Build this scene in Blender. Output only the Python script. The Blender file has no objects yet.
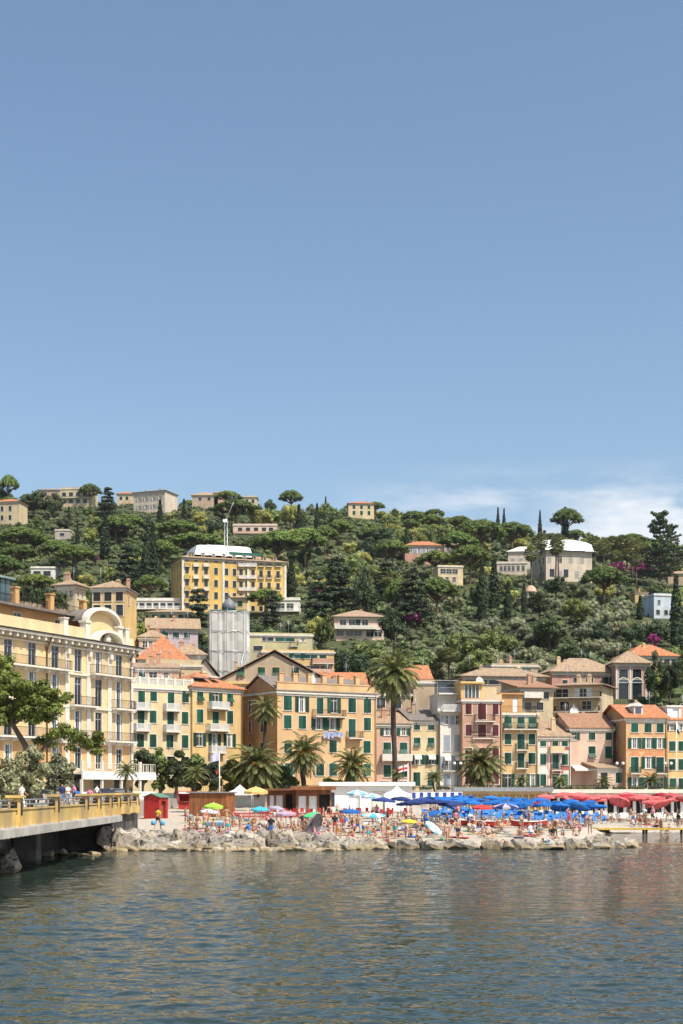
import bpy, bmesh, math, random
from mathutils import Vector, Matrix, noise
R = math.radians
sc = bpy.context.scene
C = sc.collection
# ------------------------------------------------------------------ camera, light, exposure
F, CH, HY, CX = 1422.2, 4.75, 788.0, 341.5       # focal length in pixels, eye height, horizon row, centre column
cd = bpy.data.cameras.new('camera'); cam = bpy.data.objects.new('camera', cd); C.objects.link(cam)
cam.location = (0, 0, CH); cam.rotation_euler = (R(90), 0, 0)
cd.lens = 50; cd.sensor_width = 36; cd.sensor_fit = 'AUTO'; cd.shift_y = (HY - 512) / 1024
cd.clip_start = 0.5; cd.clip_end = 6000
sc.camera = cam
SUN_EL, SUN_AZ = 56.0, 136.0                      # azimuth from +Y towards +X
w = bpy.data.worlds.new('World'); sc.world = w; w.use_nodes = True
nt = w.node_tree; N = nt.nodes; L = nt.links
bg = N['Background']
sky = N.new('ShaderNodeTexSky'); sky.sky_type = 'NISHITA'; sky.sun_disc = False
sky.sun_elevation = R(SUN_EL); sky.sun_rotation = R(SUN_AZ)
sky.air_density = 1.0; sky.dust_density = 2.0; sky.ozone_density = 1.3; sky.altitude = 0
tc = N.new('ShaderNodeTexCoord'); sep = N.new('ShaderNodeSeparateXYZ'); L.new(tc.outputs['Generated'], sep.inputs[0])
def wmath(op, a, b=None, clamp=False):
    n = N.new('ShaderNodeMath'); n.operation = op; n.use_clamp = clamp
    for i, v in enumerate((a, b)):
        if v is None: continue
        if isinstance(v, (int, float)): n.inputs[i].default_value = v
        else: L.new(v, n.inputs[i])
    return n.outputs[0]
def wrange(v, a, b, c=0.0, d=1.0):
    n = N.new('ShaderNodeMapRange'); n.interpolation_type = 'SMOOTHSTEP'
    L.new(v, n.inputs[0])
    for i, q in enumerate((a, b, c, d)): n.inputs[i + 1].default_value = q
    return n.outputs[0]
mp = N.new('ShaderNodeMapping'); mp.inputs['Scale'].default_value = (7, 7, 26); L.new(tc.outputs['Generated'], mp.inputs[0])
nz = N.new('ShaderNodeTexNoise'); nz.inputs['Scale'].default_value = 1.6; nz.inputs['Detail'].default_value = 8; nz.inputs['Roughness'].default_value = 0.58
L.new(mp.outputs[0], nz.inputs['Vector'])
mp2 = N.new('ShaderNodeMapping'); mp2.inputs['Scale'].default_value = (9, 9, 16); mp2.inputs['Location'].default_value = (3.3, 1.2, 0.4); L.new(tc.outputs['Generated'], mp2.inputs[0])
nz2 = N.new('ShaderNodeTexNoise'); nz2.inputs['Scale'].default_value = 2.2; nz2.inputs['Detail'].default_value = 9; L.new(mp2.outputs[0], nz2.inputs['Vector'])
band = wmath('MULTIPLY', wrange(sep.outputs[2], 0.226, 0.192), wrange(sep.outputs[0], -0.03, 0.10))
wisps = wmath('MULTIPLY', wrange(nz.outputs[0], 0.40, 0.64), wmath('MULTIPLY', band, 0.6))
cum = wmath('MULTIPLY', wrange(nz2.outputs[0], 0.36, 0.52), wmath('MULTIPLY', wrange(sep.outputs[2], 0.208, 0.188), wrange(sep.outputs[0], 0.11, 0.19)))
cl = wmath('ADD', wisps, wmath('MULTIPLY', cum, 0.65), True)
mix = N.new('ShaderNodeMix'); mix.data_type = 'RGBA'
L.new(cl, mix.inputs[0])
tint = N.new('ShaderNodeMix'); tint.data_type = 'RGBA'; tint.blend_type = 'MULTIPLY'; tint.inputs[0].default_value = 1.0
L.new(sky.outputs[0], tint.inputs[6]); tint.inputs[7].default_value = (.96, 1.0, .985, 1)
L.new(tint.outputs[2], mix.inputs[6]); mix.inputs[7].default_value = (5.2, 5.5, 5.9, 1)
L.new(mix.outputs[2], bg.inputs['Color']); bg.inputs['Strength'].default_value = 0.12
sd = bpy.data.lights.new('sun', 'SUN'); sun = bpy.data.objects.new('sun', sd); C.objects.link(sun)
sd.energy = 4.6; sd.angle = R(0.5); sd.color = (1.0, 0.94, 0.84)
S = Vector((math.sin(R(SUN_AZ)) * math.cos(R(SUN_EL)), math.cos(R(SUN_AZ)) * math.cos(R(SUN_EL)), math.sin(R(SUN_EL))))
sun.rotation_euler = S.to_track_quat('Z', 'Y').to_euler(); sun.location = S * 300
vs = sc.view_settings; vs.view_transform = 'Standard'; vs.look = 'None'; vs.gamma = 1; vs.use_curve_mapping = False
vs.exposure = 0.5
sc.render.engine = 'CYCLES'
sc.cycles.max_bounces = 6; sc.cycles.diffuse_bounces = 3; sc.cycles.glossy_bounces = 3; sc.cycles.transparent_max_bounces = 8
HAZE = 0.00004
rnd = random.Random(11)

# ------------------------------------------------------------------ helpers
def PX(px, Y): return (px - CX) * Y / F
def PZ(py, Y): return CH + (HY - py) * Y / F
def scr(v): return CX + v[0] / v[1] * F, HY - (v[2] - CH) / v[1] * F
def link(o, parent=None):
    C.objects.link(o)
    if parent is not None: o.parent = parent
    return o
def tag(o, label=None, cat=None, group=None, kind=None):
    for k, v in (('label', label), ('category', cat), ('group', group), ('kind', kind)):
        if v: o[k] = v
    return o
def thing(name, label, cat, loc=(0, 0, 0), rz=0, group=None):
    o = bpy.data.objects.new(name, None); C.objects.link(o); o.empty_display_size = 0.2
    o.location = loc; o.rotation_euler = (0, 0, rz)
    return tag(o, label, cat, group)
def inst(name, mesh, parent=None, loc=(0, 0, 0), rot=(0, 0, 0), scale=(1, 1, 1)):
    o = bpy.data.objects.new(name, mesh); link(o, parent)
    o.location = loc; o.rotation_euler = rot; o.scale = scale
    return o
def setmat(o, *ms):
    for i, m in enumerate(ms):
        o.material_slots[i].link = 'OBJECT'; o.material_slots[i].material = m
    return o
class MB:
    def __init__(s): s.v = []; s.f = []; s.m = []; s.sm = []
    def poly(s, pts, m=0, smooth=False):
        i = len(s.v); s.v += [tuple(p) for p in pts]; s.f.append(tuple(range(i, i + len(pts)))); s.m.append(m); s.sm.append(smooth)
    def box(s, x0, x1, y0, y1, z0, z1, m=0, M=None):
        P = [Vector(p) for p in ((x0, y0, z0), (x1, y0, z0), (x1, y1, z0), (x0, y1, z0), (x0, y0, z1), (x1, y0, z1), (x1, y1, z1), (x0, y1, z1))]
        if M is not None: P = [M @ p for p in P]
        i = len(s.v); s.v += [tuple(p) for p in P]
        for q in ((3, 2, 1, 0), (4, 5, 6, 7), (0, 1, 5, 4), (1, 2, 6, 5), (2, 3, 7, 6), (3, 0, 4, 7)):
            s.f.append(tuple(i + k for k in q)); s.m.append(m); s.sm.append(False)
    def tube(s, pts, rs, n=6, m=0, cap=True, smooth=True):
        pts = [Vector(p) for p in pts]
        if isinstance(rs, (int, float)): rs = [rs] * len(pts)
        base = len(s.v); a = None
        for k, p in enumerate(pts):
            d = (pts[min(k + 1, len(pts) - 1)] - pts[max(k - 1, 0)]).normalized()
            if a is None: a = Vector((1, 0, 0)) if abs(d.x) < .9 else Vector((0, 1, 0))
            a = (a - d * a.dot(d)).normalized(); b = d.cross(a)
            for j in range(n):
                t = 2 * math.pi * j / n
                s.v.append(tuple(p + (a * math.cos(t) + b * math.sin(t)) * rs[k]))
        for k in range(len(pts) - 1):
            for j in range(n):
                s.f.append((base + k * n + j, base + k * n + (j + 1) % n, base + (k + 1) * n + (j + 1) % n, base + (k + 1) * n + j)); s.m.append(m); s.sm.append(smooth)
        if cap:
            s.f.append(tuple(base + j for j in range(n))[::-1]); s.m.append(m); s.sm.append(False)
            e = base + (len(pts) - 1) * n
            s.f.append(tuple(e + j for j in range(n))); s.m.append(m); s.sm.append(False)
    def lathe(s, prof, n=12, m=0, c=(0, 0, 0), smooth=True):
        base = len(s.v)
        for r, z in prof:
            for j in range(n):
                t = 2 * math.pi * j / n; s.v.append((c[0] + r * math.cos(t), c[1] + r * math.sin(t), c[2] + z))
        for k in range(len(prof) - 1):
            for j in range(n):
                s.f.append((base + k * n + j, base + k * n + (j + 1) % n, base + (k + 1) * n + (j + 1) % n, base + (k + 1) * n + j)); s.m.append(m); s.sm.append(smooth)
    def mesh(s, name, mats):
        me = bpy.data.meshes.new(name); me.from_pydata(s.v, [], s.f)
        for mm in (mats if isinstance(mats, (list, tuple)) else [mats]): me.materials.append(mm)
        me.polygons.foreach_set('material_index', s.m)
        me.polygons.foreach_set('use_smooth', s.sm)
        me.update(); return me
    def build(s, name, mats, parent=None, loc=(0, 0, 0), rot=(0, 0, 0)):
        return inst(name, s.mesh(name, mats), parent, loc, rot)

# ------------------------------------------------------------------ materials
MATS = {}
def mat(name, col, rough=0.8, var=0.12, scale=1.0, bump=0.0, stretch=(1, 1, 1), col2=None, metal=0.0, detail=5, spec=0.3, island=0.0, objvar=0.0, hue=0.0, translucent=0.0, dirt=0.0):
    if name in MATS: return MATS[name]
    m = bpy.data.materials.new(name); m.use_nodes = True; t = m.node_tree; n = t.nodes; l = t.links
    b = n['Principled BSDF']; b.inputs['Roughness'].default_value = rough; b.inputs['Metallic'].default_value = metal
    b.inputs['Specular IOR Level'].default_value = spec
    c2 = col2 or tuple(max(0, x * (1 - 2.2 * var)) for x in col)
    c1 = col if col2 else tuple(min(0.95, x * (1 + var)) for x in col)
    tc = n.new('ShaderNodeTexCoord'); mp = n.new('ShaderNodeMapping'); mp.inputs['Scale'].default_value = stretch
    l.new(tc.outputs['Object'], mp.inputs[0])
    nz = n.new('ShaderNodeTexNoise'); nz.inputs['Scale'].default_value = scale; nz.inputs['Detail'].default_value = detail; nz.inputs['Roughness'].default_value = 0.62
    l.new(mp.outputs[0], nz.inputs['Vector'])
    rg = n.new('ShaderNodeMapRange'); rg.inputs[1].default_value = 0.3; rg.inputs[2].default_value = 0.7; l.new(nz.outputs[0], rg.inputs[0])
    mx = n.new('ShaderNodeMix'); mx.data_type = 'RGBA'; l.new(rg.outputs[0], mx.inputs[0])
    mx.inputs[6].default_value = (*c2, 1); mx.inputs[7].default_value = (*c1, 1)
    out = mx.outputs[2]
    def scaleby(out, src, amt):
        r = n.new('ShaderNodeMapRange'); l.new(src, r.inputs[0]); r.inputs[3].default_value = 1 - amt; r.inputs[4].default_value = 1 + amt
        h = n.new('ShaderNodeVectorMath'); h.operation = 'SCALE'; l.new(out, h.inputs[0]); l.new(r.outputs[0], h.inputs['Scale'])
        return h.outputs[0]
    if dirt:                                             # rain streaks and blotches of old plaster
        mp3 = n.new('ShaderNodeMapping'); mp3.inputs['Scale'].default_value = (.45, .45, 0.10); l.new(tc.outputs['Object'], mp3.inputs[0])
        n3 = n.new('ShaderNodeTexNoise'); n3.inputs['Scale'].default_value = 1.0; n3.inputs['Detail'].default_value = 6; l.new(mp3.outputs[0], n3.inputs['Vector'])
        r3 = n.new('ShaderNodeMapRange'); r3.inputs[1].default_value = 0.42; r3.inputs[2].default_value = 0.68; r3.inputs[4].default_value = dirt; l.new(n3.outputs[0], r3.inputs[0])
        m3 = n.new('ShaderNodeMix'); m3.data_type = 'RGBA'; l.new(r3.outputs[0], m3.inputs[0]); l.new(out, m3.inputs[6])
        g = sum(col) / 3; m3.inputs[7].default_value = (col[0] * .35 + g * .22, col[1] * .33 + g * .2, col[2] * .3 + g * .2, 1); out = m3.outputs[2]
    if island:
        g = n.new('ShaderNodeNewGeometry'); out = scaleby(out, g.outputs['Random Per Island'], island)
    if objvar:
        oi = n.new('ShaderNodeObjectInfo'); out = scaleby(out, oi.outputs['Random'], objvar)
    if hue:                                              # each plant its own tint, from blue green to yellow green
        oi2 = n.new('ShaderNodeObjectInfo'); fr_ = n.new('ShaderNodeMath'); fr_.operation = 'MULTIPLY'; l.new(oi2.outputs['Random'], fr_.inputs[0]); fr_.inputs[1].default_value = 7.31
        f2 = n.new('ShaderNodeMath'); f2.operation = 'FRACT'; l.new(fr_.outputs[0], f2.inputs[0])
        hm = n.new('ShaderNodeMix'); hm.data_type = 'RGBA'; l.new(f2.outputs[0], hm.inputs[0]); hm.inputs[6].default_value = (1 - hue * .5, 1 - hue * .12, 1 + hue * .2, 1); hm.inputs[7].default_value = (1 + hue * 1.0, 1 + hue * .45, 1 - hue * .2, 1)
        vm = n.new('ShaderNodeVectorMath'); vm.operation = 'MULTIPLY'; l.new(out, vm.inputs[0]); l.new(hm.outputs[2], vm.inputs[1]); out = vm.outputs[0]
    l.new(out, b.inputs['Base Color'])
    if bump:
        bp = n.new('ShaderNodeBump'); bp.inputs['Strength'].default_value = bump; bp.inputs['Distance'].default_value = 0.05
        l.new(nz.outputs[0], bp.inputs['Height']); l.new(bp.outputs[0], b.inputs['Normal'])
    if translucent:
        tr = n.new('ShaderNodeBsdfTranslucent'); l.new(out, tr.inputs[0]); ms = n.new('ShaderNodeMixShader'); ms.inputs[0].default_value = translucent
        o = n['Material Output']; l.new(b.outputs[0], ms.inputs[1]); l.new(tr.outputs[0], ms.inputs[2]); l.new(ms.outputs[0], o.inputs['Surface'])
    MATS[name] = m; return m
def plaster(name, col): return mat('plaster ' + name, col, 0.9, 0.10, 0.35, 0.2, dirt=0.42)
P = {k: plaster(k, c) for k, c in dict(
    cream=(.66, .51, .29), hotel=(.70, .51, .26), amber=(.60, .34, .13), yellow=(.65, .44, .18), peach=(.64, .40, .20), peachshade=(.52, .30, .13),  # darker peach for left side walls, with their shade painted in
    pink=(.62, .38, .27), palepink=(.66, .47, .35), brick=(.52, .30, .20), white=(.74, .70, .62), tan=(.45, .34, .23), orange=(.58, .33, .14),
    ochre=(.62, .41, .19), red=(.52, .14, .10), grand=(.66, .43, .12), stone=(.46, .40, .33), villa=(.60, .50, .39), rose=(.50, .27, .20), greyblue=(.52, .58, .64),
    lilac=(.55, .44, .46), olive=(.50, .44, .25), sand=(.58, .46, .28)).items()}
def roofmat(name, c1, c2): return mat(name, c1, 0.9, 0.1, 1.9, 0.8, (1.0, 1.0, 1.0), c2, detail=10)
TERRA = roofmat('terracotta tiles', (.52, .21, .09), (.24, .10, .055))
TERRA2 = roofmat('weathered tiles', (.42, .30, .195), (.19, .13, .085))
SLATE = roofmat('grey slate', (.22, .19, .16), (.13, .11, .10))
BROWN = roofmat('old brown tiles', (.36, .20, .12), (.20, .11, .07))
TRIM = mat('white trim', (.66, .61, .52), .8, .08, 1.5, .1, dirt=.2)
STONE = mat('grey stone', (.42, .39, .34), .9, .2, 1.2, .4)
CONC = mat('pale concrete', (.50, .47, .42), .9, .14, .8, .3, dirt=.4)
WHITE = mat('white paint', (.80, .79, .76), .6, .05, 1.0)
GREEN = mat('green shutter paint', (.012, .075, .050), .55, .18, 1.5, objvar=.4)
GREENL = mat('faded green shutter paint', (.045, .15, .10), .6, .18, 1.5, objvar=.3)
DRED = mat('dark red shutter paint', (.11, .022, .025), .6, .15, 1.5, objvar=.2)
BLUEG = mat('grey blue shutter paint', (.36, .41, .46), .6, .12, 1.5, objvar=.12)
GLASS = mat('window glass', (.022, .028, .034), .08, .2, .7, spec=.6)
GLASSB = mat('blue reflecting glass', (.06, .09, .12), .06, .25, .5, spec=.9)
CURT = mat('white curtain', (.66, .66, .64), .9, .12, 3.0, stretch=(6, 6, .3))
IRON = mat('dark iron', (.035, .03, .028), .5, .2, 3.0)
STEEL = mat('galvanised steel', (.42, .43, .44), .4, .12, 3.0, metal=.6)
WOOD = mat('brown wood', (.26, .105, .045), .7, .25, 2.0, .3, stretch=(1, 1, .2))
DARK = mat('dark interior', (.02, .018, .016), .9, .2, 1)
AWN = mat('cream awning cloth', (.72, .66, .55), .9, .06, 1.5)
AWNG = mat('green awning cloth', (.03, .12, .08), .9, .1, 1.5)
ROOFGARDEN = None
# ------------------------------------------------------------------ people: one continuous skinned body per pose, clothes and hair as shells over it
SKIN = [mat('tanned skin', (.42, .24, .15), .55, .08, 3), mat('light skin', (.56, .36, .26), .55, .08, 3), mat('brown skin', (.27, .145, .09), .55, .08, 3)]
HAIR = [mat('dark hair', (.025, .018, .013), .6, .2, 6), mat('brown hair', (.10, .06, .03), .6, .2, 6), mat('blond hair', (.36, .25, .11), .6, .2, 6), mat('grey hair', (.38, .37, .36), .6, .2, 6)]
def cloth(n, c): return mat(n + ' cloth', c, .85, .12, 4)
CLOTH = dict(red=cloth('red', (.55, .04, .04)), blue=cloth('blue', (.03, .16, .52)), navy=cloth('navy', (.02, .03, .10)), black=cloth('black', (.02, .02, .022)), white=cloth('white', (.74, .73, .70)), yellow=cloth('yellow', (.68, .46, .04)), green=cloth('green', (.05, .28, .12)),
             pink=cloth('pink', (.68, .22, .33)), turquoise=cloth('turquoise', (.05, .42, .48)), orange=cloth('orange', (.68, .25, .04)), grey=cloth('grey', (.28, .28, .29)))
def V3(*a): return Vector(a)
def pose(kind):
    J = dict(pel=V3(0, 0, .93), spi=V3(0, 0, 1.12), che=V3(0, 0, 1.31), neb=V3(0, .01, 1.45), nec=V3(0, -.005, 1.52), hea=V3(0, -.02, 1.60), top=V3(0, -.01, 1.69))
    def arms(l, r):
        for s, a in (('l', l), ('r', r)):
            for k, p in zip(('sho', 'elb', 'wri', 'han', 'tip'), a): J[k + s] = V3(*p)
    def legs(l, r):
        for s, a in (('l', l), ('r', r)):
            for k, p in zip(('hip', 'kne', 'ank', 'toe'), a): J[k + s] = V3(*p)
    A = lambda s: [(s * .19, 0, 1.40), (s * .25, .02, 1.13), (s * .26, -.05, .90), (s * .26, -.07, .82), (s * .25, -.09, .74)]
    G = lambda s: [(s * .10, 0, .88), (s * .11, -.01, .49), (s * .11, .03, .09), (s * .13, -.14, .03)]
    arms(A(1), A(-1)); legs(G(1), G(-1))
    if kind == 'hips':
        f = lambda s: [(s * .19, 0, 1.40), (s * .38, .05, 1.18), (s * .22, -.06, 1.0), (s * .17, -.08, .97), (s * .12, -.09, .95)]; arms(f(1), f(-1))
    if kind == 'walk':
        arms([(.19, 0, 1.40), (.24, -.10, 1.15), (.23, -.27, .97), (.22, -.33, .92), (.21, -.39, .88)], [(-.19, 0, 1.40), (-.24, .13, 1.15), (-.25, .16, .92), (-.25, .17, .84), (-.25, .17, .77)])
        legs([(.10, 0, .88), (.11, .10, .49), (.11, .38, .16), (.12, .30, .03)], [(-.10, 0, .88), (-.11, -.17, .51), (-.11, -.24, .09), (-.12, -.42, .04)])
    if kind == 'reach':
        arms([(.19, 0, 1.40), (.30, -.08, 1.55), (.26, -.12, 1.80), (.25, -.12, 1.88), (.24, -.12, 1.95)], A(-1))
    if kind == 'hold':                                     # forearms raised in front, looking at something in the hands
        f = lambda s: [(s * .19, 0, 1.40), (s * .25, -.04, 1.14), (s * .13, -.27, 1.22), (s * .08, -.32, 1.26), (s * .04, -.36, 1.30)]; arms(f(1), f(-1))
    if kind in ('sit', 'knees', 'read'):
        lean = {'sit': .16, 'knees': -.10, 'read': -.02}[kind]
        for k, z, t in (('pel', .13, 0), ('spi', .32, .35), ('che', .51, .75), ('neb', .64, 1), ('nec', .71, 1.05), ('hea', .79, 1.0), ('top', .88, 1.0)): J[k] = V3(0, lean * t, z)
        y = lean * .9
        if kind == 'sit':
            f = lambda s: [(s * .19, y, .59), (s * .25, y + .15, .36), (s * .26, y + .26, .12), (s * .26, y + .22, .05), (s * .26, y + .16, .03)]; arms(f(1), f(-1))
            legs([(.10, -.02, .12), (.13, -.42, .20), (.13, -.82, .08), (.15, -.90, .20)], [(-.10, -.02, .12), (-.14, -.36, .34), (-.13, -.66, .08), (-.14, -.82, .04)])
        elif kind == 'knees':
            f = lambda s: [(s * .19, y, .59), (s * .24, -.28, .45), (s * .08, -.44, .36), (s * .02, -.46, .34), (-s * .05, -.46, .33)]; arms(f(1), f(-1))
            g = lambda s: [(s * .10, -.02, .12), (s * .12, -.36, .46), (s * .11, -.46, .08), (s * .12, -.60, .04)]; legs(g(1), g(-1))
        else:
            f = lambda s: [(s * .19, y, .59), (s * .24, -.10, .36), (s * .12, -.30, .42), (s * .08, -.36, .46), (s * .05, -.40, .50)]; arms(f(1), f(-1))
            g = lambda s: [(s * .10, -.02, .12), (s * .32, -.30, .16), (s * -.02, -.44 - .06 * s, .09), (s * -.12, -.46 - .06 * s, .05)]; legs(g(1), g(-1))
    if kind == 'lie':
        for k, y, z in (('pel', 0, .12), ('spi', .19, .12), ('che', .38, .13), ('neb', .52, .13), ('nec', .59, .12), ('hea', .67, .12), ('top', .76, .12)): J[k] = V3(0, y, z)
        f = lambda s: [(s * .19, .47, .11), (s * .28, .22, .07), (s * .28, -.02, .06), (s * .28, -.10, .05), (s * .27, -.17, .04)]; arms(f(1), f(-1))
        legs([(.10, -.05, .12), (.12, -.44, .12), (.13, -.84, .08), (.16, -.90, .20)], [(-.10, -.05, .12), (-.13, -.36, .36), (-.13, -.66, .08), (-.14, -.82, .05)])
    if kind == 'bend':
        for k, y, z in (('pel', .05, .90), ('spi', -.08, 1.05), ('che', -.24, 1.14), ('neb', -.37, 1.17), ('nec', -.44, 1.16), ('hea', -.51, 1.12), ('top', -.59, 1.10)): J[k] = V3(0, y, z)
        f = lambda s: [(s * .19, -.32, 1.12), (s * .22, -.42, .86), (s * .16, -.50, .64), (s * .14, -.53, .57), (s * .12, -.55, .50)]; arms(f(1), f(-1))
        g = lambda s: [(s * .10, .05, .86), (s * .12, -.04, .48), (s * .12, .06, .09), (s * .14, -.12, .03)]; legs(g(1), g(-1))
    return J
RAD = dict(pel=(.155, .115), spi=(.135, .10), che=(.165, .115), neb=(.10, .075), nec=(.052, .052), hea=(.082, .10), top=(.055, .065), sho=(.062, .062), elb=(.042, .042), wri=(.030, .028), han=(.042, .022), tip=(.024, .012), hip=(.095, .095), kne=(.058, .058), ank=(.04, .04), toe=(.045, .028))
BONES = [('pel', 'spi'), ('spi', 'che'), ('che', 'neb'), ('neb', 'nec'), ('nec', 'hea'), ('hea', 'top')] + [(a + s, b + s) for s in 'lr' for a, b in (('sho', 'elb'), ('elb', 'wri'), ('wri', 'han'), ('han', 'tip'), ('hip', 'kne'), ('kne', 'ank'), ('ank', 'toe'))]
POSES = {}
def make_pose(kind):
    J = pose(kind); keys = list(J); idx = {k: i for i, k in enumerate(keys)}
    ed = [(idx[a], idx[b]) for a, b in BONES] + [(idx['che'], idx['shol']), (idx['che'], idx['shor']), (idx['pel'], idx['hipl']), (idx['pel'], idx['hipr'])]
    me = bpy.data.meshes.new('pose'); me.from_pydata([tuple(J[k]) for k in keys], ed, [])
    o = bpy.data.objects.new('pose', me); C.objects.link(o)
    o.modifiers.new('s', 'SKIN')
    if not me.skin_vertices: 
        bm = bmesh.new(); bm.from_mesh(me); bm.verts.layers.skin.verify(); bm.to_mesh(me); bm.free()
    sv = me.skin_vertices[0].data
    for k in keys:
        b = k if k in RAD else k[:-1]; sv[idx[k]].radius = RAD[b]; sv[idx[k]].use_root = (k == 'pel')
    o.modifiers.new('u', 'SUBSURF').levels = 1
    dg = bpy.context.evaluated_depsgraph_get(); ev = o.evaluated_get(dg); body = bpy.data.meshes.new_from_object(ev)
    bpy.data.objects.remove(o); body.name = 'body'; body.materials.clear(); body.materials.append(SKIN[0])
    for p in body.polygons: p.use_smooth = True
    cls = []
    for v in body.vertices:
        best = None
        for a, b in BONES:
            A, B_ = J[a], J[b]; d = B_ - A; t = max(0, min(1, (v.co - A).dot(d) / d.length_squared)); r = RAD[a if a in RAD else a[:-1]][0] * (1 - t) + RAD[b if b in RAD else b[:-1]][0] * t
            q = (v.co - A - d * t).length / r
            if best is None or q < best[0]: best = (q, a if a in RAD else a[:-1], t)
        cls.append(best[1:])
    fwd = (J['nec'] - J['neb']).normalized(); hc = J['hea']; face = {'lie': V3(0, 0, 1), 'bend': V3(0, -.3, -1).normalized()}.get(kind, V3(0, -1, 0)); up = (J['top'] - J['hea']).normalized()
    def shell(name, test, off):
        keep = [test(v, *c) for v, c in zip(body.vertices, cls)]; vm = {}; vs_, fs = [], []
        for p in body.polygons:
            if all(keep[i] for i in p.vertices):
                q = []
                for i in p.vertices:
                    if i not in vm: vm[i] = len(vs_); vs_.append(tuple(body.vertices[i].co + body.vertices[i].normal * off))
                    q.append(vm[i])
                fs.append(q)
        m = bpy.data.meshes.new(name); m.from_pydata(vs_, [], fs); m.materials.append(HAIR[0])
        for p in m.polygons: p.use_smooth = True
        return m
    D = dict(body=body)
    D['hair'] = shell('hair', lambda v, b, t: b in ('nec', 'hea', 'top') and (v.co - hc).dot(up) * .9 - (v.co - hc).dot(face) > -.015 and (v.co - hc).dot(up) > -.09, .014)
    D['trunks'] = shell('trunks', lambda v, b, t: (b == 'pel' and t < .55) or (b == 'hip' and t < .52), .012)
    D['bottom'] = shell('bikini_bottom', lambda v, b, t: (b == 'pel' and t < .35) or (b == 'hip' and t < .16), .008)
    D['bikini'] = shell('bikini_top', lambda v, b, t: (b == 'spi' and t > .45) or (b == 'che' and t < .22), .010)
    D['shirt'] = shell('shirt', lambda v, b, t: b in ('spi', 'che') or (b == 'pel' and t > .2) or (b == 'neb' and t < .2) or (b == 'sho' and t < .75), .016)
    D['trousers'] = shell('trousers', lambda v, b, t: b in ('hip', 'kne') or (b == 'pel' and t < .5) or (b == 'ank' and t < .05), .014)
    POSES[kind] = D
for k in ('stand', 'hips', 'walk', 'reach', 'hold', 'sit', 'knees', 'read', 'lie', 'bend'): make_pose(k)
# ------------------------------------------------------------------ ground shape
PROF = [(205, 4.0), (244, 4.0), (262, 10), (300, 23.5), (345, 29), (400, 42), (460, 57), (530, 77), (650, 111), (830, 160), (875, 161), (1000, 130), (1200, 90)]
def lerp(tab, x):
    if x <= tab[0][0]: return tab[0][1]
    for (a, b), (c, d) in zip(tab, tab[1:]):
        if x <= c: return b + (d - b) * (x - a) / (c - a)
    return tab[-1][1]
SIDE = [(-260, 1.075), (-120, 1.06), (0, 1.03), (60, .99), (110, .94), (180, .885), (320, .85)]
def hill(X, Y):
    z = lerp(PROF, Y)
    if Y <= 246: return 4.0
    s = lerp(SIDE, X / max(Y, 1) * 830)
    k = min(1, (Y - 246) / 60)
    return 4 + (z - 4) * (1 + (s - 1) * min(1, max(0, (Y - 380) / 300))) + k * 2.2 * noise.noise(Vector((X * .022, Y * .03, 0.3))) + k * 1.0 * noise.noise(Vector((X * .07, Y * .08, 4.3)))
def hit(px, py):
    Y = 250.0
    while Y < 870:
        if PZ(py, Y) <= hill(PX(px, Y), Y): return Y
        Y += 1.0 if Y < 500 else 2.0
    return 840.0
EDGE = [(-24, 111.5), (16.5, 114), (20, 124), (24.5, 139), (28, 150), (34, 152.5), (120, 150)]
def beachz(X, Y):
    t = Y - lerp(EDGE, X)
    if t < 0: return max(-2.5, t * .3)
    k = min(1, t / 5); k = k * k * (3 - 2 * k)
    return .55 * k + t * .017
def gz(X, Y):
    return 4.0 if Y > 201 else beachz(X, Y)

def struct(o): return tag(o, kind='structure')
# ground sheets
mb = MB()
xs = [-24 + i * 1.6 for i in range(92)]; ys = [106 + j * 1.25 for j in range(76)]
for i, x in enumerate(xs):
    for j, y in enumerate(ys):
        mb.v.append((x, y, beachz(x, y) + .10 * noise.noise(Vector((x * .5, y * .5, 1))) ))
nj = len(ys)
for i in range(len(xs) - 1):
    for j in range(nj - 1):
        mb.f.append((i * nj + j, (i + 1) * nj + j, (i + 1) * nj + j + 1, i * nj + j + 1)); mb.m.append(0); mb.sm.append(True)
PEB = mat('pale beach pebbles', (.50, .44, .36), .95, .1, 2.2, .8, col2=(.29, .25, .20), detail=10)
struct(mb.build('beach', PEB))
mb = MB()
xs = [-520 + i * 9.0 for i in range(117)]; ys = [246 + j * 5 for j in range(110)] + [800 + j * 12 for j in range(34)]
for x in xs:
    for y in ys: mb.v.append((x, y, hill(x, y)))
nj = len(ys)
for i in range(len(xs) - 1):
    for j in range(nj - 1):
        mb.f.append((i * nj + j, (i + 1) * nj + j, (i + 1) * nj + j + 1, i * nj + j + 1)); mb.m.append(0); mb.sm.append(True)
EARTH = mat('scrub and earth', (.085, .09, .035), .95, .2, .09, 1.0, col2=(.03, .042, .016), detail=10)
struct(mb.build('hillside', EARTH))
mb = MB(); mb.poly([(-400, 199.8, 4), (400, 199.8, 4), (400, 262, 4), (-400, 262, 4)])
PAVE = mat('promenade paving', (.36, .33, .29), .9, .12, .6, .2)
struct(mb.build('promenade', PAVE))
mb = MB(); mb.poly([(-400, 203, 4.004), (400, 203, 4.004), (400, 211, 4.004), (-400, 211, 4.004)])
struct(mb.build('road', mat('asphalt', (.06, .058, .055), .9, .2, 1.5, .3)))
mb = MB(); mb.box(-23.5, 400, 199.2, 199.8, -1, 4.0); mb.box(-23.5, 400, 199.1, 199.9, 4.0, 4.16)
struct(mb.build('sea_wall', CONC))
# upper promenade behind the bridge, left
mb = MB(); mb.box(-160, -23.0, 40, 199.8, -2, 3.3)
struct(mb.build('left_promenade', PAVE))
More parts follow.
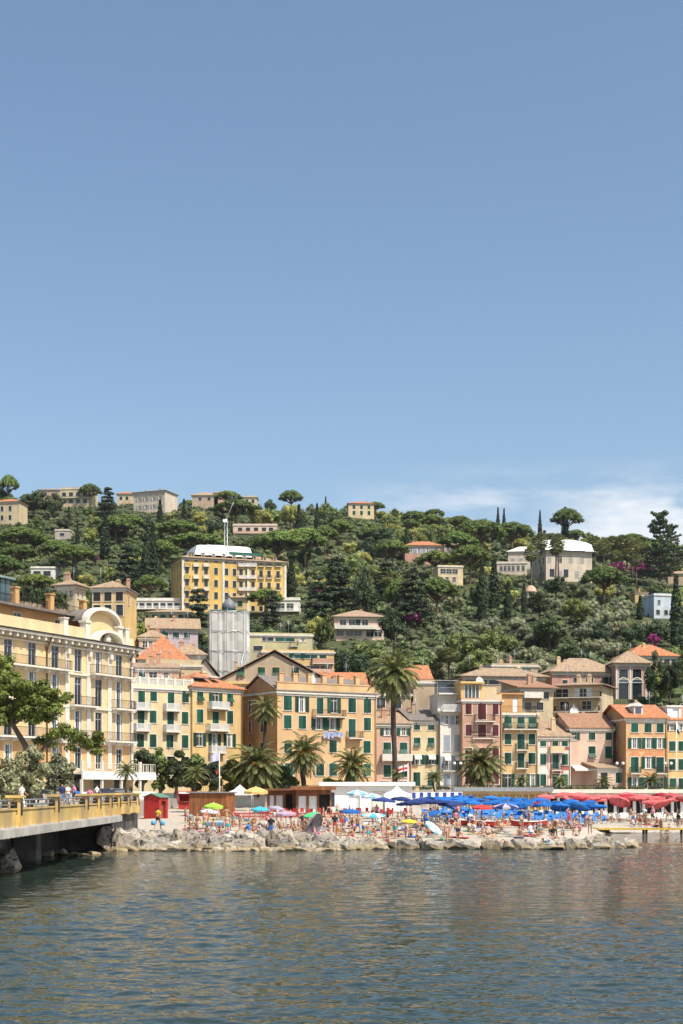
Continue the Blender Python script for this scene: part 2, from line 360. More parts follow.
# seabed and water
mb = MB(); mb.poly([(-900, -80, -3.5), (900, -80, -3.5), (900, 240, -3.5), (-900, 240, -3.5)])
struct(mb.build('seabed', mat('dark seabed', (.05, .055, .04), .9, .3, .2)))
def water_mat():
    m = bpy.data.materials.new('sea water'); m.use_nodes = True; n = m.node_tree.nodes; l = m.node_tree.links
    b = n['Principled BSDF']
    b.inputs['Base Color'].default_value = (.018, .030, .022, 1); b.inputs['Roughness'].default_value = .015; b.inputs['IOR'].default_value = 1.33
    b.inputs['Specular IOR Level'].default_value = .5
    tc = n.new('ShaderNodeTexCoord')
    def nz(scale, sx, sy, det, rot=0, off=0):
        mp = n.new('ShaderNodeMapping'); mp.inputs['Scale'].default_value = (sx, sy, 1); mp.inputs['Rotation'].default_value = (0, 0, rot); mp.inputs['Location'].default_value = (off, off, 0)
        l.new(tc.outputs['Object'], mp.inputs[0])
        q = n.new('ShaderNodeTexNoise'); q.inputs['Scale'].default_value = scale; q.inputs['Detail'].default_value = det; q.inputs['Roughness'].default_value = .55; q.inputs['Distortion'].default_value = .4
        l.new(mp.outputs[0], q.inputs['Vector']); return q.outputs[0]
    def add(a, b_, k):
        q = n.new('ShaderNodeMath'); q.operation = 'MULTIPLY_ADD'; l.new(b_, q.inputs[0]); q.inputs[1].default_value = k; l.new(a, q.inputs[2]); return q.outputs[0]
    h = nz(.45, .8, 1.3, 2, .3)
    h = add(h, nz(1.5, .75, 1.3, 3, -.25, 3), .60)
    h = add(h, nz(3.6, .8, 1.2, 3, .15, 7), .26)
    bp = n.new('ShaderNodeBump'); bp.inputs['Strength'].default_value = 1.0; bp.inputs['Distance'].default_value = WAVE
    at_ = n.new('ShaderNodeAttribute'); at_.attribute_name = 'ripple'; l.new(at_.outputs['Fac'], bp.inputs['Strength'])
    l.new(h, bp.inputs['Height']); l.new(bp.outputs[0], b.inputs['Normal'])
    return m
WAVE = .15
import numpy as np
def sea():
    ys = [21.0]
    while ys[-1] < 125: ys.append(ys[-1] + min(.5, max(.06, ys[-1] ** 2 / (4.75 * 1422) * .30)))
    ys = np.array(ys); dy = np.gradient(ys); nc = 520
    half = .31 * ys + 6; s = np.linspace(-1, 1, nc)
    Xg = half[:, None] * s[None, :]; Yg = np.repeat(ys[:, None], nc, 1); Zg = np.zeros_like(Xg)
    g = np.random.default_rng(4); dx = half * 2 / nc
    edge = np.clip((1 - np.abs(s)) * 12, 0, 1)[None, :] * np.clip((125 - ys) / 6, 0, 1)[:, None] * np.clip((ys - 21) / 1.5, 0, 1)[:, None]
    patch = np.zeros_like(Xg)
    for i in range(5):
        a = g.uniform(0, 6.28); k = g.uniform(.08, .3); patch += np.sin(k * (Xg * np.cos(a) + Yg * np.sin(a)) + g.uniform(0, 6.28))
    patch = np.clip(1 + .26 * patch, .25, 2)
    kept = np.zeros(len(ys)); tot2 = 0.0
    for i in range(130):
        lam = .22 * (13 ** (g.random() ** 1.3)); k = 2 * np.pi / lam; th = np.pi / 2 + g.normal(0, .85); slope = SLOPE * (1.0 if lam < 1.6 else .62)
        kx, ky = k * np.cos(th), k * np.sin(th)
        att = np.clip((np.pi / (np.abs(ky) * dy + 1e-6) - 1.0) / 1.5, 0, 1) * np.clip((np.pi / (np.abs(kx) * dx + 1e-6) - 1.0) / 1.5, 0, 1)
        kept += (slope * att) ** 2; tot2 += slope ** 2
        ph = kx * Xg + ky * Yg + g.uniform(0, 6.28)
        Zg += (slope / k) * att[:, None] * (np.sin(ph) + .22 * np.sin(2 * ph + .6))
    Zg *= edge * patch
    keep = np.clip(kept / max(tot2, 1e-9), 0, 1) ** .5; rip = np.clip(1.06 - keep, .12, 1)[:, None] * np.ones_like(Xg); rip = np.maximum(rip, 1 - edge)
    nr = len(ys); co = np.stack([Xg, Yg, Zg], -1).reshape(-1, 3)
    far = np.array([(-900, -80, 0), (900, -80, 0), (900, 21, 0), (900, 125, 0), (900, 240, 0), (-900, 240, 0), (-900, 125, 0), (-900, 21, 0)], float)
    n0 = len(co); co = np.concatenate([co, far])
    r, c = np.meshgrid(np.arange(nr - 1), np.arange(nc - 1), indexing='ij'); a = (r * nc + c).ravel()
    quads = np.stack([a, a + 1, a + nc + 1, a + nc], 1)
    bl, br, tl, tr_ = 0, nc - 1, (nr - 1) * nc, nr * nc - 1
    polys = [[n0, n0 + 1, n0 + 2] + list(range(br, bl - 1, -1)) + [n0 + 7], [n0 + 2, n0 + 3, tr_] + [i * nc + nc - 1 for i in range(nr - 2, -1, -1)], [n0 + 7] + [i * nc for i in range(nr)] + [n0 + 6], [n0 + 6] + list(range(tl, tr_ + 1)) + [n0 + 3, n0 + 4, n0 + 5]]
    me = bpy.data.meshes.new('sea'); tot = np.concatenate([quads.ravel()] + [np.array(p) for p in polys]); starts = np.concatenate([np.arange(len(quads)) * 4, len(quads) * 4 + np.cumsum([0] + [len(p) for p in polys[:-1]])])
    me.vertices.add(len(co)); me.vertices.foreach_set('co', co.ravel()); me.loops.add(len(tot)); me.loops.foreach_set('vertex_index', tot.astype(np.int32)); me.polygons.add(len(starts)); me.polygons.foreach_set('loop_start', starts.astype(np.int32))
    me.polygons.foreach_set('use_smooth', [True] * len(quads) + [False] * 4); me.update(calc_edges=True); me.validate(); av = me.attributes.new('ripple', 'FLOAT', 'POINT'); av.data.foreach_set('value', np.concatenate([rip.ravel(), np.ones(len(far))]).astype(np.float32)); me.materials.append(water_mat())
    struct(inst('sea', me))
SLOPE = .0128
sea()

# ------------------------------------------------------------------ building kit
RECTS = []          # what each house covers of the view: px0, py0, px1, py1, Y  (used to keep scattered trees off the houses)
FOOT = []           # footprints: x, y, r
WCACHE = {}
def slats(mb, x0, x1, y0, y1, z0, z1, M=None):
    mb.box(x0, x1, y0, y1, z0, z1, 0, M)
    k = max(3, int((z1 - z0) / .22)); st = (z1 - z0) / k
    f = .07
    for i in range(k):
        a = z0 + st * i + .03
        mb.box(x0 + f, x1 - f, y0 - .025, y0, a, a + st * .45, 0, M)
    mb.box(x0, x0 + f, y0 - .03, y0, z0, z1, 0, M); mb.box(x1 - f, x1, y0 - .03, y0, z0, z1, 0, M)
def wmesh(kind, w, h):
    key = (kind, round(w, 1), round(h, 1))
    if key in WCACHE: return WCACHE[key]
    w, h = max(key[1], .3), max(key[2], .3)
    mb = MB(); hw = w / 2
    if kind == 'surround':
        t = .11
        mb.box(-hw - t, -hw, -.035, .02, 0, h); mb.box(hw, hw + t, -.035, .02, 0, h); mb.box(-hw - t, hw + t, -.04, .02, h, h + t)
        mb.box(-hw - t - .05, hw + t + .05, -.10, .02, -.09, 0)
    elif kind == 'sash':
        t = .07
        for a, b in ((-hw, -hw + t), (hw - t, hw), (-t * .6, t * .6)): mb.box(a, b, .09, .15, 0, h)
        mb.box(-hw, hw, .092, .148, 0, t); mb.box(-hw, hw, .092, .148, h - t, h)
        if h > 1.9: mb.box(-hw, hw, .094, .146, h * .74, h * .74 + t)
        else: mb.box(-hw, hw, .094, .146, h * .5, h * .5 + .05)
    elif kind == 'pane': mb.box(-hw, hw, .12, .125, 0, h)
    elif kind == 'curtain':
        k = 7
        for s0, s1 in ((-hw + .05, -hw * .42), (hw * .42, hw - .05)):
            d = (s1 - s0) / k
            for i in range(k): mb.poly([(s0 + d * i, .105 + .006 * (i % 2), .03), (s0 + d * (i + 1), .105 + .006 * ((i + 1) % 2), .03), (s0 + d * (i + 1), .105 + .006 * ((i + 1) % 2), h - .03), (s0 + d * i, .105 + .006 * (i % 2), h - .03)])
    elif kind == 'leaf': slats(mb, 0.01, hw - .01, -.045, -.005, .02, h - .02)
    elif kind == 'leafL': slats(mb, -hw - .0, -.02, -.075, -.04, 0, h)
    elif kind == 'leafR': slats(mb, .02, hw, -.075, -.04, 0, h)
    elif kind == 'leafT':
        slats(mb, .01, hw - .01, -.045, -.005, h * .42, h - .02)
        M = Matrix.Translation((0, -.045, h * .42)) @ Matrix.Rotation(R(-32), 4, 'X')
        slats(mb, .01, hw - .01, 0, .035, -h * .42, -.01, M)
    elif kind == 'awning':
        for i in range(5):
            a, b = i / 5, (i + 1) / 5
            mb.poly([(-hw, -.8 * math.sin(a * 1.5), h - .75 * (1 - math.cos(a * 1.5))), (hw, -.8 * math.sin(a * 1.5), h - .75 * (1 - math.cos(a * 1.5))), (hw, -.8 * math.sin(b * 1.5), h - .75 * (1 - math.cos(b * 1.5))), (-hw, -.8 * math.sin(b * 1.5), h - .75 * (1 - math.cos(b * 1.5)))])
    me = mb.mesh(kind, WHITE); WCACHE[key] = me; return me
class Bld: pass
BYAW = dict(modern=22, yellow=-5, cream=-20, wing=3, balcony=16)
def window(root, kind, x, y, z, rz, w, h, shut, trim, far=False, frame=None):
    """kind: S shut, T tilted flap, O open shutters, G glazed, A open with awning, D dark opening"""
    fr = inst('window', wmesh('surround', w, h), root, (x, y, z), (0, 0, rz)); setmat(fr, trim)
    def sub(nm, me, m, loc=(0, 0, 0)): return setmat(inst(nm, me, fr, loc), m)
    if kind in 'ST':
        me = wmesh('leaf' if kind == 'S' else 'leafT', w, h)
        sub('shutter', me, shut); q = sub('shutter', me, shut, (-w / 2, 0, 0))
        if not far and rnd.random() < .3: q.rotation_euler = (0, 0, -R(rnd.uniform(8, 40)))
    else:
        sub('pane', wmesh('pane', w, h), GLASS)
        if kind != 'D': sub('sash', wmesh('sash', w, h), frame or TRIM)
        if (kind in 'OA' and rnd.random() < .75) or (kind == 'G' and rnd.random() < .45 and not far): sub('curtain', wmesh('curtain', w, h), CURT)
        if kind in 'OA':
            sub('shutter', wmesh('leafL', w, h), shut, (-w / 2, 0, 0)); sub('shutter', wmesh('leafR', w, h), shut, (w / 2, 0, 0))
        if kind == 'A': sub('awning', wmesh('awning', w, h), AWN)
    return fr
def railing_mb(mb, pts, h, step=.16, r=.014, rail=.03):
    for a, b in zip(pts, pts[1:]):
        a, b = Vector(a), Vector(b); d = b - a; n = max(1, int(d.length / step))
        for i in range(n + 1):
            p = a + d * i / n; mb.box(p.x - r, p.x + r, p.y - r, p.y + r, p.z, p.z + h - .002)
        u = d.normalized(); q = Vector((-u.y, u.x, 0)) * rail
        for z0, z1 in ((h, h + .05), (.05, .09)):
            A = [a - q, b - q, b + q, a + q]
            lo = [p + Vector((0, 0, z0)) for p in A]; hi = [p + Vector((0, 0, z1)) for p in A]
            mb.poly(lo[::-1]); mb.poly(hi)
            for i in range(4): mb.poly([lo[i], lo[(i + 1) % 4], hi[(i + 1) % 4], hi[i]])
def facade(mb, O, U, W, H, ops, rec=.2, m=0):
    O, U = Vector(O), Vector(U); NI = Vector((-U.y, U.x, 0))        # inward
    us = sorted({0, W} | {max(0, min(W, q)) for o in ops for q in o[:2]}); zs = sorted({0, H} | {max(0, min(H, q)) for o in ops for q in o[2:4]})
    us = [u for i, u in enumerate(us) if i == 0 or u - us[i - 1] > 1e-4]; zs = [u for i, u in enumerate(zs) if i == 0 or u - zs[i - 1] > 1e-4]
    pt = lambda u, z, d=0: O + U * u + NI * d + Vector((0, 0, z))
    for a, b in zip(us, us[1:]):
        for c, d in zip(zs, zs[1:]):
            uc, zc = (a + b) / 2, (c + d) / 2
            if any(o[0] < uc < o[1] and o[2] < zc < o[3] for o in ops): continue
            mb.poly([pt(a, c), pt(b, c), pt(b, d), pt(a, d)], m)
    for o in ops:
        a, b, c, d = o[:4]
        mb.poly([pt(a, c), pt(a, d), pt(a, d, rec), pt(a, c, rec)], m); mb.poly([pt(b, c), pt(b, c, rec), pt(b, d, rec), pt(b, d)], m)
        mb.poly([pt(a, c), pt(a, c, rec), pt(b, c, rec), pt(b, c)], m); mb.poly([pt(a, d), pt(b, d), pt(b, d, rec), pt(a, d, rec)], m)
        mb.poly([pt(a, c, rec), pt(b, c, rec), pt(b, d, rec), pt(a, d, rec)], m)
def roof_mesh(mb, kind, W, D, h, o, t=.16, front=None):
    """local: x 0..W, y 0..D, eaves at z 0"""
    x0, x1, y0, y1 = -o, W + o, -(front if front is not None else o), D + o
    if kind == 'hip':
        if W >= D:
            r = min((x1 - x0) / 2 - .05, (y1 - y0) / 2); ym = (y0 + y1) / 2; A, B = (x0 + r, ym, h), (x1 - r, ym, h)
            top = [[(x0, y0, 0), (x1, y0, 0), B, A], [(x1, y1, 0), (x0, y1, 0), A, B], [(x0, y1, 0), (x0, y0, 0), A], [(x1, y0, 0), (x1, y1, 0), B]]
        else:
            r = min((y1 - y0) / 2 - .05, (x1 - x0) / 2); xm = (x0 + x1) / 2; A, B = (xm, y0 + r, h), (xm, y1 - r, h)
            top = [[(x0, y0, 0), (x1, y0, 0), A], [(x1, y0, 0), (x1, y1, 0), B, A], [(x1, y1, 0), (x0, y1, 0), B], [(x0, y1, 0), (x0, y0, 0), A, B]]
    elif kind == 'gable_x':
        ym = (y0 + y1) / 2
        top = [[(x0, y0, 0), (x1, y0, 0), (x1, ym, h), (x0, ym, h)], [(x1, y1, 0), (x0, y1, 0), (x0, ym, h), (x1, ym, h)]]
    elif kind == 'gable_y':
        xm = (x0 + x1) / 2
        top = [[(x0, y1, 0), (x0, y0, 0), (xm, y0, h), (xm, y1, h)], [(x1, y0, 0), (x1, y1, 0), (xm, y1, h), (xm, y0, h)]]
    elif kind == 'shed':
        top = [[(x0, y0, 0), (x1, y0, 0), (x1, y1, h), (x0, y1, h)]]
    elif kind == 'shed_r':
        top = [[(x0, y0, h), (x1, y0, 0), (x1, y1, 0), (x0, y1, h)]]
    else:
        top = [[(x0, y0, 0), (x1, y0, 0), (x1, y1, 0), (x0, y1, 0)]]
    dz = Vector((0, 0, -t))
    from collections import Counter
    cnt = Counter()
    for f in top:
        for a, b in zip(f, f[1:] + f[:1]): cnt[frozenset((a, b))] += 1
    for f in top:
        mb.poly(f); mb.poly([Vector(p) + dz for p in f][::-1])
        for a, b in zip(f, f[1:] + f[:1]):
            if cnt[frozenset((a, b))] == 1: mb.poly([Vector(a) + dz, Vector(b) + dz, b, a])
def chimney(parent, x, y, z, w=.7, h=1.5, m=None):
    mb = MB(); mb.box(-w / 2, w / 2, -w * .4, w * .4, -1.0, h); mb.box(-w / 2 - .08, w / 2 + .08, -w * .4 - .08, w * .4 + .08, h, h + .12); mb.box(-w * .35, w * .35, -w * .28, w * .28, h + .12, h + .4)
    return mb.build('chimney', m or P['tan'], parent, (x, y, z))
def building(label, px0, Y0, px1, Y1, eave, depth, wall, z0=4.0, roof=('hip', 2.0, .5, None), rows=(), lrows=(), shut=None, trim=None, balc=(), cornice=True,
             name='town_house', cat='house', chim=0, group=None, far=False, frame=None, eref=None, lwall=None, rrows=(), band=()):
    X0, X1 = PX(px0, Y0), PX(px1, Y1)
    if group == 'houses along the promenade' and px0 > 370:
        Y1 = Y0 + (px1 - px0) * Y0 / F * .16; X1 = PX(px1, Y1)
    if group == 'houses behind the promenade row' and eave < 720:
        bw_ = (px1 - px0) * Y0 / F; kk = math.tan(R(BYAW.get(label.split()[1], 8))); Y1 = Y0 + bw_ * kk; X1 = PX(px1, Y1)
    rz = math.atan2(Y1 - Y0, X1 - X0); W = math.hypot(X1 - X0, Y1 - Y0); D = depth
    Ye = Y0 if eref is None else eref
    H = PZ(eave, Ye) - z0
    b = Bld(); b.W, b.D, b.H, b.rz, b.z0, b.X0, b.Y0 = W, D, H, rz, z0, X0, Y0
    root = thing(name, label, cat, (X0, Y0, z0), rz, group); b.root = root
    d = Vector((math.cos(rz), math.sin(rz), 0))
    def u_of(px):
        k = (px - CX) / F
        u = (k * Y0 - X0) / (d.x - k * d.y); return u, Y0 + u * d.y
    def uo(px, off):                                    # the same for a plane set back by off
        k = (px - CX) / F; ox, oy = X0 - d.y * off, Y0 + d.x * off
        return (k * oy - ox) / (d.x - k * d.y)
    b.uo = uo
    b.u = lambda px: u_of(px)[0]
    b.z = lambda py, px=None: PZ(py, u_of(px)[1] if px is not None else Ye) - z0
    shut = shut or GREEN; trim = trim or TRIM
    ops = []; todo = []
    for r in rows:
        kind, cols, ya, yb, w = r[:5]; sh = r[5] if len(r) > 5 and r[5] else shut
        yr = u_of(cols[-1])[1]
        zb, zt = PZ(yb, yr) - z0, PZ(ya, yr) - z0
        if roof[0] == 'gable_y' and kind in 'ST' and zt > H - .12:
            for c in cols: todo.append((kind, u_of(c)[0], -.004, zb, 0, w, zt - zb, sh))
            continue
        zb = max(zb, .05); zt = min(zt, H - .12)
        if zt - zb < .3: continue
        for c in cols:
            u = u_of(c)[0]
            if u - w / 2 < .1 or u + w / 2 > W - .1: continue
            if any(u + w / 2 > o[0] and u - w / 2 < o[1] and zt > o[2] and zb < o[3] for o in ops): continue
            ops.append((u - w / 2, u + w / 2, zb, zt)); todo.append((kind, u, 0, zb, 0, w, zt - zb, sh))
    lops = []; rops = []
    for src, dst, side in ((lrows, lops, 0), (rrows, rops, 1)):
        for r in src:                                                     # side rows: distances from the front corner in metres
            kind, cols, ya, yb, w = r[:5]; sh = r[5] if len(r) > 5 and r[5] else shut
            yr = Y0 if side == 0 else Y1
            zb, zt = PZ(yb, yr) - z0, PZ(ya, yr) - z0; zb = max(zb, .05); zt = min(zt, H - .12)
            for c in cols:
                if c + w / 2 > D - .1 or zt - zb < .3: continue
                if side == 0:
                    dst.append((D - c - w / 2, D - c + w / 2, zb, zt)); todo.append((kind, 0, c, zb, R(-90), w, zt - zb, sh))
                else:
                    dst.append((c - w / 2, c + w / 2, zb, zt)); todo.append((kind, W, c, zb, R(90), w, zt - zb, sh))
    mb = MB()
    facade(mb, (0, 0, 0), (1, 0, 0), W, H, ops)
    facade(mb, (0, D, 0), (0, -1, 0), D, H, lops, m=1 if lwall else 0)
    facade(mb, (W, 0, 0), (0, 1, 0), D, H, rops)
    facade(mb, (W, D, 0), (-1, 0, 0), W, H, [])
    rk, rh, ro, rm = roof
    rm = rm or TERRA
    if rk == 'gable_y': mb.poly([(0, 0, H), (W, 0, H), (W / 2, 0, H + rh * .93)]); mb.poly([(W, D, H), (0, D, H), (W / 2, D, H + rh * .93)])
    if rk == 'gable_x': mb.poly([(0, D, H), (0, 0, H), (0, D / 2, H + rh * .93)], 1 if lwall else 0); mb.poly([(W, 0, H), (W, D, H), (W, D / 2, H + rh * .93)])
    if rk == 'shed':
        mb.poly([(0, D, H), (0, 0, H), (0, D, H + rh * .95)]); mb.poly([(W, 0, H), (W, D, H), (W, D, H + rh * .95)]); mb.poly([(W, D, H), (0, D, H), (0, D, H + rh * .95), (W, D, H + rh * .95)])
    if rk == 'shed_r':
        mb.poly([(0, D, H), (0, 0, H), (0, 0, H + rh * .95), (0, D, H + rh * .95)]); mb.poly([(0, 0, H), (W, 0, H), (0, 0, H + rh * .95)]); mb.poly([(W, D, H), (0, D, H), (0, D, H + rh * .95)])
    for z_, hh in band:                                                    # string courses
        pass
    b.wall = mb.build('wall', [wall] + ([lwall] if lwall else []), root)
    for t_ in todo: window(root, t_[0], t_[1], t_[2], t_[3], t_[4], t_[5], t_[6], t_[7], trim, far, frame)
    mb = MB()
    if rk == 'flat':
        mb.box(.25, W - .25, .25, D - .25, H - .15, H + .02)
        b.roof = mb.build('roof', rm, root)
        if rh > 0:
            mb = MB(); t = .22
            mb.box(-.05, W + .05, -.05, t, H + .001, H + rh); mb.box(-.05, W + .05, D - t, D + .05, H + .001, H + rh); mb.box(-.05, t, t + .002, D - t - .002, H + .001, H + rh - .002); mb.box(W - t, W + .05, t + .002, D - t - .002, H + .001, H + rh - .002)
            mb.build('parapet', wall, root)
    else:
        roof_mesh(mb, rk, W, D, rh, ro)
        b.roof = mb.build('roof', rm, root, (0, 0, H + .17))
    if cornice:
        mb = MB(); e = .28
        mb.box(-e, W + e, -e, -.003, H - .32, H - .01); mb.box(-e, -.003, -.002, D, H - .318, H - .012); mb.box(W + .003, W + e, -.002, D, H - .318, H - .012)
        mb.box(-.12, W + .12, -.12, -.004, H - .62, H - .323)
        mb.build('cornice', trim, root)
    for q in balc:
        pa, pb, py = q[:3]; out = q[3] if len(q) > 3 else 1.0; solid = len(q) > 4 and q[4]
        ua, ub = b.u(pa), b.u(pb); zf = b.z(py, (pa + pb) / 2)
        ua, ub = max(.05, ua), min(W - .05, ub)
        mb = MB(); mb.box(ua, ub, -out, -.003, zf - .16, zf)
        for k in range(max(2, int((ub - ua) / 1.6)) ):
            x = ua + .2 + (ub - ua - .4) * k / max(1, (max(2, int((ub - ua) / 1.6)) - 1)); mb.box(x - .09, x + .09, -out * .7, -.004, zf - .42, zf - .161)
        bl = mb.build('balcony', trim, root)
        mb = MB()
        if solid is WHITE:
            railing_mb(mb, [(ua + .05, -.05, zf), (ua + .05, -out + .05, zf), (ub - .05, -out + .05, zf), (ub - .05, -.05, zf)], .95, .13, .028, .04); mb.build('railing', WHITE, bl)
        elif solid:
            t = .1
            mb.box(ua, ub, -out, -out + t, zf + .001, zf + .95); mb.box(ua, ua + t, -out + t + .001, -.004, zf + .001, zf + .949); mb.box(ub - t, ub, -out + t + .001, -.004, zf + .001, zf + .949)
            mb.build('balustrade', solid if not isinstance(solid, bool) else WHITE, bl)
        else:
            railing_mb(mb, [(ua + .05, -.05, zf), (ua + .05, -out + .05, zf), (ub - .05, -out + .05, zf), (ub - .05, -.05, zf)], .95)
            mb.build('railing', IRON, bl)
    if group == 'houses along the promenade':
        mb = MB(); mb.tube([(W - .2, -.34, H - .05), (W - .2, -.09, H - .9), (W - .2, -.09, .1)], .055, 5); mb.build('drainpipe', mat('copper pipe', (.16, .09, .06), .6, .2, 2), root)
    if group and Y0 < 330 and rk != 'flat': chim = max(chim, 2)
    rr = random.Random(int(px0 * 7 + eave))
    for i in range(chim):
        x, y = rr.uniform(.15, .85) * W, rr.uniform(.3, .8) * D
        zz = rh * .35 if rk != 'flat' else 0
        chimney(b.roof, x, y, zz + (H if rk == 'flat' else 0), rr.uniform(.5, .9), rr.uniform(1.2, 2.0), rr.choice([P['tan'], P['cream'], P['brick']]))
    if group and Y0 < 330:
        for i in range(1 if W < 7 else 2):
            x, y, q = rr.uniform(.1, .9) * W, D * rr.uniform(.35, .7), rr.uniform(1.6, 2.6); zz = (H if rk == 'flat' else rh * .4); mb = MB(); mb.tube([(x, y, zz), (x, y, zz + q + 1.2)], .03, 4)
            for k in range(5): mb.box(x - .5 + k * .03, x + .5 - k * .03, y - .012, y + .012, zz + q + .3 + k * .16, zz + q + .325 + k * .16)
            mb.build('aerial', STEEL, b.roof)
    RECTS.append((min(px0, px1), eave - rh * F / max(Y0, 1) * .8, max(px0, px1), max([r[3] for r in rows] + [eave + 6]) + 1, min(Y0, Y1)))
    c = Vector((X0, Y0, 0)) + d * W / 2 + Vector((-d.y, d.x, 0)) * D / 2
    FOOT.append((c.x, c.y, max(W, D) * .55 + 1.5))
    return b
def hz0(px0, px1, Y): return min(hill(PX(px0, Y), Y), hill(PX(px1, Y), Y)) - 2.5
def dish(b, px, py, r=.55, y=None):
    mb = MB(); u = b.u(px); z = b.z(py, px)
    mb.lathe([(0.001, 0), (r * .5, .05), (r * .85, .16), (r, .25)], 12)
    o = mb.build('satellite_dish', WHITE, b.root, (u, y if y is not None else -.4, z), (R(80), 0, R(25)))
    mb = MB(); mb.tube([(0, 0, 0), (0, -.3, -.9), (0, -.3, -1.6)], .04); mb.build('dish_arm', STEEL, o); return o
# ------------------------------------------------------------------ the grand hotel on the left
def hotel():
    cols = [-36, -14, 8, 32, 55, 78, 98.5, 119]
    b = building('long cream hotel with white pilasters and curved gable at the left edge', -52, 147.5, 133, 178, 648, 16, P['hotel'], 3.3, ('flat', 0, 0, CONC),
        rows=[('G', cols, 655, 676.5, 1.35), ('G', cols, 682, 708.6, 1.35), ('G', cols, 714, 741, 1.35), ('G', cols, 749, 769.5, 1.25), ('D', cols, 775, 797, 2.2)],
        name='hotel', cat='hotel', cornice=False, eref=178, frame=BLUEG)
    W, D, H, root = b.W, b.D, b.H, b.root
    zf = lambda y: PZ(y, 175.3) - b.z0
    # orange mezzanine band
    mb = MB()
    us = [b.u(c) for c in cols]
    edges = [0] + [v for u in us for v in (u - .9, u + .9)] + [W]
    for a, c in zip(edges[::2], edges[1::2]):
        mb.box(a, c, -.06, -.004, zf(771), zf(745.5))
    mb.build('mezzanine_band', P['orange'], root)
    # string courses and cornice with brackets
    mb = MB(); mb.box(-.2, W + .25, -.30, -.004, zf(745.4), zf(743)); mb.box(-.1, W + .2, -.22, -.004, zf(711.8), zf(710)); mb.box(-.1, W + .2, -.22, -.004, zf(680.3), zf(678.6))
    mb.build('string_course', TRIM, root)
    mb = MB(); mb.box(-.5, W + .9, -1.0, -.004, H - .35, H); mb.box(-.3, W + .4, -.25, -.004, H - 1.15, H - 1.0); mb.box(W + .004, W + .9, -.003, D, H - .35, H - .001)
    u = .3
    while u < W + .2:
        mb.box(u - .16, u + .16, -.85, -.004, H - .8, H - .352); u += 1.25
    mb.build('cornice', TRIM, root)
    mb = MB(); mb.tube([(-.4, -1.08, H - .02), (W + .9, -1.08, H - .02)], .09, 6); mb.build('gutter', IRON, root)
    for px in (46, 129.5):
        u = b.u(px); mb = MB(); mb.tube([(u, -1.0, H - .1), (u, -.16, H - 1.6), (u, -.16, 4.2)], .075, 6); mb.lathe([(.08, -.35), (.2, 0), (.2, .1)], 8, c=(u, -.2, H - 1.5)); mb.build('drainpipe', mat('rusty pipe', (.13, .055, .035), .6, .2, 2), root)
    for px in (66.5, 88, 109, 130.5):
        u = b.u(px); mb = MB(); mb.box(u - .38, u + .38, -.16, -.004, zf(769), H - .36); mb.box(u - .48, u + .48, -.24, -.005, H - 1.3, H - .9); mb.box(u - .25, u + .25, -.5, -.005, H - 1.9, H - 1.31)
        mb.build('pilaster', TRIM, root)
    # balconies
    for pa, pb, y in ((88.5, 129, 676.8), (-45, 66, 676.8), (68, 92, 708.9), (110, 130, 708.9), (-45, 60, 741.3), (103, 131, 741.3), (69, 92, 741.3)):
        ua, ub = b.u(pa), b.u(pb); z = zf(y)
        mb = MB(); mb.box(ua, ub, -1.0, -.005, z - .2, z)
        k = ua + .3
        while k < ub: mb.box(k - .1, k + .1, -.75, -.006, z - .6, z - .201); k += 2.1
        bl = mb.build('balcony', TRIM, root)
        mb = MB(); railing_mb(mb, [(ua + .05, -.1, z), (ua + .05, -.93, z), (ub - .05, -.93, z), (ub - .05, -.1, z)], 1.0, .2); mb.build('railing', IRON, bl)
    # front parapet of the attic
    mb = MB(); mb.box(0, b.u(87), .1, .5, H + .02, H + 1.5); mb.box(b.u(121), W + .3, .1, .5, H + .02, H + 1.2); mb.box(W - .1, W + .3, .502, D, H + .02, H + 1.19)
    mb.build('parapet', P['cream'], root)
    for px in (66, 127.5):
        u = b.u(px); mb = MB(); mb.box(u - .4, u + .4, -.02, .6, H + .03, H + 2.2); mb.box(u - .5, u + .5, -.1, .7, H + 2.2, H + 2.35); mb.build('parapet_pier', TRIM, root)
    # attic storey, set back
    x1 = b.uo(82, 3.0); za = PZ(603, 158) - b.z0
    mb = MB(); facade(mb, (-4, 3.0, H), (1, 0, 0), x1 + 4, za - H, [(b.uo(17.5, 3) + 4 - .7, b.uo(17.5, 3) + 4 + .7, 1.4, 2.5), (b.uo(58.5, 3) + 4 - .7, b.uo(58.5, 3) + 4 + .7, 1.4, 2.5)]); facade(mb, (x1, 3.0, H), (0, 1, 0), D - 4, za - H, []); facade(mb, (-4, D - 1, H), (0, -1, 0), D - 4, za - H, [])
    at = mb.build('attic', P['orange'], root)
    for px in (17.5, 58.5):
        fr = inst('window', wmesh('surround', 1.4, 1.1), at, (b.uo(px, 3), 3.0, H + 1.4)); setmat(fr, TRIM)
        setmat(inst('pane', wmesh('pane', 1.4, 1.1), fr), GLASS); setmat(inst('sash', wmesh('sash', 1.4, 1.1), fr), TRIM)
    mb = MB(); mb.box(-4.8, x1 + 1.0, 1.9, D, za, za + .28); mb.build('attic_roof', SLATE, root)
    mb = MB(); t = .14                                                       # roof terrace piers
    b.terr = (za + .28, x1)
    for px in (15, 50, 83):
        u = b.uo(px, 2.95); mb = MB(); mb.box(u - .35, u + .35, 2.6, 3.3, za + .281, za + 2.2); mb.box(u - .45, u + .45, 2.5, 3.4, za + 2.2, za + 2.35); mb.build('terrace_pier', P['amber'], root)
    mb = MB(); railing_mb(mb, [(-4, 3.0, za + .28), (x1, 3.0, za + .28)], 1.1, .25); mb.build('terrace_railing', IRON, root)
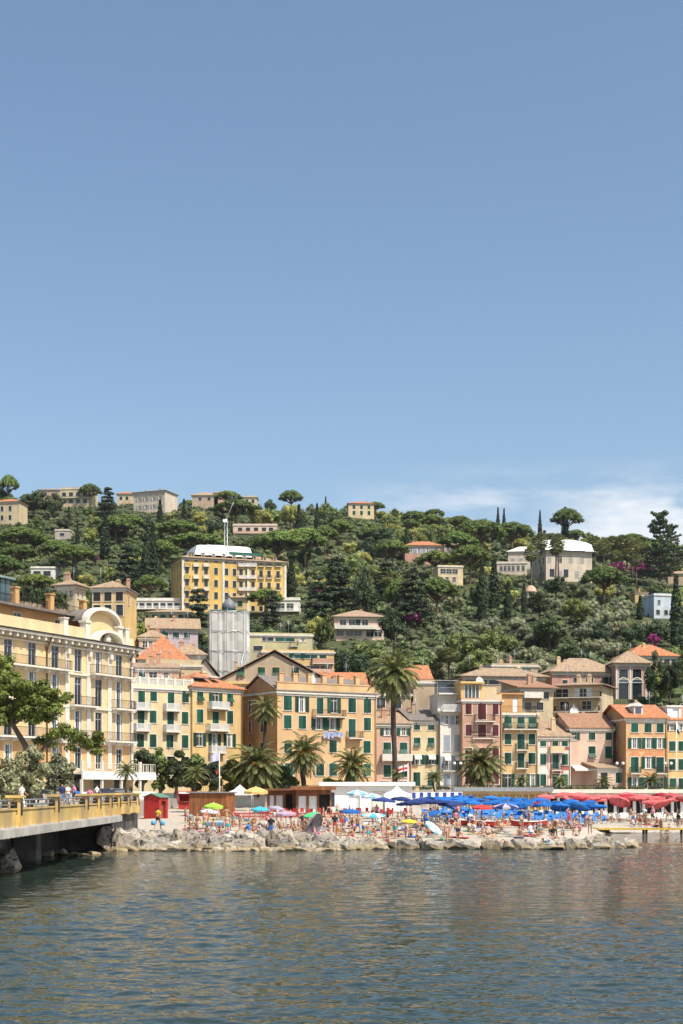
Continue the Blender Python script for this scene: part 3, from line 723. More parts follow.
    # curved gables
    def arch(uc, hw, zb, rise, y0, y1, th, nm, m, n=16):
        mb = MB()
        for i in range(n):
            a0, a1 = math.pi * i / n, math.pi * (i + 1) / n
            q = []
            for a in (a0, a1):
                q.append(((uc - math.cos(a) * hw), zb + math.sin(a) * rise, (uc - math.cos(a) * (hw - th)), zb + math.sin(a) * (rise - th)))
            (ax, az, bx, bz), (cx, cz, dx, dz) = q
            mb.poly([(ax, y0, az), (bx, y0, bz), (dx, y0, dz), (cx, y0, cz)]); mb.poly([(ax, y1, az), (cx, y1, cz), (dx, y1, dz), (bx, y1, bz)])
            mb.poly([(ax, y0, az), (cx, y0, cz), (cx, y1, cz), (ax, y1, az)]); mb.poly([(bx, y0, bz), (bx, y1, bz), (dx, y1, dz), (dx, y0, dz)])
        return mb.build(nm, m, root)
    def fill(uc, hw, zb, rise, y, nm, m, z0, n=16):
        mb = MB(); pts = [(uc - math.cos(math.pi * i / n) * hw, y, zb + math.sin(math.pi * i / n) * rise) for i in range(n + 1)]
        mb.poly([(uc + hw, y, z0), (uc - hw, y, z0)] + pts if z0 < zb - .01 else pts); return mb.build(nm, m, root)
    uc = b.u(104.5); hw = (b.u(121) - b.u(87.5)) / 2
    yg = PZ(607, 172) - b.z0
    arch(uc, hw + .1, yg - 1.9, 1.9, -.1, .75, .40, 'curved_gable', TRIM); arch(uc, hw - .05, yg - 1.9, 1.8, .76, 5.0, .3, 'gable_roof', SLATE); fill(uc, hw - .2, yg - 1.9, 1.6, .72, 'gable_wall', P['hotel'], H + .02)
    arch(uc + .4, hw * .8, H + .02, 1.6, -.75, .5, .34, 'arched_pediment', TRIM); fill(uc + .4, hw * .8 - .3, H + .03, 1.3, .3, 'pediment_panel', P['tan'], H + .03)
    mb = MB(); mb.lathe([(.01, 0), (.4, .1), (.5, .5), (.3, .85), (.4, .95), (.01, 1.15)], 10, c=(uc + .4, -.1, H + .05)); mb.build('pediment_urn', TRIM, root)
    for s in (-1, 1):
        mb = MB(); u = uc + s * (hw - .1); mb.box(u - .45, u + .45, -.02, .88, H + .02, yg - 1.92); mb.box(u - .55, u + .55, -.15, 1.0, yg - 2.2, yg - 1.921); mb.build('gable_pier', TRIM, root)
    # ground floor terrace in front (white arcade with cream columns)
    mb = MB(); t0, t1 = b.u(66), W + 1.5; zt = zf(772.5)
    mb.box(t0, t1, -2.4, -.01, zt - .25, zt); mb.box(t0, t1, -2.45, -2.2, zt - .9, zt - .251); b.t = mb.build('terrace_slab', WHITE, root)
    mb = MB(); railing_mb(mb, [(t0, -2.3, zt), (t1, -2.3, zt), (t1, -.5, zt)], 1.0, .5, .03, .04); mb.build('terrace_rail', TRIM, b.t)
    u = t0
    while u <= t1 + .1:
        mb = MB(); mb.box(u - .16, u + .16, -2.38, -2.1, zt + .001, zt + 1.3); mb.box(u - .14, u + .14, -2.35, -2.07, .05, zt - .901); mb.build('terrace_column', P['yellow'] if int(u) % 2 else TRIM, root); u += 4.0
    mb = MB(); mb.box(t0, t1, -2.34, -2.14, .05, 1.0); mb.build('terrace_wall', WHITE, root)
    return b
HOTEL = hotel()

# ------------------------------------------------------------------ the row of town houses along the promenade
B = {}
fr = 'houses along the promenade'
hb = building('pale cream house with white balconies right of the hotel', 130.5, 205, 192, 211.5, 686, 11, P['cream'], 4, ('flat', .2, 0, CONC),
    rows=[('S', [141.5, 171], 691, 708, 1.15), ('S', [153.5, 185.5], 691, 702.5, 1.15), ('S', [141, 170.5], 712, 729, 1.15), ('S', [153, 185], 712, 724, 1.15), ('S', [140.5, 170, 153, 185], 735, 748, 1.15), ('D', [141, 154, 171, 185], 757, 775, 1.4)],
    balc=[(133, 148, 709.5, .9, WHITE), (163, 178, 710.5, .9, WHITE), (133, 148, 730.5, .9, WHITE), (163, 178, 731.5, .9, WHITE)], group=fr)
mb = MB(); W, H = hb.W, hb.H
for i in range(8): x = W * i / 7; mb.box(x - .2, x + .2, -.06, .3, H + .21, H + 1.5)
mb.box(0, W, 0, .2, H + .211, H + .35); mb.box(0, W, 0, .2, H + 1.2, H + 1.38)
for i in range(60): x = W * i / 60 + .1; mb.box(x - .06, x + .06, .04, .16, H + .35, H + 1.2)
mb.build('balustrade', TRIM, hb.root)
hc = building('yellow house with orange tiled roof and white balconies', 192.4, 211, 242, 218, 687, 10, P['yellow'], 4, ('hip', 2.6, .5, TERRA),
    rows=[('T', [200, 230], 691, 703, 1.2), ('O', [215.5], 691, 707, 1.3), ('S', [200, 230], 711, 724, 1.25), ('S', [215.5], 711.5, 729, 1.2), ('O', [199.5, 229.5], 734, 747, 1.2), ('O', [214.5], 734, 752, 1.2), ('D', [200, 215, 230], 760, 778, 1.5)],
    balc=[(207, 225.5, 708.5, 1.1, WHITE), (205.5, 225.5, 730.5, 1.1, WHITE), (208, 223, 752.5, .8, WHITE)], chim=1, group=fr)
mb = MB(); mb.box(1.5, 4.2, .9, 2.6, 1.0, 1.15, 0, Matrix.Rotation(R(0), 4, 'X')); mb.box(5.0, 6.3, 1.0, 2.4, 1.1, 1.22); mb.build('solar_panel', GLASSB, hc.roof, (0, 0, .12), (R(8), 0, 0))
he = building('tall peach house with green shutters and roof parapet behind the date palms', 277.3, 214, 376, 223.5, 691, 11.3, P['peach'], 4, ('gable_x', 2.6, .35, SLATE),
    rows=[('S', [287.7, 352, 367.3], 697, 713, 1.35), ('O', [302, 334], 696.5, 713, 1.2), ('S', [320], 698, 714, 1.2), ('S', [287.7, 302.3, 367.3], 718, 730.5, 1.3), ('O', [319, 332.5], 718, 730, 1.3), ('S', [352], 719, 737, 1.3),
          ('S', [333, 367], 741, 753, 1.3), ('S', [288, 303], 741, 753, 1.3), ('S', [320, 333, 367], 764, 776, 1.35), ('S', [289, 352], 764, 776, 1.35)],
    lrows=[('D', [8.6], 698, 709, .9), ('D', [8.6, 4.8], 719, 731, .9), ('D', [8.6, 4.8], 742, 753, .9)], balc=[(312, 343, 716.5, 1.1), (346, 360.5, 738, 1.0)], group=fr, lwall=P['peachshade'])
mb = MB(); W, H = he.W, he.H
mb.box(-.1, W + .1, -.12, .2, H + .1, H + 1.3); mb.box(-.2, W + .2, -.2, .28, H + 1.3, H + 1.45)
he.par = mb.build('parapet', P['peach'], he.root)
for q in (281, 295, 309.5, 324, 340.5, 357, 373):
    u = he.u(q); mb = MB(); mb.box(u - .38, u + .38, -.22, .36, H + 1.46, H + 2.7); mb.box(u - .46, u + .46, -.3, .44, H + 2.7, H + 2.82); mb.build('parapet_pier', P['peach'], he.root)
dish(he, 312, 679, .8, .3)
mb = MB()
for i in range(14): x = he.u(346) ; x = he.u(323 + i * 1.35); z = he.z(732, 330); mb.box(x - .2, x + .16, -.5, -.46, z - rnd.uniform(.5, 1.1), z)
mb.build('laundry', mat('hanging laundry', (.55, .6, .7), .9, .3, 2.0, col2=(.12, .2, .45)), he.root)
building('salmon pink narrow house with long white balcony behind the tall palm', 376.5, 224.5, 411.5, 228, 724, 9, P['pink'], 4, ('shed', 2.2, .4, TERRA2),
    rows=[('O', [387.3, 403.7], 726.5, 735.5, 1.1), ('T', [387.3, 403.7], 742.5, 754.5, 1.25), ('S', [387.3, 403.7], 765, 777, 1.2), ('D', [384, 402], 781, 792, 1.6)], balc=[(381, 413, 760, 1.2, TRIM)], group=fr, name='town_house')
building('pale yellow narrow house with two columns of green shutters and small white awnings', 411.5, 227, 440.3, 229.5, 721, 9, P['cream'], 4, ('shed', 2.4, .45, SLATE),
    rows=[('S', [417, 431], 722.5, 730, 1.0), ('T', [417, 431], 737.6, 747, 1.05), ('A', [417.5, 431.5], 755, 764.5, 1.1), ('S', [417, 431], 772, 786, 1.1)], group=fr)
hh = building('white narrow house with grey blue shutters and roof terraces', 440.3, 227, 462.5, 229.5, 711.5, 9, P['white'], 4, ('flat', .1, 0, CONC),
    rows=[('O', [447, 457.5], 715, 724.5, 1.0, BLUEG), ('S', [447, 457.5], 735, 751.5, 1.0, BLUEG), ('A', [447, 457.5], 756, 770, 1.0, BLUEG), ('S', [447, 457.5], 774, 786, 1.0, BLUEG)], balc=[(441, 462, 711, 1.0, WHITE), (442, 462, 770.5, .7)], group=fr)
mb = MB(); W, H = hh.W, hh.H
facade(mb, (0, 1.8, H + .1), (1, 0, 0), W, 2.7, [(.4, 1.5, .1, 2.2), (2.0, 3.1, .1, 2.2)]); facade(mb, (W, 1.8, H + .1), (0, 1, 0), 6, 2.7, []); facade(mb, (0, 7.8, H + .1), (0, -1, 0), 6, 2.7, [])
mb.box(-.1, W + .1, .6, 8, H + 2.8, H + 3.0); mb.build('penthouse', P['white'], hh.root)
mb = MB(); railing_mb(mb, [(.05, .75, H + 3.0), (W - .05, .75, H + 3.0)], .9, .2); mb.box(.2, .3, 3, 3.1, H + 3.0, H + 5.1); mb.box(W - .4, W - .3, 3, 3.1, H + 3.0, H + 5.1); mb.box(0, W, 2.5, 6, H + 5.1, H + 5.2); mb.build('roof_pergola', STEEL, hh.root)
mb = MB(); mb.box(.4, W - .2, 3.5, 6, H + 3.01, H + 5.0); mb.build('roof_glasshouse', GLASSB, hh.root)
hi = building('brick pink house with dark red shutters behind the big round palm', 462.5, 225.5, 502, 229, 699.5, 10, P['brick'], 4, ('flat', .15, 0, CONC),
    rows=[('S', [468.6, 495.5], 703, 714.5, 1.0), ('S', [482], 703, 719.5, 1.3), ('S', [468.6, 495.5], 724.5, 736, 1.0), ('S', [482], 724.5, 737, 1.3), ('S', [468.6, 482, 495.5], 748, 760, 1.05), ('S', [468.6, 482, 495.5], 770, 784, 1.1)], shut=DRED, balc=[(474, 494, 721, 1.0), (472, 494, 738, .4)], group=fr)
mb = MB(); W, H = hi.W, hi.H; w1 = hi.u(484)
facade(mb, (.0, 1.0, H + .1), (1, 0, 0), w1, 2.5, [(.5, w1 - .5, .2, 2.3)]); facade(mb, (w1, 1.0, H + .1), (0, 1, 0), 6, 2.5, []); facade(mb, (0, 7, H + .1), (0, -1, 0), 6, 2.5, [])
mb.box(-.2, w1 + .2, .4, 8, H + 2.6, H + 2.95); pent = mb.build('penthouse', P['yellow'], hi.root)
mb = MB()
for i in range(5): x = .55 + (w1 - 1.1) * i / 4; mb.box(x - .06, x + .06, .96, 1.1, H + .3, H + 2.4)
mb.build('window_frame', TRIM, pent); mb = MB(); mb.box(.5, w1 - .5, 1.15, 1.16, H + .3, H + 2.4); mb.build('pane', GLASSB, pent)
mb = MB(); mb.box(w1 + .3, W - .1, 3.0, 3.3, H + .1, H + 2.2); mb.box(w1 + .3, W, .1, .3, H + .1, H + .9); mb.build('terrace_wall', P['sand'], hi.root)
dish(hi, 482, 680.5, .75, 2.0)
hj = building('orange yellow house with green shutters and three stacked balconies', 502.3, 227, 537.5, 229.5, 713, 10, P['ochre'], 4, ('flat', .1, 0, CONC),
    rows=[('T', [508, 521, 532], 716, 728.5, 1.2), ('S', [508, 532], 734, 744.5, 1.1), ('S', [521], 734, 749, 1.2), ('S', [508, 532], 753, 764, 1.1), ('S', [521], 753, 767.5, 1.15), ('O', [508, 533], 774, 789, 1.05), ('G', [521], 774, 789, 1.2)],
    balc=[(502.8, 537, 729, .9), (515, 527, 749.8, .9), (515, 527, 768.2, .9)], group=fr)
mb = MB(); W, H = hj.W, hj.H; w1 = hj.u(525)
facade(mb, (.0, 1.6, H + .1), (1, 0, 0), w1, 3.0, [(w1 * .58, w1 * .8, .1, 2.4)]); facade(mb, (w1, 1.6, H + .1), (0, 1, 0), 6, 3.0, []); facade(mb, (0, 7.6, H + .1), (0, -1, 0), 6, 3.0, [])
mb.box(-.2, w1 + .2, 1.2, 8, H + 3.1, H + 3.3); pent = mb.build('penthouse', P['orange'], hj.root)
mb = MB(); mb.box(w1 * .58, w1 * .8, 1.68, 1.72, H + .15, H + 2.45); mb.build('door', WHITE, pent)
mb = MB(); railing_mb(mb, [(.1, .1, H + .1), (W - .1, .1, H + .1), (W - .1, 6, H + .1)], 1.0, .2); mb.build('terrace_railing', IRON, hj.root)
hk = building('red and white painted house with small stone balcony', 538, 230, 570.5, 232.5, 737, 9, P['red'], 4, ('shed', 3.0, .4, TERRA2),
    rows=[('S', [543.2, 555.3, 564.8], 738.5, 746.5, 1.0), ('S', [543.2, 564.8], 754, 765, 1.0), ('S', [555.5], 754, 769, 1.05), ('S', [543.2, 564.8], 774, 786, 1.0), ('S', [555.5], 774, 790, 1.1)], balc=[(549, 563, 752, .9, P['cream']), (551, 561, 770, .7)], group=fr)
mb = MB(); W = hk.W
for a, c in ((0, 1.55), (2.3, 2.45), (hk.u(548.3), hk.u(549.8)), (hk.u(560), hk.u(561)), (hk.u(568.6), W)):
    if c > a + .4 or True: mb.box(a if a else -.02, c, -.03, -.003, .1, hk.H - .7)
for y in (751, 771):
    z = hk.z(y); mb.box(0, hk.u(548), -.04, -.004, z - .6, z + .1); mb.box(hk.u(563.2), W, -.04, -.004, z - .6, z + .1)
mb.build('painted_bands', P['white'], hk.root)
hl = building('pale pink house with long rusty tiled roof and green shutters', 570.5, 232.5, 613, 237, 728.5, 12, P['palepink'], 4, ('gable_x', 2.7, .4, BROWN),
    rows=[('O', [574.2], 731.5, 740, .95), ('S', [592, 608.5], 731.5, 740, 1.1), ('T', [574.2, 592, 608.5], 746.5, 758.5, 1.2), ('S', [574.2], 771, 788, 1.3), ('D', [592], 771, 788, 1.5), ('D', [603], 771, 779, 1.0)], group=fr, chim=1)
mb = MB(); z = hl.z(769.5); a, c = hl.u(571), hl.u(598); mb.poly([(a, -.01, z + .7), (c, -.01, z + .7), (c, -2.2, z), (a, -2.2, z)]); mb.poly([(a, -2.2, z), (c, -2.2, z), (c, -2.2, z - .25), (a, -2.2, z - .25)]); mb.build('awning', AWN, hl.root)
mb = MB(); a, c = hl.u(569), hl.u(600); railing_mb(mb, [(a, -4.0, .0), (c, -4.0, .0)], 1.1, .3, .03); mb.build('terrace_rail', IRON, hl.root)
building('low pink annex with sloping roof between two houses', 597.5, 229.5, 625, 231.8, 768.5, 6, P['palepink'], 4, ('shed', 1.6, .5, TERRA2), rows=[('S', [618.5], 772, 783, 1.2), ('D', [604], 772, 790, 1.4)], name='annex', cat='house')
hm = building('peach house with orange window arches and dormer under terracotta roof', 626, 230, 667, 233.5, 718.5, 13, P['peach'], 4, ('gable_x', 2.5, .5, TERRA),
    rows=[('S', [634.7, 648, 660], 723, 732.5, 1.2), ('O', [634.7, 648.5, 660], 738, 748.5, 1.1), ('S', [634.7, 660], 757, 772.5, 1.3), ('O', [648.5], 757, 768.5, 1.2), ('O', [635, 648, 660], 777.5, 789, 1.2)],
    lrows=[('D', [5.2], 738, 749, 1.0), ('S', [5.2], 722, 733, 1.0)], balc=[(629.5, 640, 773.3, .8), (655.5, 666, 773.3, .8)], group=fr, lwall=P['peachshade'])
mb = MB(); W = hm.W
for y in (750, 773.8): z = hm.z(y); mb.box(0, W, -.03, -.003, z - .15, z + .15)
for c in (634.7, 648.3, 660):
    u = hm.u(c); z = hm.z(756.3)
    mb.poly([(u - .95, -.02, z)] + [(u - .95 * math.cos(math.pi * i / 8), -.02, z + .85 * math.sin(math.pi * i / 8)) for i in range(1, 8)] + [(u + .95, -.02, z)])
    for ya, yb in ((734.5, 733.2), (721, 722.2)): mb.box(u - .75, u + .75, -.022, -.004, hm.z(ya), hm.z(yb) if hm.z(yb) > hm.z(ya) else hm.z(ya) + .2)
mb.build('painted_bands', mat('faded orange paint', (.62, .26, .12), .9, .1, 1.5), hm.root)
u = hm.u(641); mb = MB(); mb.box(u - .75, u + .75, 1.2, 4, hm.H + .6, hm.H + 2.1); mb.poly([(u - 1, 1.0, hm.H + 2.1), (u + 1, 1.0, hm.H + 2.1), (u, 1.0, hm.H + 2.7)]); mb.poly([(u - 1, 1.0, hm.H + 2.1), (u, 1.0, hm.H + 2.7), (u, 5, hm.H + 2.7), (u - 1, 5, hm.H + 2.1)]); mb.poly([(u + 1, 1.0, hm.H + 2.1), (u + 1, 5, hm.H + 2.1), (u, 5, hm.H + 2.7), (u, 1.0, hm.H + 2.7)])
dm = mb.build('dormer', P['white'], hm.root); mb = MB(); mb.box(u - .5, u + .5, 1.15, 1.19, hm.H + .9, hm.H + 1.9); mb.build('pane', GLASSB, dm)
hn = building('light yellow house with green shutters and white dormer at the right edge', 667.4, 233.5, 705, 236, 720.5, 11, P['yellow'], 4, ('gable_x', 2.4, .4, TERRA),
    rows=[('O', [672.2, 681, 692], 723.5, 730.5, 1.1), ('S', [672.2, 681.5, 692], 741, 751, 1.1), ('S', [672.2, 681.5, 692], 759, 770, 1.1), ('S', [673, 682, 692], 778, 793, 1.2)], group=fr)
u0, u1 = hn.u(668), hn.u(682); mb = MB(); facade(mb, (u0, .3, hn.H + .2), (1, 0, 0), u1 - u0, 2.1, [(.9, 2.0, .2, 1.8)]); facade(mb, (u1, .3, hn.H + .2), (0, 1, 0), 5, 2.1, []); facade(mb, (u0, 5.3, hn.H + .2), (0, -1, 0), 5, 2.1, []); mb.box(u0 - .2, u1 + .2, .1, 5.5, hn.H + 2.3, hn.H + 2.5); mb.build('dormer', WHITE, hn.root)

# ------------------------------------------------------------------ second row
bk = 'houses behind the promenade row'
building('broad tan gable fronted house with four green tilted shutters', 217, 238, 331, 247, 684, 12, P['tan'], 6, ('gable_y', 5.4, .5, TERRA2),
    rows=[('T', [241, 261.5, 276, 295.5], 667.5, 677, 1.25)], trim=P['yellow'], group=bk, eref=243)
building('low house with orange tiled roof behind the peach parapet', 325, 238, 368, 242, 690, 9, P['tan'], 6, ('gable_x', 3.2, .3, TERRA), group=bk, cornice=False, chim=1)
building('dark terrace storey with pergola above the salmon pink house', 376, 236, 411, 239, 694, 8, P['tan'], 6, ('flat', .2, .3, TERRA2), rows=[('D', [381, 389, 397, 405], 698, 709, 1.4)], group=bk)
building('tall blank walled tan house above the pale yellow roof', 413.5, 236.5, 441, 239, 681.5, 9, P['rose'] if False else P['tan'], 6, ('flat', .3, 0, CONC), group=bk)
building('small house with bright orange roof behind the tall palm crown', 397, 258, 431, 261, 679.5, 9, P['pink'], 8, ('gable_x', 2.9, .4, TERRA), rows=[('D', [425], 680, 682, 1.)], group=bk)
hp = building('pink building with roof plants behind the cream balustrade', 132, 221, 178, 226, 668, 9, P['pink'], 6, ('shed', 1.5, .4, TERRA2), rows=[('S', [142], 671, 680, 1.0), ('G', [137, 153, 166], 671, 679, 1.3)], group=bk)
building('building with steep orange tiled roof behind the hotel corner', 139, 236, 187, 240, 660, 11, P['cream'], 8, ('hip', 4.4, .5, TERRA), rows=[('D', [143, 150], 664, 670, 1.2)], group=bk, chim=1)
building('long low building with flat beige roof edge below the bell tower', 146, 232, 201, 237, 664.5, 9, P['sand'], 8, ('flat', .9, 0, TERRA2), group=bk)
building('grey gabled chapel roof at the foot of the bell tower', 193, 241, 217, 245, 676, 12, P['stone'], 8, ('gable_y', 3.0, .5, SLATE), group=bk, name='chapel', cat='chapel')
building('small house with hipped beige roof left of the bell tower', 172, 258, 205, 262, 655, 9, P['sand'], 12, ('hip', 2.4, .5, TERRA2), rows=[('D', [178, 186, 196], 659, 664, 1.2)], group=bk, chim=1)
building('pink cottage with low tan roof behind the orange roof', 139, 262, 166, 266, 637.5, 8, P['pink'], 14, ('hip', 1.6, .4, TERRA2), rows=[('G', [145, 150.5, 157], 641, 648, 1.0)], group=bk, chim=1)
building('lilac house with tan tile roof and chimneys', 148, 285, 198, 290, 629, 9, P['lilac'], 16, ('gable_x', 2.6, .6, TERRA2), rows=[('S', [165, 176, 187], 631, 638, 1.2)], group=bk, chim=2)
building('tall yellow house with brown hipped roof behind the hotel gable', 92, 255, 125, 259, 588.5, 9, P['yellow'], 10, ('hip', 1.6, .5, TERRA2), rows=[('S', [97, 108, 119.5], 592, 601, 1.3, IRON), ('D', [119.5, 97, 108], 605, 616, 1.3)], group=bk, rrows=[('D', [3], 594, 603, 1.1)], name='town_house')
bv = building('slender cream belvedere tower with overhanging pyramid roof', 57, 232, 75, 231, 586.5, 3.6, P['sand'], 10, ('hip', 1.1, .8, TERRA2), rows=[('G', [61, 66, 71], 590, 597.5, .6)], rrows=[('G', [1.0, 2.4], 590, 597.5, .7)], name='belvedere_tower', cat='tower', group='houses behind the promenade row')
building('flat roofed apartment block with pale green walls below the white pavilion', 246.5, 300, 312.5, 305, 634, 10, P['olive'], 20, ('flat', .35, 0, TRIM), rows=[('D', [250, 268], 637, 641, 2.4), ('S', [258, 280, 290], 637.5, 641.5, 2.0), ('D', [293.5], 637, 646, 1.7), ('G', [303], 638, 642, 1.3), ('D', [250, 258], 646, 651, 2)], balc=[(290, 298, 646, .8)], group=bk)
building('peach apartment block with brick coloured end bay and long flat roof', 262, 283, 334, 290, 651, 10, P['yellow'], 18, ('flat', .35, 0, TRIM), rows=[('D', [281], 653, 662, 1.8), ('S', [294, 305], 653.5, 658.5, 2.1), ('S', [314, 323], 653.5, 661, 1.4), ('D', [305, 315, 325], 666, 672, 1.8)], balc=[(312, 333.5, 663.5, 1.1, P['brick']), (300, 333, 674, 1.0, P['pink'])], group=bk)
# right part of the second row
hq = building('modern cream apartment building with two long balconies', 553.5, 262, 602, 266, 686.5, 11, P['sand'], 9, ('hip', .9, .9, TERRA2), rows=[('G', [562, 569], 689, 698, 2.4), ('G', [583, 592.5], 688, 698, 3.0), ('G', [564.5, 569.5, 586.5, 592.5], 700.5, 709.5, 1.8)], balc=[(555.5, 604, 697.5, 1.6), (555.5, 600, 711.5, 1.4)], lrows=[('G', [5], 700, 710, 1.0)], group=bk, cornice=False, frame=TRIM)
dish(hq, 547.5, 712.5, .7, -2.5); dish(hq, 577, 712.3, .8, -2.5)
building('shaded balcony building with brown sweeping eaves', 520, 255, 553, 259, 688, 9, P['sand'], 9, ('shed', 2.0, .9, BROWN), rows=[('D', [526, 536], 690, 698, 1.6), ('D', [546], 692, 699, 1.2), ('D', [540, 528], 702, 710, 1.3)], balc=[(522, 541, 697.5, 1.2, TRIM)], group=bk)
hr = building('pink brick villa with arched loggia and wide tiled roof', 552, 305, 619, 312, 672, 11, P['rose'], 16, ('hip', 3.4, .7, TERRA2), rows=[('D', [577, 589.5], 678, 688, 1.7), ('D', [605, 613], 677, 690, 1.7), ('D', [565, 571], 680, 688, 1.2)], balc=[(560, 602, 689.2, .5, TRIM)], chim=3, group=bk, name='villa', cat='villa')
ha = building('arcaded wing of the pink brick villa with two tall arches', 615.5, 303, 648, 306.5, 663.5, 9, P['rose'], 16, ('hip', 2.9, .8, TERRA2), rows=[('D', [623.5, 637], 669, 679.5, 1.9), ('D', [623.5, 637], 683, 703, 2.1)], group=bk, name='villa_wing', cat='villa')
for px in (623.5, 637):
    u = ha.u(px); z = ha.z(683.5, px); mb = MB()
    for i in range(12):
        a0, a1 = math.pi * i / 12, math.pi * (i + 1) / 12
        q = [(u - math.cos(a) * r, -.12, z + math.sin(a) * r) for a, r in ((a0, 1.34), (a0, 1.12), (a1, 1.12), (a1, 1.34))]
        mb.poly(q); mb.poly([(p[0], -.004, p[2]) for p in q][::-1]); mb.poly([q[0], q[3], (q[3][0], -.004, q[3][2]), (q[0][0], -.004, q[0][2])])
    mb.build('arch', TRIM, ha.root)
    mb = MB(); mb.poly([(u + 1.1 * math.cos(math.pi * i / 12), -.02, z + 1.1 * math.sin(math.pi * i / 12)) for i in range(13)]); mb.build('fanlight', GLASSB, ha.root)
for px in (616.5, 630.2, 646):
    u = ha.u(px); mb = MB(); mb.box(u - .18, u + .18, -.12, -.004, .3, ha.H - .63); mb.build('pilaster', TRIM, ha.root)
mb = MB(); mb.box(ha.u(610), ha.u(648) + 4, -2.2, -2.0, ha.z(708), ha.z(702.5)); mb.build('terrace_balustrade', TRIM, ha.root)
building('low house with terracotta hipped roof below the cypress', 628, 345, 678, 350, 656, 10, P['cream'], 22, ('hip', 3.2, .6, TERRA), rows=[('G', [640, 652], 657, 661, 1.8), ('D', [667, 674], 659, 665, 1.4)], group=bk, far=True, chim=1)
building('flat terraced building with brown tiled canopies above the brick pink house', 463, 278, 545, 284, 676.5, 10, P['tan'], 14, ('hip', 2.0, .9, TERRA2), rows=[('D', [470, 482, 494, 506, 518, 530], 679, 685, 2.0)], group=bk)
building('brown stepped upper house with chimney stacks on the hill foot', 492, 300, 538, 304, 665, 9, P['tan'], 18, ('flat', .4, .5, BROWN), rows=[('D', [516, 527], 666, 670, 2.0)], group=bk, chim=2)

# scaffolded bell tower
def bell_tower():
    Y = 262; x0, x1 = PX(209.5, Y), PX(245.5, Y); wd = x1 - x0; zt = PZ(611, Y); z0 = 8
    t = thing('bell_tower', 'bell tower wrapped in pale scaffold netting with grey dome', 'bell tower', ((x0 + x1) / 2, Y + wd / 2, z0))
    H = zt - z0; h = wd / 2
    mb = MB(); mb.box(-h + 1.0, h - 1.0, -h + 1.0, h - 1.0, 0, H - 1.2); mb.build('tower_shaft', P['sand'], t)
    net = bpy.data.materials.new('scaffold netting'); net.use_nodes = True; n = net.node_tree.nodes; l = net.node_tree.links
    p = n['Principled BSDF']; p.inputs['Roughness'].default_value = .9
    tcn = n.new('ShaderNodeTexCoord'); mpn = n.new('ShaderNodeMapping'); mpn.inputs['Scale'].default_value = (1.1, 1.1, .12); nzn = n.new('ShaderNodeTexNoise'); nzn.inputs['Scale'].default_value = 1.2; nzn.inputs['Detail'].default_value = 6
    l.new(tcn.outputs['Object'], mpn.inputs[0]); l.new(mpn.outputs[0], nzn.inputs['Vector']); cr = n.new('ShaderNodeMix'); cr.data_type = 'RGBA'; l.new(nzn.outputs[0], cr.inputs[0]); cr.inputs[6].default_value = (.40, .39, .36, 1); cr.inputs[7].default_value = (.72, .70, .65, 1); l.new(cr.outputs[2], p.inputs['Base Color'])
    tr = n.new('ShaderNodeBsdfTransparent'); ms = n.new('ShaderNodeMixShader'); ms.inputs[0].default_value = .82; l.new(tr.outputs[0], ms.inputs[1]); l.new(p.outputs[0], ms.inputs[2]); l.new(ms.outputs[0], n['Material Output'].inputs['Surface'])
    mb = MB(); k = 14; hh = 16
    for s in range(4):
        M = Matrix.Rotation(s * math.pi / 2, 4, 'Z'); g = {}
        for i in range(k + 1):
            for j in range(hh + 1):
                x = -h + wd * i / k; z = H * j / hh
                y = -h - .22 * abs(math.sin(i * 1.9 + s)) * (1 if 0 < i < k else 0) - .06 * math.sin(j * 2.1 + i)
                g[i, j] = M @ Vector((x, y, z))
        for i in range(k):
            for j in range(hh): mb.poly([g[i, j], g[i + 1, j], g[i + 1, j + 1], g[i, j + 1]], 0, True)
    mb.build('netting', net, t)
    mb = MB()
    for s in range(4):
        M = Matrix.Rotation(s * math.pi / 2, 4, 'Z')
        for i in range(5):
            x = -h + .15 + (wd - .3) * i / 4; mb.tube([M @ Vector((x, -h - .28, 0)), M @ Vector((x, -h - .28, H + (1.2 if i in (0, 4) else .5)))], .035, 5)
        for j in range(9): z = H * j / 8; mb.tube([M @ Vector((-h, -h - .28, z)), M @ Vector((h, -h - .28, z))], .05, 5)
    mb.tube([(h * .9, -h - .36, H * .62), (-h * .5, -h - .36, H * .15)], .10, 6); mb.tube([(h * .2, -h - .36, H * .42), (h * .95, -h - .36, H * .75)], .07, 6)
    mb.build('scaffold_frame', STEEL, t)
    mb = MB(); mb.box(-h, h, -h, h, H, H + .25); mb.build('deck', AWNG, t)
    mb = MB(); rr = wd * .19
    mb.lathe([(rr * .95, 0), (rr * .95, .35), (rr * 1.05, .4), (rr * 1.08, .8), (rr * 1.05, 1.2), (rr * .92, 1.6), (rr * .68, 2.0), (rr * .36, 2.3), (rr * .2, 2.45), (rr * .2, 2.8), (rr * .27, 2.9), (rr * .15, 3.15), (.04, 3.3), (.03, 3.9)], 14, c=(0, 0, H + .25))
    mb.build('dome', mat('lead dome', (.16, .17, .19), .5, .2, 1.0), t)
    RECTS.append((209, 590, 246, 668, Y)); FOOT.append((t.location.x, t.location.y, 6))
bell_tower()

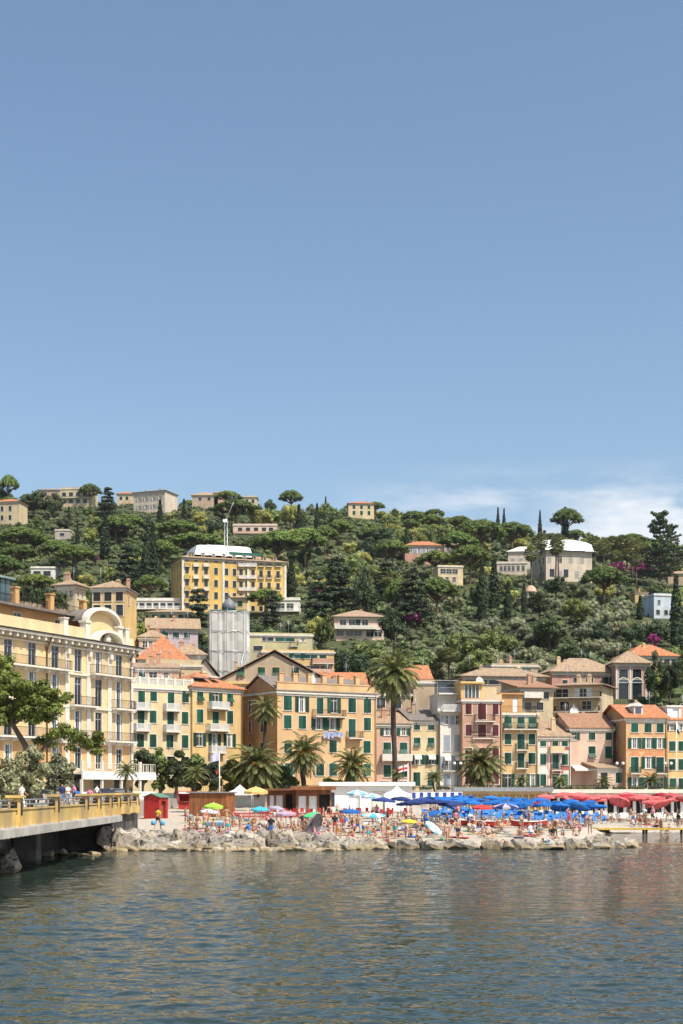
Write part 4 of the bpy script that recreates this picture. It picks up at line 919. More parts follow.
# ------------------------------------------------------------------ villas on the hill
hv = 'villas on the hillside'; VY = {}
def villa(label, px0, px1, eave, Y, depth, wall, roof, rows, yaw=0, base=None, **kw):
    yb = max([r[3] for r in rows] + [eave + 5]) + 4.0
    Yh = min(hit((px0 + px1) / 2, base or yb), 838); k = Yh / Y; Y = Yh
    rows = [r[:4] + (r[4] * k,) + r[5:] for r in rows]; depth *= k; roof = (roof[0], roof[1] * k, roof[2] * k, roof[3])
    if 'lrows' in kw: kw['lrows'] = [(r[0], [q * k for q in r[1]]) + r[2:4] + (r[4] * k,) + r[5:] for r in kw['lrows']]
    VY[label] = k
    W = (px1 - px0) * Y / F; Y1 = Y + W * math.tan(R(yaw))
    return building(label, px0, Y, px1, Y1, eave, depth, wall, hz0(px0, px1, Y), roof, rows, group=hv, far=True, name=kw.pop('name', 'villa'), cat=kw.pop('cat', 'villa'), **kw)
yc = [187, 196, 206, 216, 226.5, 234.5, 241, 247, 253, 261, 269, 278]
yg = villa('large yellow grand hotel on the hill with white covered roof', 182.5, 285.5, 557.5, 452, 17, P['grand'], ('hip', 3.2, .8, TERRA2),
    [('D', yc, 559.5, 566, 1.25), ('D', yc, 571, 578, 1.25), ('D', yc, 583, 590, 1.25), ('D', yc, 595, 602, 1.25), ('D', yc, 607, 612, 1.25)], yaw=19,
    lrows=[('D', [3, 7, 11.5, 15], a, a + 6.5, 1.2) for a in (560, 572, 584, 596)], name='grand_hotel', cat='hotel', lwall=P['grand'], balc=[(c - 3.2, c + 3.2, y, .8, WHITE) for c in (196, 206, 241, 247, 253) for y in (566.4, 578.4, 590.4)] + [(c - 3, c + 3, y, .7) for c in (187, 261, 269, 278) for y in (566.4, 578.4, 590.4, 602.4)])
W, H, D = yg.W, yg.H, yg.D
mb = MB()
for x in (-.25, W * .38, W * .62, W - .5): mb = MB(); mb.box(x, x + .75, -.25, -.01, 0, H - .65); mb.build('corner_pilaster', TRIM, yg.root)
pass
for i in range(9):
    x = W * (.1 + .1 * i)
    if .25 < i / 9 < .0: continue
    mb = MB(); mb.box(x - .6, x + .6, .6, 2.6, H + .25, H + 1.9); d_ = mb.build('dormer', P['grand'], yg.root)
    mb = MB(); mb.box(x - .38, x + .38, .54, .58, H + .6, H + 1.7); mb.build('pane', GLASSB, d_); mb = MB(); mb.box(x - .75, x + .75, .4, 3, H + 1.9, H + 2.05); mb.build('dormer_roof', TERRA2, d_)
TARP = mat('white roof tarpaulin', (.78, .78, .77), .55, .05, .4, .5, stretch=(1, 1, .4))
def tarp(root, x0, x1, y0, y1, z0, z1, rise, n=16):
    mb = MB(); g = {}
    for i in range(n + 1):
        for j in range(9):
            u, v = i / n, j / 8
            e = min(1, 9 * min(u, 1 - u, v * .9, (1 - v) * .9))
            z = z0 + (z1 - z0) * min(1, e * 1.6) + rise * math.sin(math.pi * v) * math.sin(math.pi * min(1, max(0, u))) ** .3 + .22 * noise.noise(Vector((i * .7, j * .9, x0)))
            g[i, j] = (x0 + (x1 - x0) * u, y0 + (y1 - y0) * v, z)
    for i in range(n):
        for j in range(8): mb.poly([g[i, j], g[i + 1, j], g[i + 1, j + 1], g[i, j + 1]], 0, False)
    return mb.build('roof_tarpaulin', TARP, root)
tarp(yg.root, yg.u(195), yg.u(256), .5, D + 1, H + 1.4, H + 5.0, .8)
mb = MB(); mb.box(yg.u(230), yg.u(262), .8, 1.2, H + 1.9, H + 3.0); mb.build('scaffold_net', AWNG, yg.root)
wv = villa('big pale stone villa with white tarpaulin roof beside tall fan palms', 546, 592, 550.5, 520, 16, P['villa'], ('hip', 2.0, 1.0, TRIM), [('S', [549.5, 571, 582], 556, 563, 1.5, STONE), ('G', [560], 556, 563, 1.5), ('D', [552, 566, 588], 570, 578, 1.9), ('S', [560, 577], 571, 578, 1.8, STONE)], yaw=12, lrows=[('D', [3, 7, 11], 557, 563, 1.3), ('D', [3, 7, 11], 571, 578, 1.3)], lwall=P['villa'])
tarp(wv.root, -1.5, wv.W + 1.5, -1.5, wv.D + 1.5, wv.H + .1, wv.H + 3.0, 3.2)
villa('lower side wing of the pale stone villa with a loggia', 497, 527, 563, 516, 9, P['villa'], ('flat', .5, 0, CONC), [('G', [501, 505, 509, 513, 518, 523], 565.5, 571, 1.2)], yaw=-4, lrows=[])
villa('back wing of the pale stone villa seen between trees', 508, 546, 552, 532, 8, P['villa'], ('hip', 2.4, .6, TRIM), [('S', [513, 521, 533], 558, 565, 1.4, STONE)], yaw=-8)
mb_r = MB()
t = thing('garden_rotunda', 'small round stone pavilion with pink dome in front of the pale villa', 'pavilion', (PX(531, 505), 505, hill(PX(531, 505), 505)))
mb = MB(); mb.lathe([(5.2, -2), (5.2, 3.2), (5.4, 3.2), (5.4, 3.6), (4.9, 3.6), (4.9, 2.8)], 20); mb.build('terrace_drum', P['stone'], t)
mb = MB()
for i in range(8): a = 2 * math.pi * i / 8; mb.tube([(1.7 * math.cos(a), 1.7 * math.sin(a), 2.8), (1.7 * math.cos(a), 1.7 * math.sin(a), 6.0)], .18, 6)
mb.build('colonnade', TRIM, t); mb = MB(); mb.lathe([(2.1, 6.0), (2.1, 6.4), (1.9, 6.6), (1.5, 7.6), (.8, 8.2), (.01, 8.4)], 14); mb.build('dome', P['pink'], t); FOOT.append((t.location.x, t.location.y, 6))
villa('red brick villa with orange roof and white window frames', 405, 443, 545.5, 610, 11, P['rose'], ('hip', 2.6, .7, TERRA), [('O', [411.5, 419, 427.5, 436], 548, 553.5, 1.5, BLUEG), ('D', [419, 427, 436], 557, 561, 1.5)], yaw=3, chim=1)
villa('grey house with pale shutters next to the red brick villa', 444, 468, 545.5, 640, 9, P['stone'], ('gable_x', 1.6, .5, TERRA2), [('G', [448, 453, 459, 464], 547, 551, 1.5)])
villa('cream modern house with white frames under the flat pine', 438, 463, 566, 545, 10, P['cream'], ('flat', .4, .4, TRIM), [('G', [443, 449, 455], 569, 574, 2.2), ('G', [441, 447, 454], 577, 582, 1.4)], yaw=8)
villa('small square yellow villa alone on the ridge', 348.5, 374, 503.5, 800, 12, P['cream'], ('hip', 2.2, .7, TERRA), [('S', [354, 361.5, 369], 505.5, 509, 1.6), ('S', [354, 361.5, 369], 511, 515, 1.6)], yaw=4, chim=1)
villa('tall white villa with cornice on the left skyline', 133.5, 165, 493, 700, 13, P['villa'], ('hip', 1.8, .7, TERRA2), [('O', [139, 146, 153.5, 160], 496, 500, 1.6, STONE), ('O', [139, 146, 153.5, 160], 504, 508, 1.6, STONE)], yaw=-22, chim=2)
villa('house with orange roof beside the white skyline villa', 117, 134, 494, 730, 10, P['sand'], ('hip', 2.0, .6, TERRA), [('S', [121, 127], 496.5, 500, 1.5)], chim=1)
villa('long beige apartment house on the left skyline', 60, 92, 489, 745, 11, P['sand'], ('flat', .8, 0, TERRA2), [('D', [64, 71, 78, 85], 492, 496, 2.2), ('D', [64, 71, 78, 85], 499, 503, 2.2)], yaw=-6, balc=[(61, 91, 498, 1.2)])
villa('grey roofed house left of the long beige apartment house', 38, 61, 490, 770, 10, P['tan'], ('hip', 1.6, .6, TERRA2), [('D', [45, 54], 493, 496, 2.0)])
villa('cream villa with orange roof at the upper left edge', -8, 19, 502.5, 640, 10, P['sand'], ('hip', 2.2, .6, TERRA), [('D', [2, 10], 506, 511, 1.4), ('D', [2, 10], 515, 520, 1.4)], yaw=-10, chim=1)
villa('white bungalow with flat roof on the left slope', 31, 55, 567.5, 430, 8, P['white'], ('flat', .3, .4, WHITE), [('D', [37, 47], 571, 576, 2.2)])
villa('low grey house half hidden by trees on the left slope', 55, 70, 530, 600, 8, P['stone'], ('flat', .4, .2, CONC), [('D', [62], 533, 536, 2.0)])
villa('pink house with long terrace above the yellow grand hotel', 233, 277, 525, 640, 10, P['palepink'], ('flat', .6, .3, TERRA2), [('D', [240, 248, 256, 264, 271], 527.5, 532, 2.0)], balc=[(234, 276, 533.5, 1.2, P['pink'])])
villa('house with low brown roof on the skyline between pines', 192, 218, 495.5, 780, 10, P['tan'], ('hip', 2.6, .6, TERRA2), [('D', [200, 209], 497.5, 500.5, 1.8)])
villa('small terracotta roofed house at the top of the ridge', 214, 228, 493, 800, 9, P['pink'], ('hip', 1.6, .5, TERRA), [('D', [218, 224], 495, 498, 1.5)])
villa('house with beige roof right of the ridge pines', 243, 257, 497.5, 790, 9, P['sand'], ('hip', 2.0, .5, TERRA2), [('D', [247, 253], 499.5, 503, 1.6)])
villa('pink and cream two storey villa with terraces among olive trees', 334, 384, 617, 362, 12, P['palepink'], ('hip', 2.4, .8, TERRA2), [('G', [343, 352, 365], 619.5, 627, 1.6), ('S', [358], 619.5, 627, 1.3), ('G', [340, 350, 358], 630.5, 636, 2.0), ('G', [370, 378], 630, 637, 2.0)], yaw=5, balc=[(333, 376, 629, 1.6, TRIM)], chim=1)
villa('white glass fronted pavilion with roof railing beside a pine', 268, 300, 599.5, 410, 9, P['white'], ('flat', .6, 0, WHITE), [('G', [273, 281, 290, 297], 603.5, 611, 2.0)], balc=[(262, 301, 612, 2.6, WHITE)])
villa('yellow house with hipped tan roof behind the dome', 204, 247, 598, 395, 10, P['yellow'], ('hip', 2.6, .7, TERRA2), [('S', [219, 240], 601, 606.5, 1.4), ('S', [211, 232], 601, 606.5, 1.4)])
villa('white terraced building with colonnade below the yellow grand hotel', 129, 195, 600, 400, 10, P['white'], ('flat', .6, 0, TRIM), [('D', [135, 142, 149, 156, 163, 170, 177, 185], 603, 608, 1.5)], balc=[(128, 195, 609.5, 2.2, WHITE)])
villa('ochre house with brown eaves left of the bell tower trees', 148, 190, 612.5, 360, 10, P['yellow'], ('hip', 1.4, .7, TERRA2), [('S', [155, 163, 172, 181], 614.5, 620, 1.4)], chim=1)
villa('pale blue white house beside the tall dark cypress', 654, 671, 594.5, 425, 9, P['greyblue'], ('flat', .4, 0, TRIM), [('D', [658, 666], 610, 615, 1.2), ('G', [659], 600, 605, 1.0)], yaw=14, lrows=[('D', [4], 612, 618, 1.2)])
villa('little yellow house with small chimney above the terrace walls', 635, 648, 592.5, 440, 8, P['yellow'], ('shed', 1.2, .4, TERRA), [('D', [641], 596, 600, 1.2)], chim=1)
villa('brown house with flat roof between the yellow house and the pale blue house', 646, 656, 596, 433, 8, P['tan'], ('flat', .4, .2, TRIM), [('D', [651], 600, 604, 1.4)])
villa('small plain house peeking over the right edge slope', 668, 700, 574, 500, 9, P['tan'], ('hip', 1.6, .5, TERRA2), [('D', [676], 578, 582, 1.4)])
# terrace walls of dry stone
def terrace(label, px0, px1, py, h, Y):
    mb = MB(); n = 14; t = .8
    pts = [(PX(px0 + (px1 - px0) * i / n, Y), Y + 1.2 * math.sin(i * .6)) for i in range(n + 1)]
    zt = PZ(py, Y)
    o = thing('terrace_wall', label, 'wall', (pts[0][0], pts[0][1], 0), 0, 'dry stone terrace walls')
    for (xa, ya), (xb, yb) in zip(pts, pts[1:]):
        zt = max(hill(xa, ya), hill(xb, yb)) + .7; za = zt + .35 * noise.noise(Vector((xa * .3, 0, py)))
        A = [(xa, ya), (xb, yb), (xb, yb + t), (xa, ya + t)]
        lo = [Vector((x - pts[0][0], y - pts[0][1], zt - h)) for x, y in A]; hi = [p + Vector((0, 0, h + za - zt)) for p in lo]
        mb.poly(hi); mb.poly([lo[0], lo[1], hi[1], hi[0]]); mb.poly([lo[2], lo[3], hi[3], hi[2]]); mb.poly([lo[1], lo[2], hi[2], hi[1]]); mb.poly([lo[3], lo[0], hi[0], hi[3]])
    mb.build('masonry', mat('dry stone masonry', (.36, .31, .24), .95, .2, .9, .8, col2=(.13, .115, .09), detail=10), o)
terrace('long pale terrace wall under the umbrella pine right of the stone villa', 590, 652, 600, 2.2, 455)
terrace('lower terrace wall beneath the pine terrace at right', 578, 632, 610.5, 2.0, 425)
terrace('short terrace wall behind the two dark cypresses', 505, 545, 603, 2.4, 445)
terrace('grey terrace wall right of the magenta bougainvillea', 424, 470, 613, 2.6, 405)
terrace('low stone wall among the olive trees', 530, 572, 635, 1.8, 365)
terrace('mossy garden wall above the orange hipped roof', 600, 655, 630, 2.0, 380)
# tower crane above the yellow hotel
def crane():
    Y = 500; x = PX(226, Y); z0 = hill(x, Y); t = thing('tower_crane', 'thin pale crane with raised jib behind the yellow grand hotel', 'crane', (x, Y, z0))
    zt = PZ(520, Y) - z0; mb = MB()
    for sx in (-.5, .5):
        for sy in (-.5, .5): mb.tube([(sx, sy, 0), (sx, sy, zt)], .09, 4)
    for i in range(int(zt / 1.2)):
        s = 1 if i % 2 else -1
        for y in (-.5, .5): mb.tube([(-.5 * s, y, i * 1.2), (.5 * s, y, i * 1.2 + 1.2)], .04, 4)
    mb.build('mast', STEEL, t)
    mb = MB(); a = (0, 0, zt); e = (PX(234, Y) - x, -2, PZ(503, Y) - z0)
    mb.tube([a, e], [.28, .12], 4); mb.tube([(0, .5, zt + 1), e], .07, 4); mb.build('jib', STEEL, t)
    mb = MB(); mb.box(-1.0, .5, -.6, .6, zt - .8, zt + .2); mb.build('cab', WHITE, t)
crane()
# ------------------------------------------------------------------ vegetation
LEAF = dict(
    pine=mat('umbrella pine needles', (.115, .162, .034), .7, .25, .35, island=.45, objvar=.22, hue=.15, translucent=.15),
    dark=mat('dark evergreen leaves', (.055, .08, .030), .65, .25, .35, island=.5, objvar=.3, hue=.3, translucent=.06),
    green=mat('broad green leaves', (.155, .195, .055), .65, .25, .35, island=.5, objvar=.4, hue=.4, translucent=.16),
    olive=mat('silvery olive leaves', (.27, .285, .165), .65, .2, .4, island=.45, objvar=.25, hue=.15, translucent=.2),
    yellow=mat('yellow green blossom leaves', (.38, .37, .10), .7, .2, .4, island=.4, objvar=.25, translucent=.2),
    cypress=mat('cypress needles', (.036, .056, .022), .75, .25, .5, island=.5, objvar=.25),
    cedar=mat('cedar needles', (.048, .07, .032), .7, .25, .4, island=.5, objvar=.2),
    magenta=mat('magenta bougainvillea bracts', (.30, .035, .16), .7, .2, .5, island=.4),
    palm=mat('palm fronds', (.24, .25, .09), .55, .2, .3, island=.35, objvar=.15, translucent=.2),
    palmdark=mat('date palm fronds', (.16, .175, .055), .55, .2, .3, island=.4, objvar=.15, translucent=.15),
    dead=mat('dry palm skirt', (.50, .40, .23), .9, .2, .5, island=.4),
    bright=mat('fresh pine needles', (.175, .215, .042), .7, .25, .4, island=.45, translucent=.22))
BARK = mat('grey brown bark', (.14, .105, .08), .95, .25, 1.5, .6, stretch=(1, 1, .3))
BARKP = mat('reddish pine bark', (.19, .125, .085), .95, .25, 1.2, .6, stretch=(1, 1, .3))
BARKD = mat('dark palm trunk', (.075, .055, .042), .95, .25, 3.0, .8)
DATES = mat('orange date stalks', (.55, .24, .03), .7, .2, 2)
def rdir(r):
    z = r.uniform(-1, 1); a = r.uniform(0, 2 * math.pi); k = math.sqrt(1 - z * z); return Vector((k * math.cos(a), k * math.sin(a), z))
def leaf(mb, p, n, s, r, el=1.6):
    n = n.normalized(); a = n.orthogonal().normalized(); b = n.cross(a); t = r.uniform(0, 6.28)
    u = (a * math.cos(t) + b * math.sin(t)); v = n.cross(u)
    u *= s * .5 * el; v *= s * .5
    mb.poly([p - u, p - v * .8 + u * .1, p + u, p + v * .9 - u * .1])
def clump(mb, c, rx, rz, n, s, r, up=.25, core=True, el=1.5):
    c = Vector(c)
    for _ in range(n):
        d = rdir(r); k = r.uniform(.72, 1.08); p = c + Vector((d.x * rx, d.y * rx, d.z * rz)) * k
        nrm = d + rdir(r) * .75 + Vector((0, 0, up)); leaf(mb, p, nrm, s * r.uniform(.7, 1.35), r, el)
    if core:                                               # dense twiggy inside of the clump
        b = len(mb.v); k = 6
        prof = [(0, -1), (.75, -.6), (1, 0), (.75, .6), (0, 1)]
        ring = []
        for rr, z in prof:
            row = []
            for j in range(k):
                t = 2 * math.pi * j / k + r.uniform(-.2, .2); q = r.uniform(.45, .72)
                mb.v.append((c.x + rx * rr * q * math.cos(t), c.y + rx * rr * q * math.sin(t), c.z + rz * z * .74)); row.append(len(mb.v) - 1)
            ring.append(row)
        for i in range(4):
            for j in range(k): mb.f.append((ring[i][j], ring[i][(j + 1) % k], ring[i + 1][(j + 1) % k], ring[i + 1][j])); mb.m.append(0); mb.sm.append(False)
def tree_proto(kind, seed, H=10.0):
    """-> (trunk mesh, crown mesh, kind); height about 10, crown radius given by the kind"""
    r = random.Random(seed); cr = MB(); tr = MB()
    sk = None
    if kind == 'pine':
        Rr = 6.2; hb = 6.5; n = 84
        limbs = []
        for i in range(n):
            q = math.sqrt((i + .5) / n); a = i * 2.39996 + r.uniform(-.3, .3); rad = Rr * q * r.uniform(.9, 1.06)
            x, y = rad * math.cos(a), rad * math.sin(a) ; z = hb + 2.9 * (1 - q * q) + r.uniform(-.25, .25)
            s = r.uniform(1.0, 1.4) * (1.05 - .22 * q)
            clump(cr, (x, y, z), s * 1.15, s * .62, 48, .34, r, up=.9)
            if i % 5 == 0: limbs.append((x, y, z))
        lean = r.uniform(-.5, .5)
        tr.tube([(0, 0, -2), (lean * .2, 0, 2), (lean * .6, .1, 4.6), (lean, 0, 6.0)], [.42, .36, .30, .24], 7)
        for x, y, z in limbs:
            k = r.uniform(.35, .6); tr.tube([(lean * .7, 0, r.uniform(4.0, 5.4)), (x * k, y * k, hb - .9 + .6 * k), (x, y, z - .2)], [.19, .12, .05], 5)
    elif kind == 'cypress':
        for i in range(34):
            t = i / 33; rad = 1.15 * math.sin(math.pi * min(1, .12 + t * .94)) ** .6 * (1 - .55 * t); a = i * 2.4
            clump(cr, (rad * .35 * math.cos(a), rad * .35 * math.sin(a), .6 + 9.0 * t), max(.25, rad * .8), .75, 70, .26, r, up=.5, el=2.2)
        tr.tube([(0, 0, -2), (0, 0, 1.2), (0, 0, 5)], [.2, .18, .1], 6)
    elif kind == 'cedar':
        tr.tube([(0, 0, -2), (0, 0, 5), (.1, 0, 9.6)], [.38, .26, .06], 7)
        for lv in range(9):
            z = 2.2 + lv * .9 + r.uniform(-.2, .2); rad = 4.6 * (1 - lv / 11) * r.uniform(.8, 1.1); k = 7 - lv // 3
            for j in range(k):
                a = 2 * math.pi * j / k + lv * .7 + r.uniform(-.5, .5); q = r.uniform(.6, 1.2); z += r.uniform(-.25, .25)
                for f in (.45, .8, 1.0):
                    clump(cr, (rad * q * f * math.cos(a), rad * q * f * math.sin(a), z - .25 * f), 1.0 * (1.1 - .3 * f), .32, 26, .36, r, up=.9, core=f < .9)
                tr.tube([(0, 0, z - .2), (rad * q * math.cos(a), rad * q * math.sin(a), z - .4)], [.1, .03], 4)
    elif kind == 'araucaria':
        tr.tube([(0, 0, -2), (0, 0, 5), (0, 0, 9.7)], [.26, .2, .05], 7)
        for lv in range(15):
            z = 1.6 + lv * .56; rad = (3.1 - .12 * lv) * (1 if lv < 12 else .75) * r.uniform(.75, 1.08); k = 6
            for j in range(k):
                if r.random() < .3: continue
                a = 2 * math.pi * j / k + lv * .5 + r.uniform(-.2, .2); q = r.uniform(.8, 1.12)
                for f in (.35, .6, .82, 1.0): clump(cr, (rad * q * f * math.cos(a), rad * q * f * math.sin(a), z + .35 * f * f), .34, .2, 26, .22, r, up=.6, core=False)
                tr.tube([(0, 0, z - .1), (rad * q * math.cos(a), rad * q * math.sin(a), z + .3)], [.08, .03], 4)
    elif kind == 'fan_palm':
        tr.tube([(0, 0, -2), (.1, 0, 3), (0, .05, 6), (.05, 0, 8.6)], [.24, .2, .18, .22], 8)
        for i in range(46):
            a = i * 2.4; el = R(80 - i * 3.2); d = Vector((math.cos(a) * math.cos(el), math.sin(a) * math.cos(el), math.sin(el)))
            c = Vector((0, 0, 8.7)) + d * 1.15; n = d.cross(Vector((0, 0, 1))).normalized(); up = n.cross(d)
            for k in range(9):
                t = (k - 4) / 4 * 1.2; q = d * math.cos(t) + n * math.sin(t); tip = c + q * .95 + Vector((0, 0, -.25 * abs(t)))
                w_ = (n * math.cos(t) - d * math.sin(t)) * .15; cr.poly([c - d * .1, c + q * .5 - w_, tip, c + q * .5 + w_])
            cr.tube([Vector((0, 0, 8.6)), c], .025, 3)
        sk = MB()
        for i in range(110):
            a = r.uniform(0, 6.28); q = r.uniform(.2, .5); z = r.uniform(7.2, 8.4); leaf(sk, Vector((q * math.cos(a), q * math.sin(a), z)), Vector((math.cos(a), math.sin(a), .2)), .5, r, 1.8)
    else:                                                   # round crowns: green, dark, olive, yellow
        squat = {'olive': .72, 'green': .95, 'dark': 1.0, 'yellow': .85}[kind]
        Rr = 4.6; n = 26; cz = 5.6
        tr.tube([(0, 0, -2), (.15, 0, 1.6), (0, .1, 4)], [.34, .27, .2], 7)
        for i in range(n):
            d = rdir(r); d.z = d.z * .8 + .12; k = r.uniform(.45, .95)
            c = Vector((d.x * Rr * k, d.y * Rr * k, cz + d.z * Rr * squat * k * .92)); s = r.uniform(1.2, 2.0)
            clump(cr, c, s, s * .8, 75, .40 if kind != 'olive' else .33, r, up=.35)
            if i % 4 == 0: tr.tube([(0, .1, r.uniform(1.5, 3.4)), c * .6 + Vector((0, 0, 1.2)), c], [.15, .1, .04], 5)
    bark = BARKP if kind == 'pine' else BARK
    return tr.mesh('trunk', bark), cr.mesh('crown', LEAF['palm' if kind == 'fan_palm' else kind if kind in LEAF else 'dark']), (sk.mesh('dry_skirt', LEAF['dead']) if sk else None)
PROTO = {}
for k, n in dict(pine=3, cypress=2, cedar=2, araucaria=1, fan_palm=2, green=3, dark=3, olive=3, yellow=2).items():
    PROTO[k] = [tree_proto(k, 100 + 7 * i + len(k)) for i in range(n)]
RADIUS = dict(pine=6.6, cypress=1.25, cedar=4.8, araucaria=3.2, fan_palm=2.0, green=5.2, dark=5.2, olive=5.0, yellow=5.1)
LOOK = dict(pine='flat crowned umbrella pine', cypress='narrow dark cypress', cedar='dark layered cedar', araucaria='tall open branched araucaria', fan_palm='tall skirted fan palm', green='round mid green tree',
            dark='dark round evergreen tree', olive='silvery olive tree', yellow='yellow green blossoming tree')
NAME = dict(pine='umbrella_pine', cypress='cypress_tree', cedar='cedar_tree', araucaria='araucaria_tree', fan_palm='fan_palm', green='leafy_tree', dark='evergreen_tree', olive='olive_tree', yellow='blossoming_tree')
AUTO = []           # things whose labels are written at the end from what stands next to them
TREES = []
def auto(o, look, cat, group, ref=None): o['category'] = cat; o['group'] = group; AUTO.append((o, look, ref))
def tree(kind, X, Y, z, h, wpx=None, Wm=None, crownmat=None, look=None, group=None, name=None):
    tm, cm, km = PROTO[kind][rnd.randrange(len(PROTO[kind]))]
    o = bpy.data.objects.new(name or NAME[kind], None); C.objects.link(o)
    s = h / 10.0; hw = (Wm or 2 * RADIUS[kind] * s) / (2 * RADIUS[kind])
    o.location = (X, Y, z); o.scale = (hw, hw, s); o.rotation_euler = (0, 0, rnd.uniform(0, 6.28))
    inst('trunk', tm, o); c = inst('crown', cm, o)
    if km: inst('dry_skirt', km, o)
    if crownmat: setmat(c, crownmat)
    auto(o, look or LOOK[kind], 'palm' if 'palm' in kind else 'tree', group or {'olive': 'olive trees on the terraces'}.get(kind, 'trees on the hillside'))
    TREES.append((X, Y, (Wm or 2 * RADIUS[kind] * s) / 2)); return o
def htree(kind, px, top, base, wpx, Y=None, **kw):
    Y = Y or hit(px, base); X = PX(px, Y); z = hill(X, Y); zt = PZ(top, Y)
    ht = max(2.5, zt - z); pb = HY - (z - CH) * F / Y; pt_ = HY - (z + ht - CH) * F / Y
    RECTS.append((px - wpx * .42, pt_, px + wpx * .42, pt_ + (pb - pt_) * (.62 if kind == 'pine' else .72), Y))
    return tree(kind, X, Y, z, ht, Wm=wpx * Y / F, **kw)
# the trees one can tell apart
for a in [('pine', 9, 475, 508, 21), ('pine', 90, 484, 508, 24), ('pine', 291, 490, 516, 25), ('pine', 567, 508, 545, 32), ('pine', 36, 574, 603, 42), ('pine', 150, 575, 606, 33), ('pine', 265, 589, 618, 37), ('pine', 22, 527, 562, 48),
          ('pine', 116, 516, 548, 36), ('pine', 20, 545, 572, 40), ('pine', 236, 500, 528, 48), ('pine', 228, 491, 512, 30), ('pine', 195, 533, 566, 62), ('pine', 278, 531, 572, 58), ('pine', 325, 526, 556, 30), ('pine', 305, 528, 570, 46), ('pine', 393, 540, 570, 36), ('pine', 436, 551, 582, 44),
          ('pine', 437, 578, 622, 46), ('pine', 398, 580, 625, 30), ('pine', 482, 520, 560, 50), ('pine', 458, 532, 566, 44), ('pine', 512, 522, 556, 44), ('pine', 470, 545, 585, 44), ('pine', 604, 566, 608, 47), ('pine', 618, 537, 562, 56), ('pine', 590, 540, 560, 36), ('pine', 655, 540, 575, 40),
          ('pine', 76, 545, 578, 44), ('pine', 160, 540, 575, 40), ('pine', 340, 520, 545, 30), ('pine', 178, 520, 548, 44), ('pine', 3, 555, 590, 40), ('pine', 56, 540, 570, 36),
          ('cypress', 317, 504, 532, 8), ('cypress', 299, 505, 535, 10), ('cypress', 153, 525, 580, 15), ('cypress', 146, 535, 585, 13), ('cypress', 565, 508, 545, 11), ('cypress', 498, 508, 530, 6), ('cypress', 504, 509, 530, 6), ('cypress', 540, 511, 535, 6), ('cypress', 482, 559, 622, 14), ('cypress', 494, 561, 612, 16),
          ('cypress', 508, 582, 622, 12), ('cypress', 524, 584, 614, 9), ('cypress', 676, 576, 648, 17), ('cypress', 75, 558, 585, 9), ('cypress', 184, 500, 532, 9), ('cypress', 105, 515, 560, 14), ('cypress', 640, 596, 620, 10), ('cypress', 405, 640, 660, 4), ('cypress', 581, 642, 662, 5), ('cypress', 291, 560, 600, 14), ('cypress', 160, 500, 530, 9),
          ('cedar', 338, 556, 618, 48), ('cedar', 318, 575, 625, 36), ('cedar', 412, 573, 628, 46), ('dark', 366, 566, 622, 34), ('cedar', 108, 487, 520, 24), ('cedar', 128, 545, 600, 38), ('cedar', 198, 588, 636, 34), ('cedar', 272, 590, 630, 26),
          ('araucaria', 660, 511, 588, 40), ('araucaria', 672, 525, 580, 26),
          ('dark', 34, 490, 520, 32), ('dark', 52, 493, 520, 26), ('dark', 570, 640, 672, 34), ('dark', 549, 614, 652, 40), ('dark', 395, 610, 650, 34), ('dark', 540, 590, 622, 30), ('dark', 480, 576, 620, 24), ('dark', 556, 575, 602, 26), ('dark', 655, 650, 706, 26), ('dark', 670, 655, 705, 30), ('dark', 630, 640, 668, 28), ('green', 660, 670, 705, 30), ('dark', 350, 645, 692, 44), ('green', 335, 650, 690, 34), ('green', 420, 650, 690, 40), ('dark', 380, 655, 690, 30),
          ('green', 326, 612, 650, 20), ('yellow', 318, 620, 645, 26), ('yellow', 290, 500, 530, 22), ('yellow', 262, 508, 532, 24)]:
    htree(*a)
for px, top, base in ((531, 548, 592), (541, 535, 584), (556, 540, 590), (558, 536, 588), (595, 538, 578), (604, 541, 580), (612, 538, 578), (622, 537, 580), (632, 543, 582), (638, 541, 578), (627, 550, 585), (616, 552, 585)):
    o = htree('fan_palm', px, top, base, 17)
for px, top, base, wpx in ((636, 556, 590, 16), (449, 650, 690, 26), (436, 660, 690, 18)):
    htree('fan_palm', px, top, base, wpx, look='broad crowned terrace palm')
for px, top, base, wpx in ((413, 608, 628, 22), (94, 552, 566, 12), (640, 562, 578, 30), (654, 633, 650, 14), (662, 560, 572, 16), (240, 500, 508, 10), (318, 588, 596, 9), (616, 560, 575, 22)):
    htree('green', px, top, base, wpx, crownmat=LEAF['magenta'], look='magenta flowering bougainvillea', name='bougainvillea', group='bougainvilleas in flower')
# the rest of the wood, scattered over the slope by zone
def zone(px, py):
    n = noise.noise(Vector((px * .02, py * .03, 9))); q = rnd.random()
    if 380 < px < 640 and py > 612: return 'olive' if q < .74 else 'green' if q < .94 else 'dark'
    if 370 < px < 490 and py < 545: return 'yellow' if q < .72 else 'green' if q < .8 else 'pine'
    if px < 130: return 'dark' if q < .28 else 'green' if q < .64 else 'pine' if q < .76 else 'olive' if q < .85 else 'cypress' if q < .9 else 'yellow'
    if py < 560: return 'green' if q < .38 else 'pine' if q < .5 else 'dark' if q < .68 else 'yellow' if q < .84 else 'olive' if q < .95 else 'cypress'
    return 'green' if q < .4 else 'dark' if q < .56 else 'olive' if q < .84 else 'yellow' if q < .93 else 'cedar'
def blocked(px, py0, py1, hw, Y):
    for a, t, b, bo, yb in RECTS:
        if Y < yb + 2 and px + hw > a and px - hw < b and py0 < bo and py1 > t: return True
    return False
cand = []
Y = 256.0
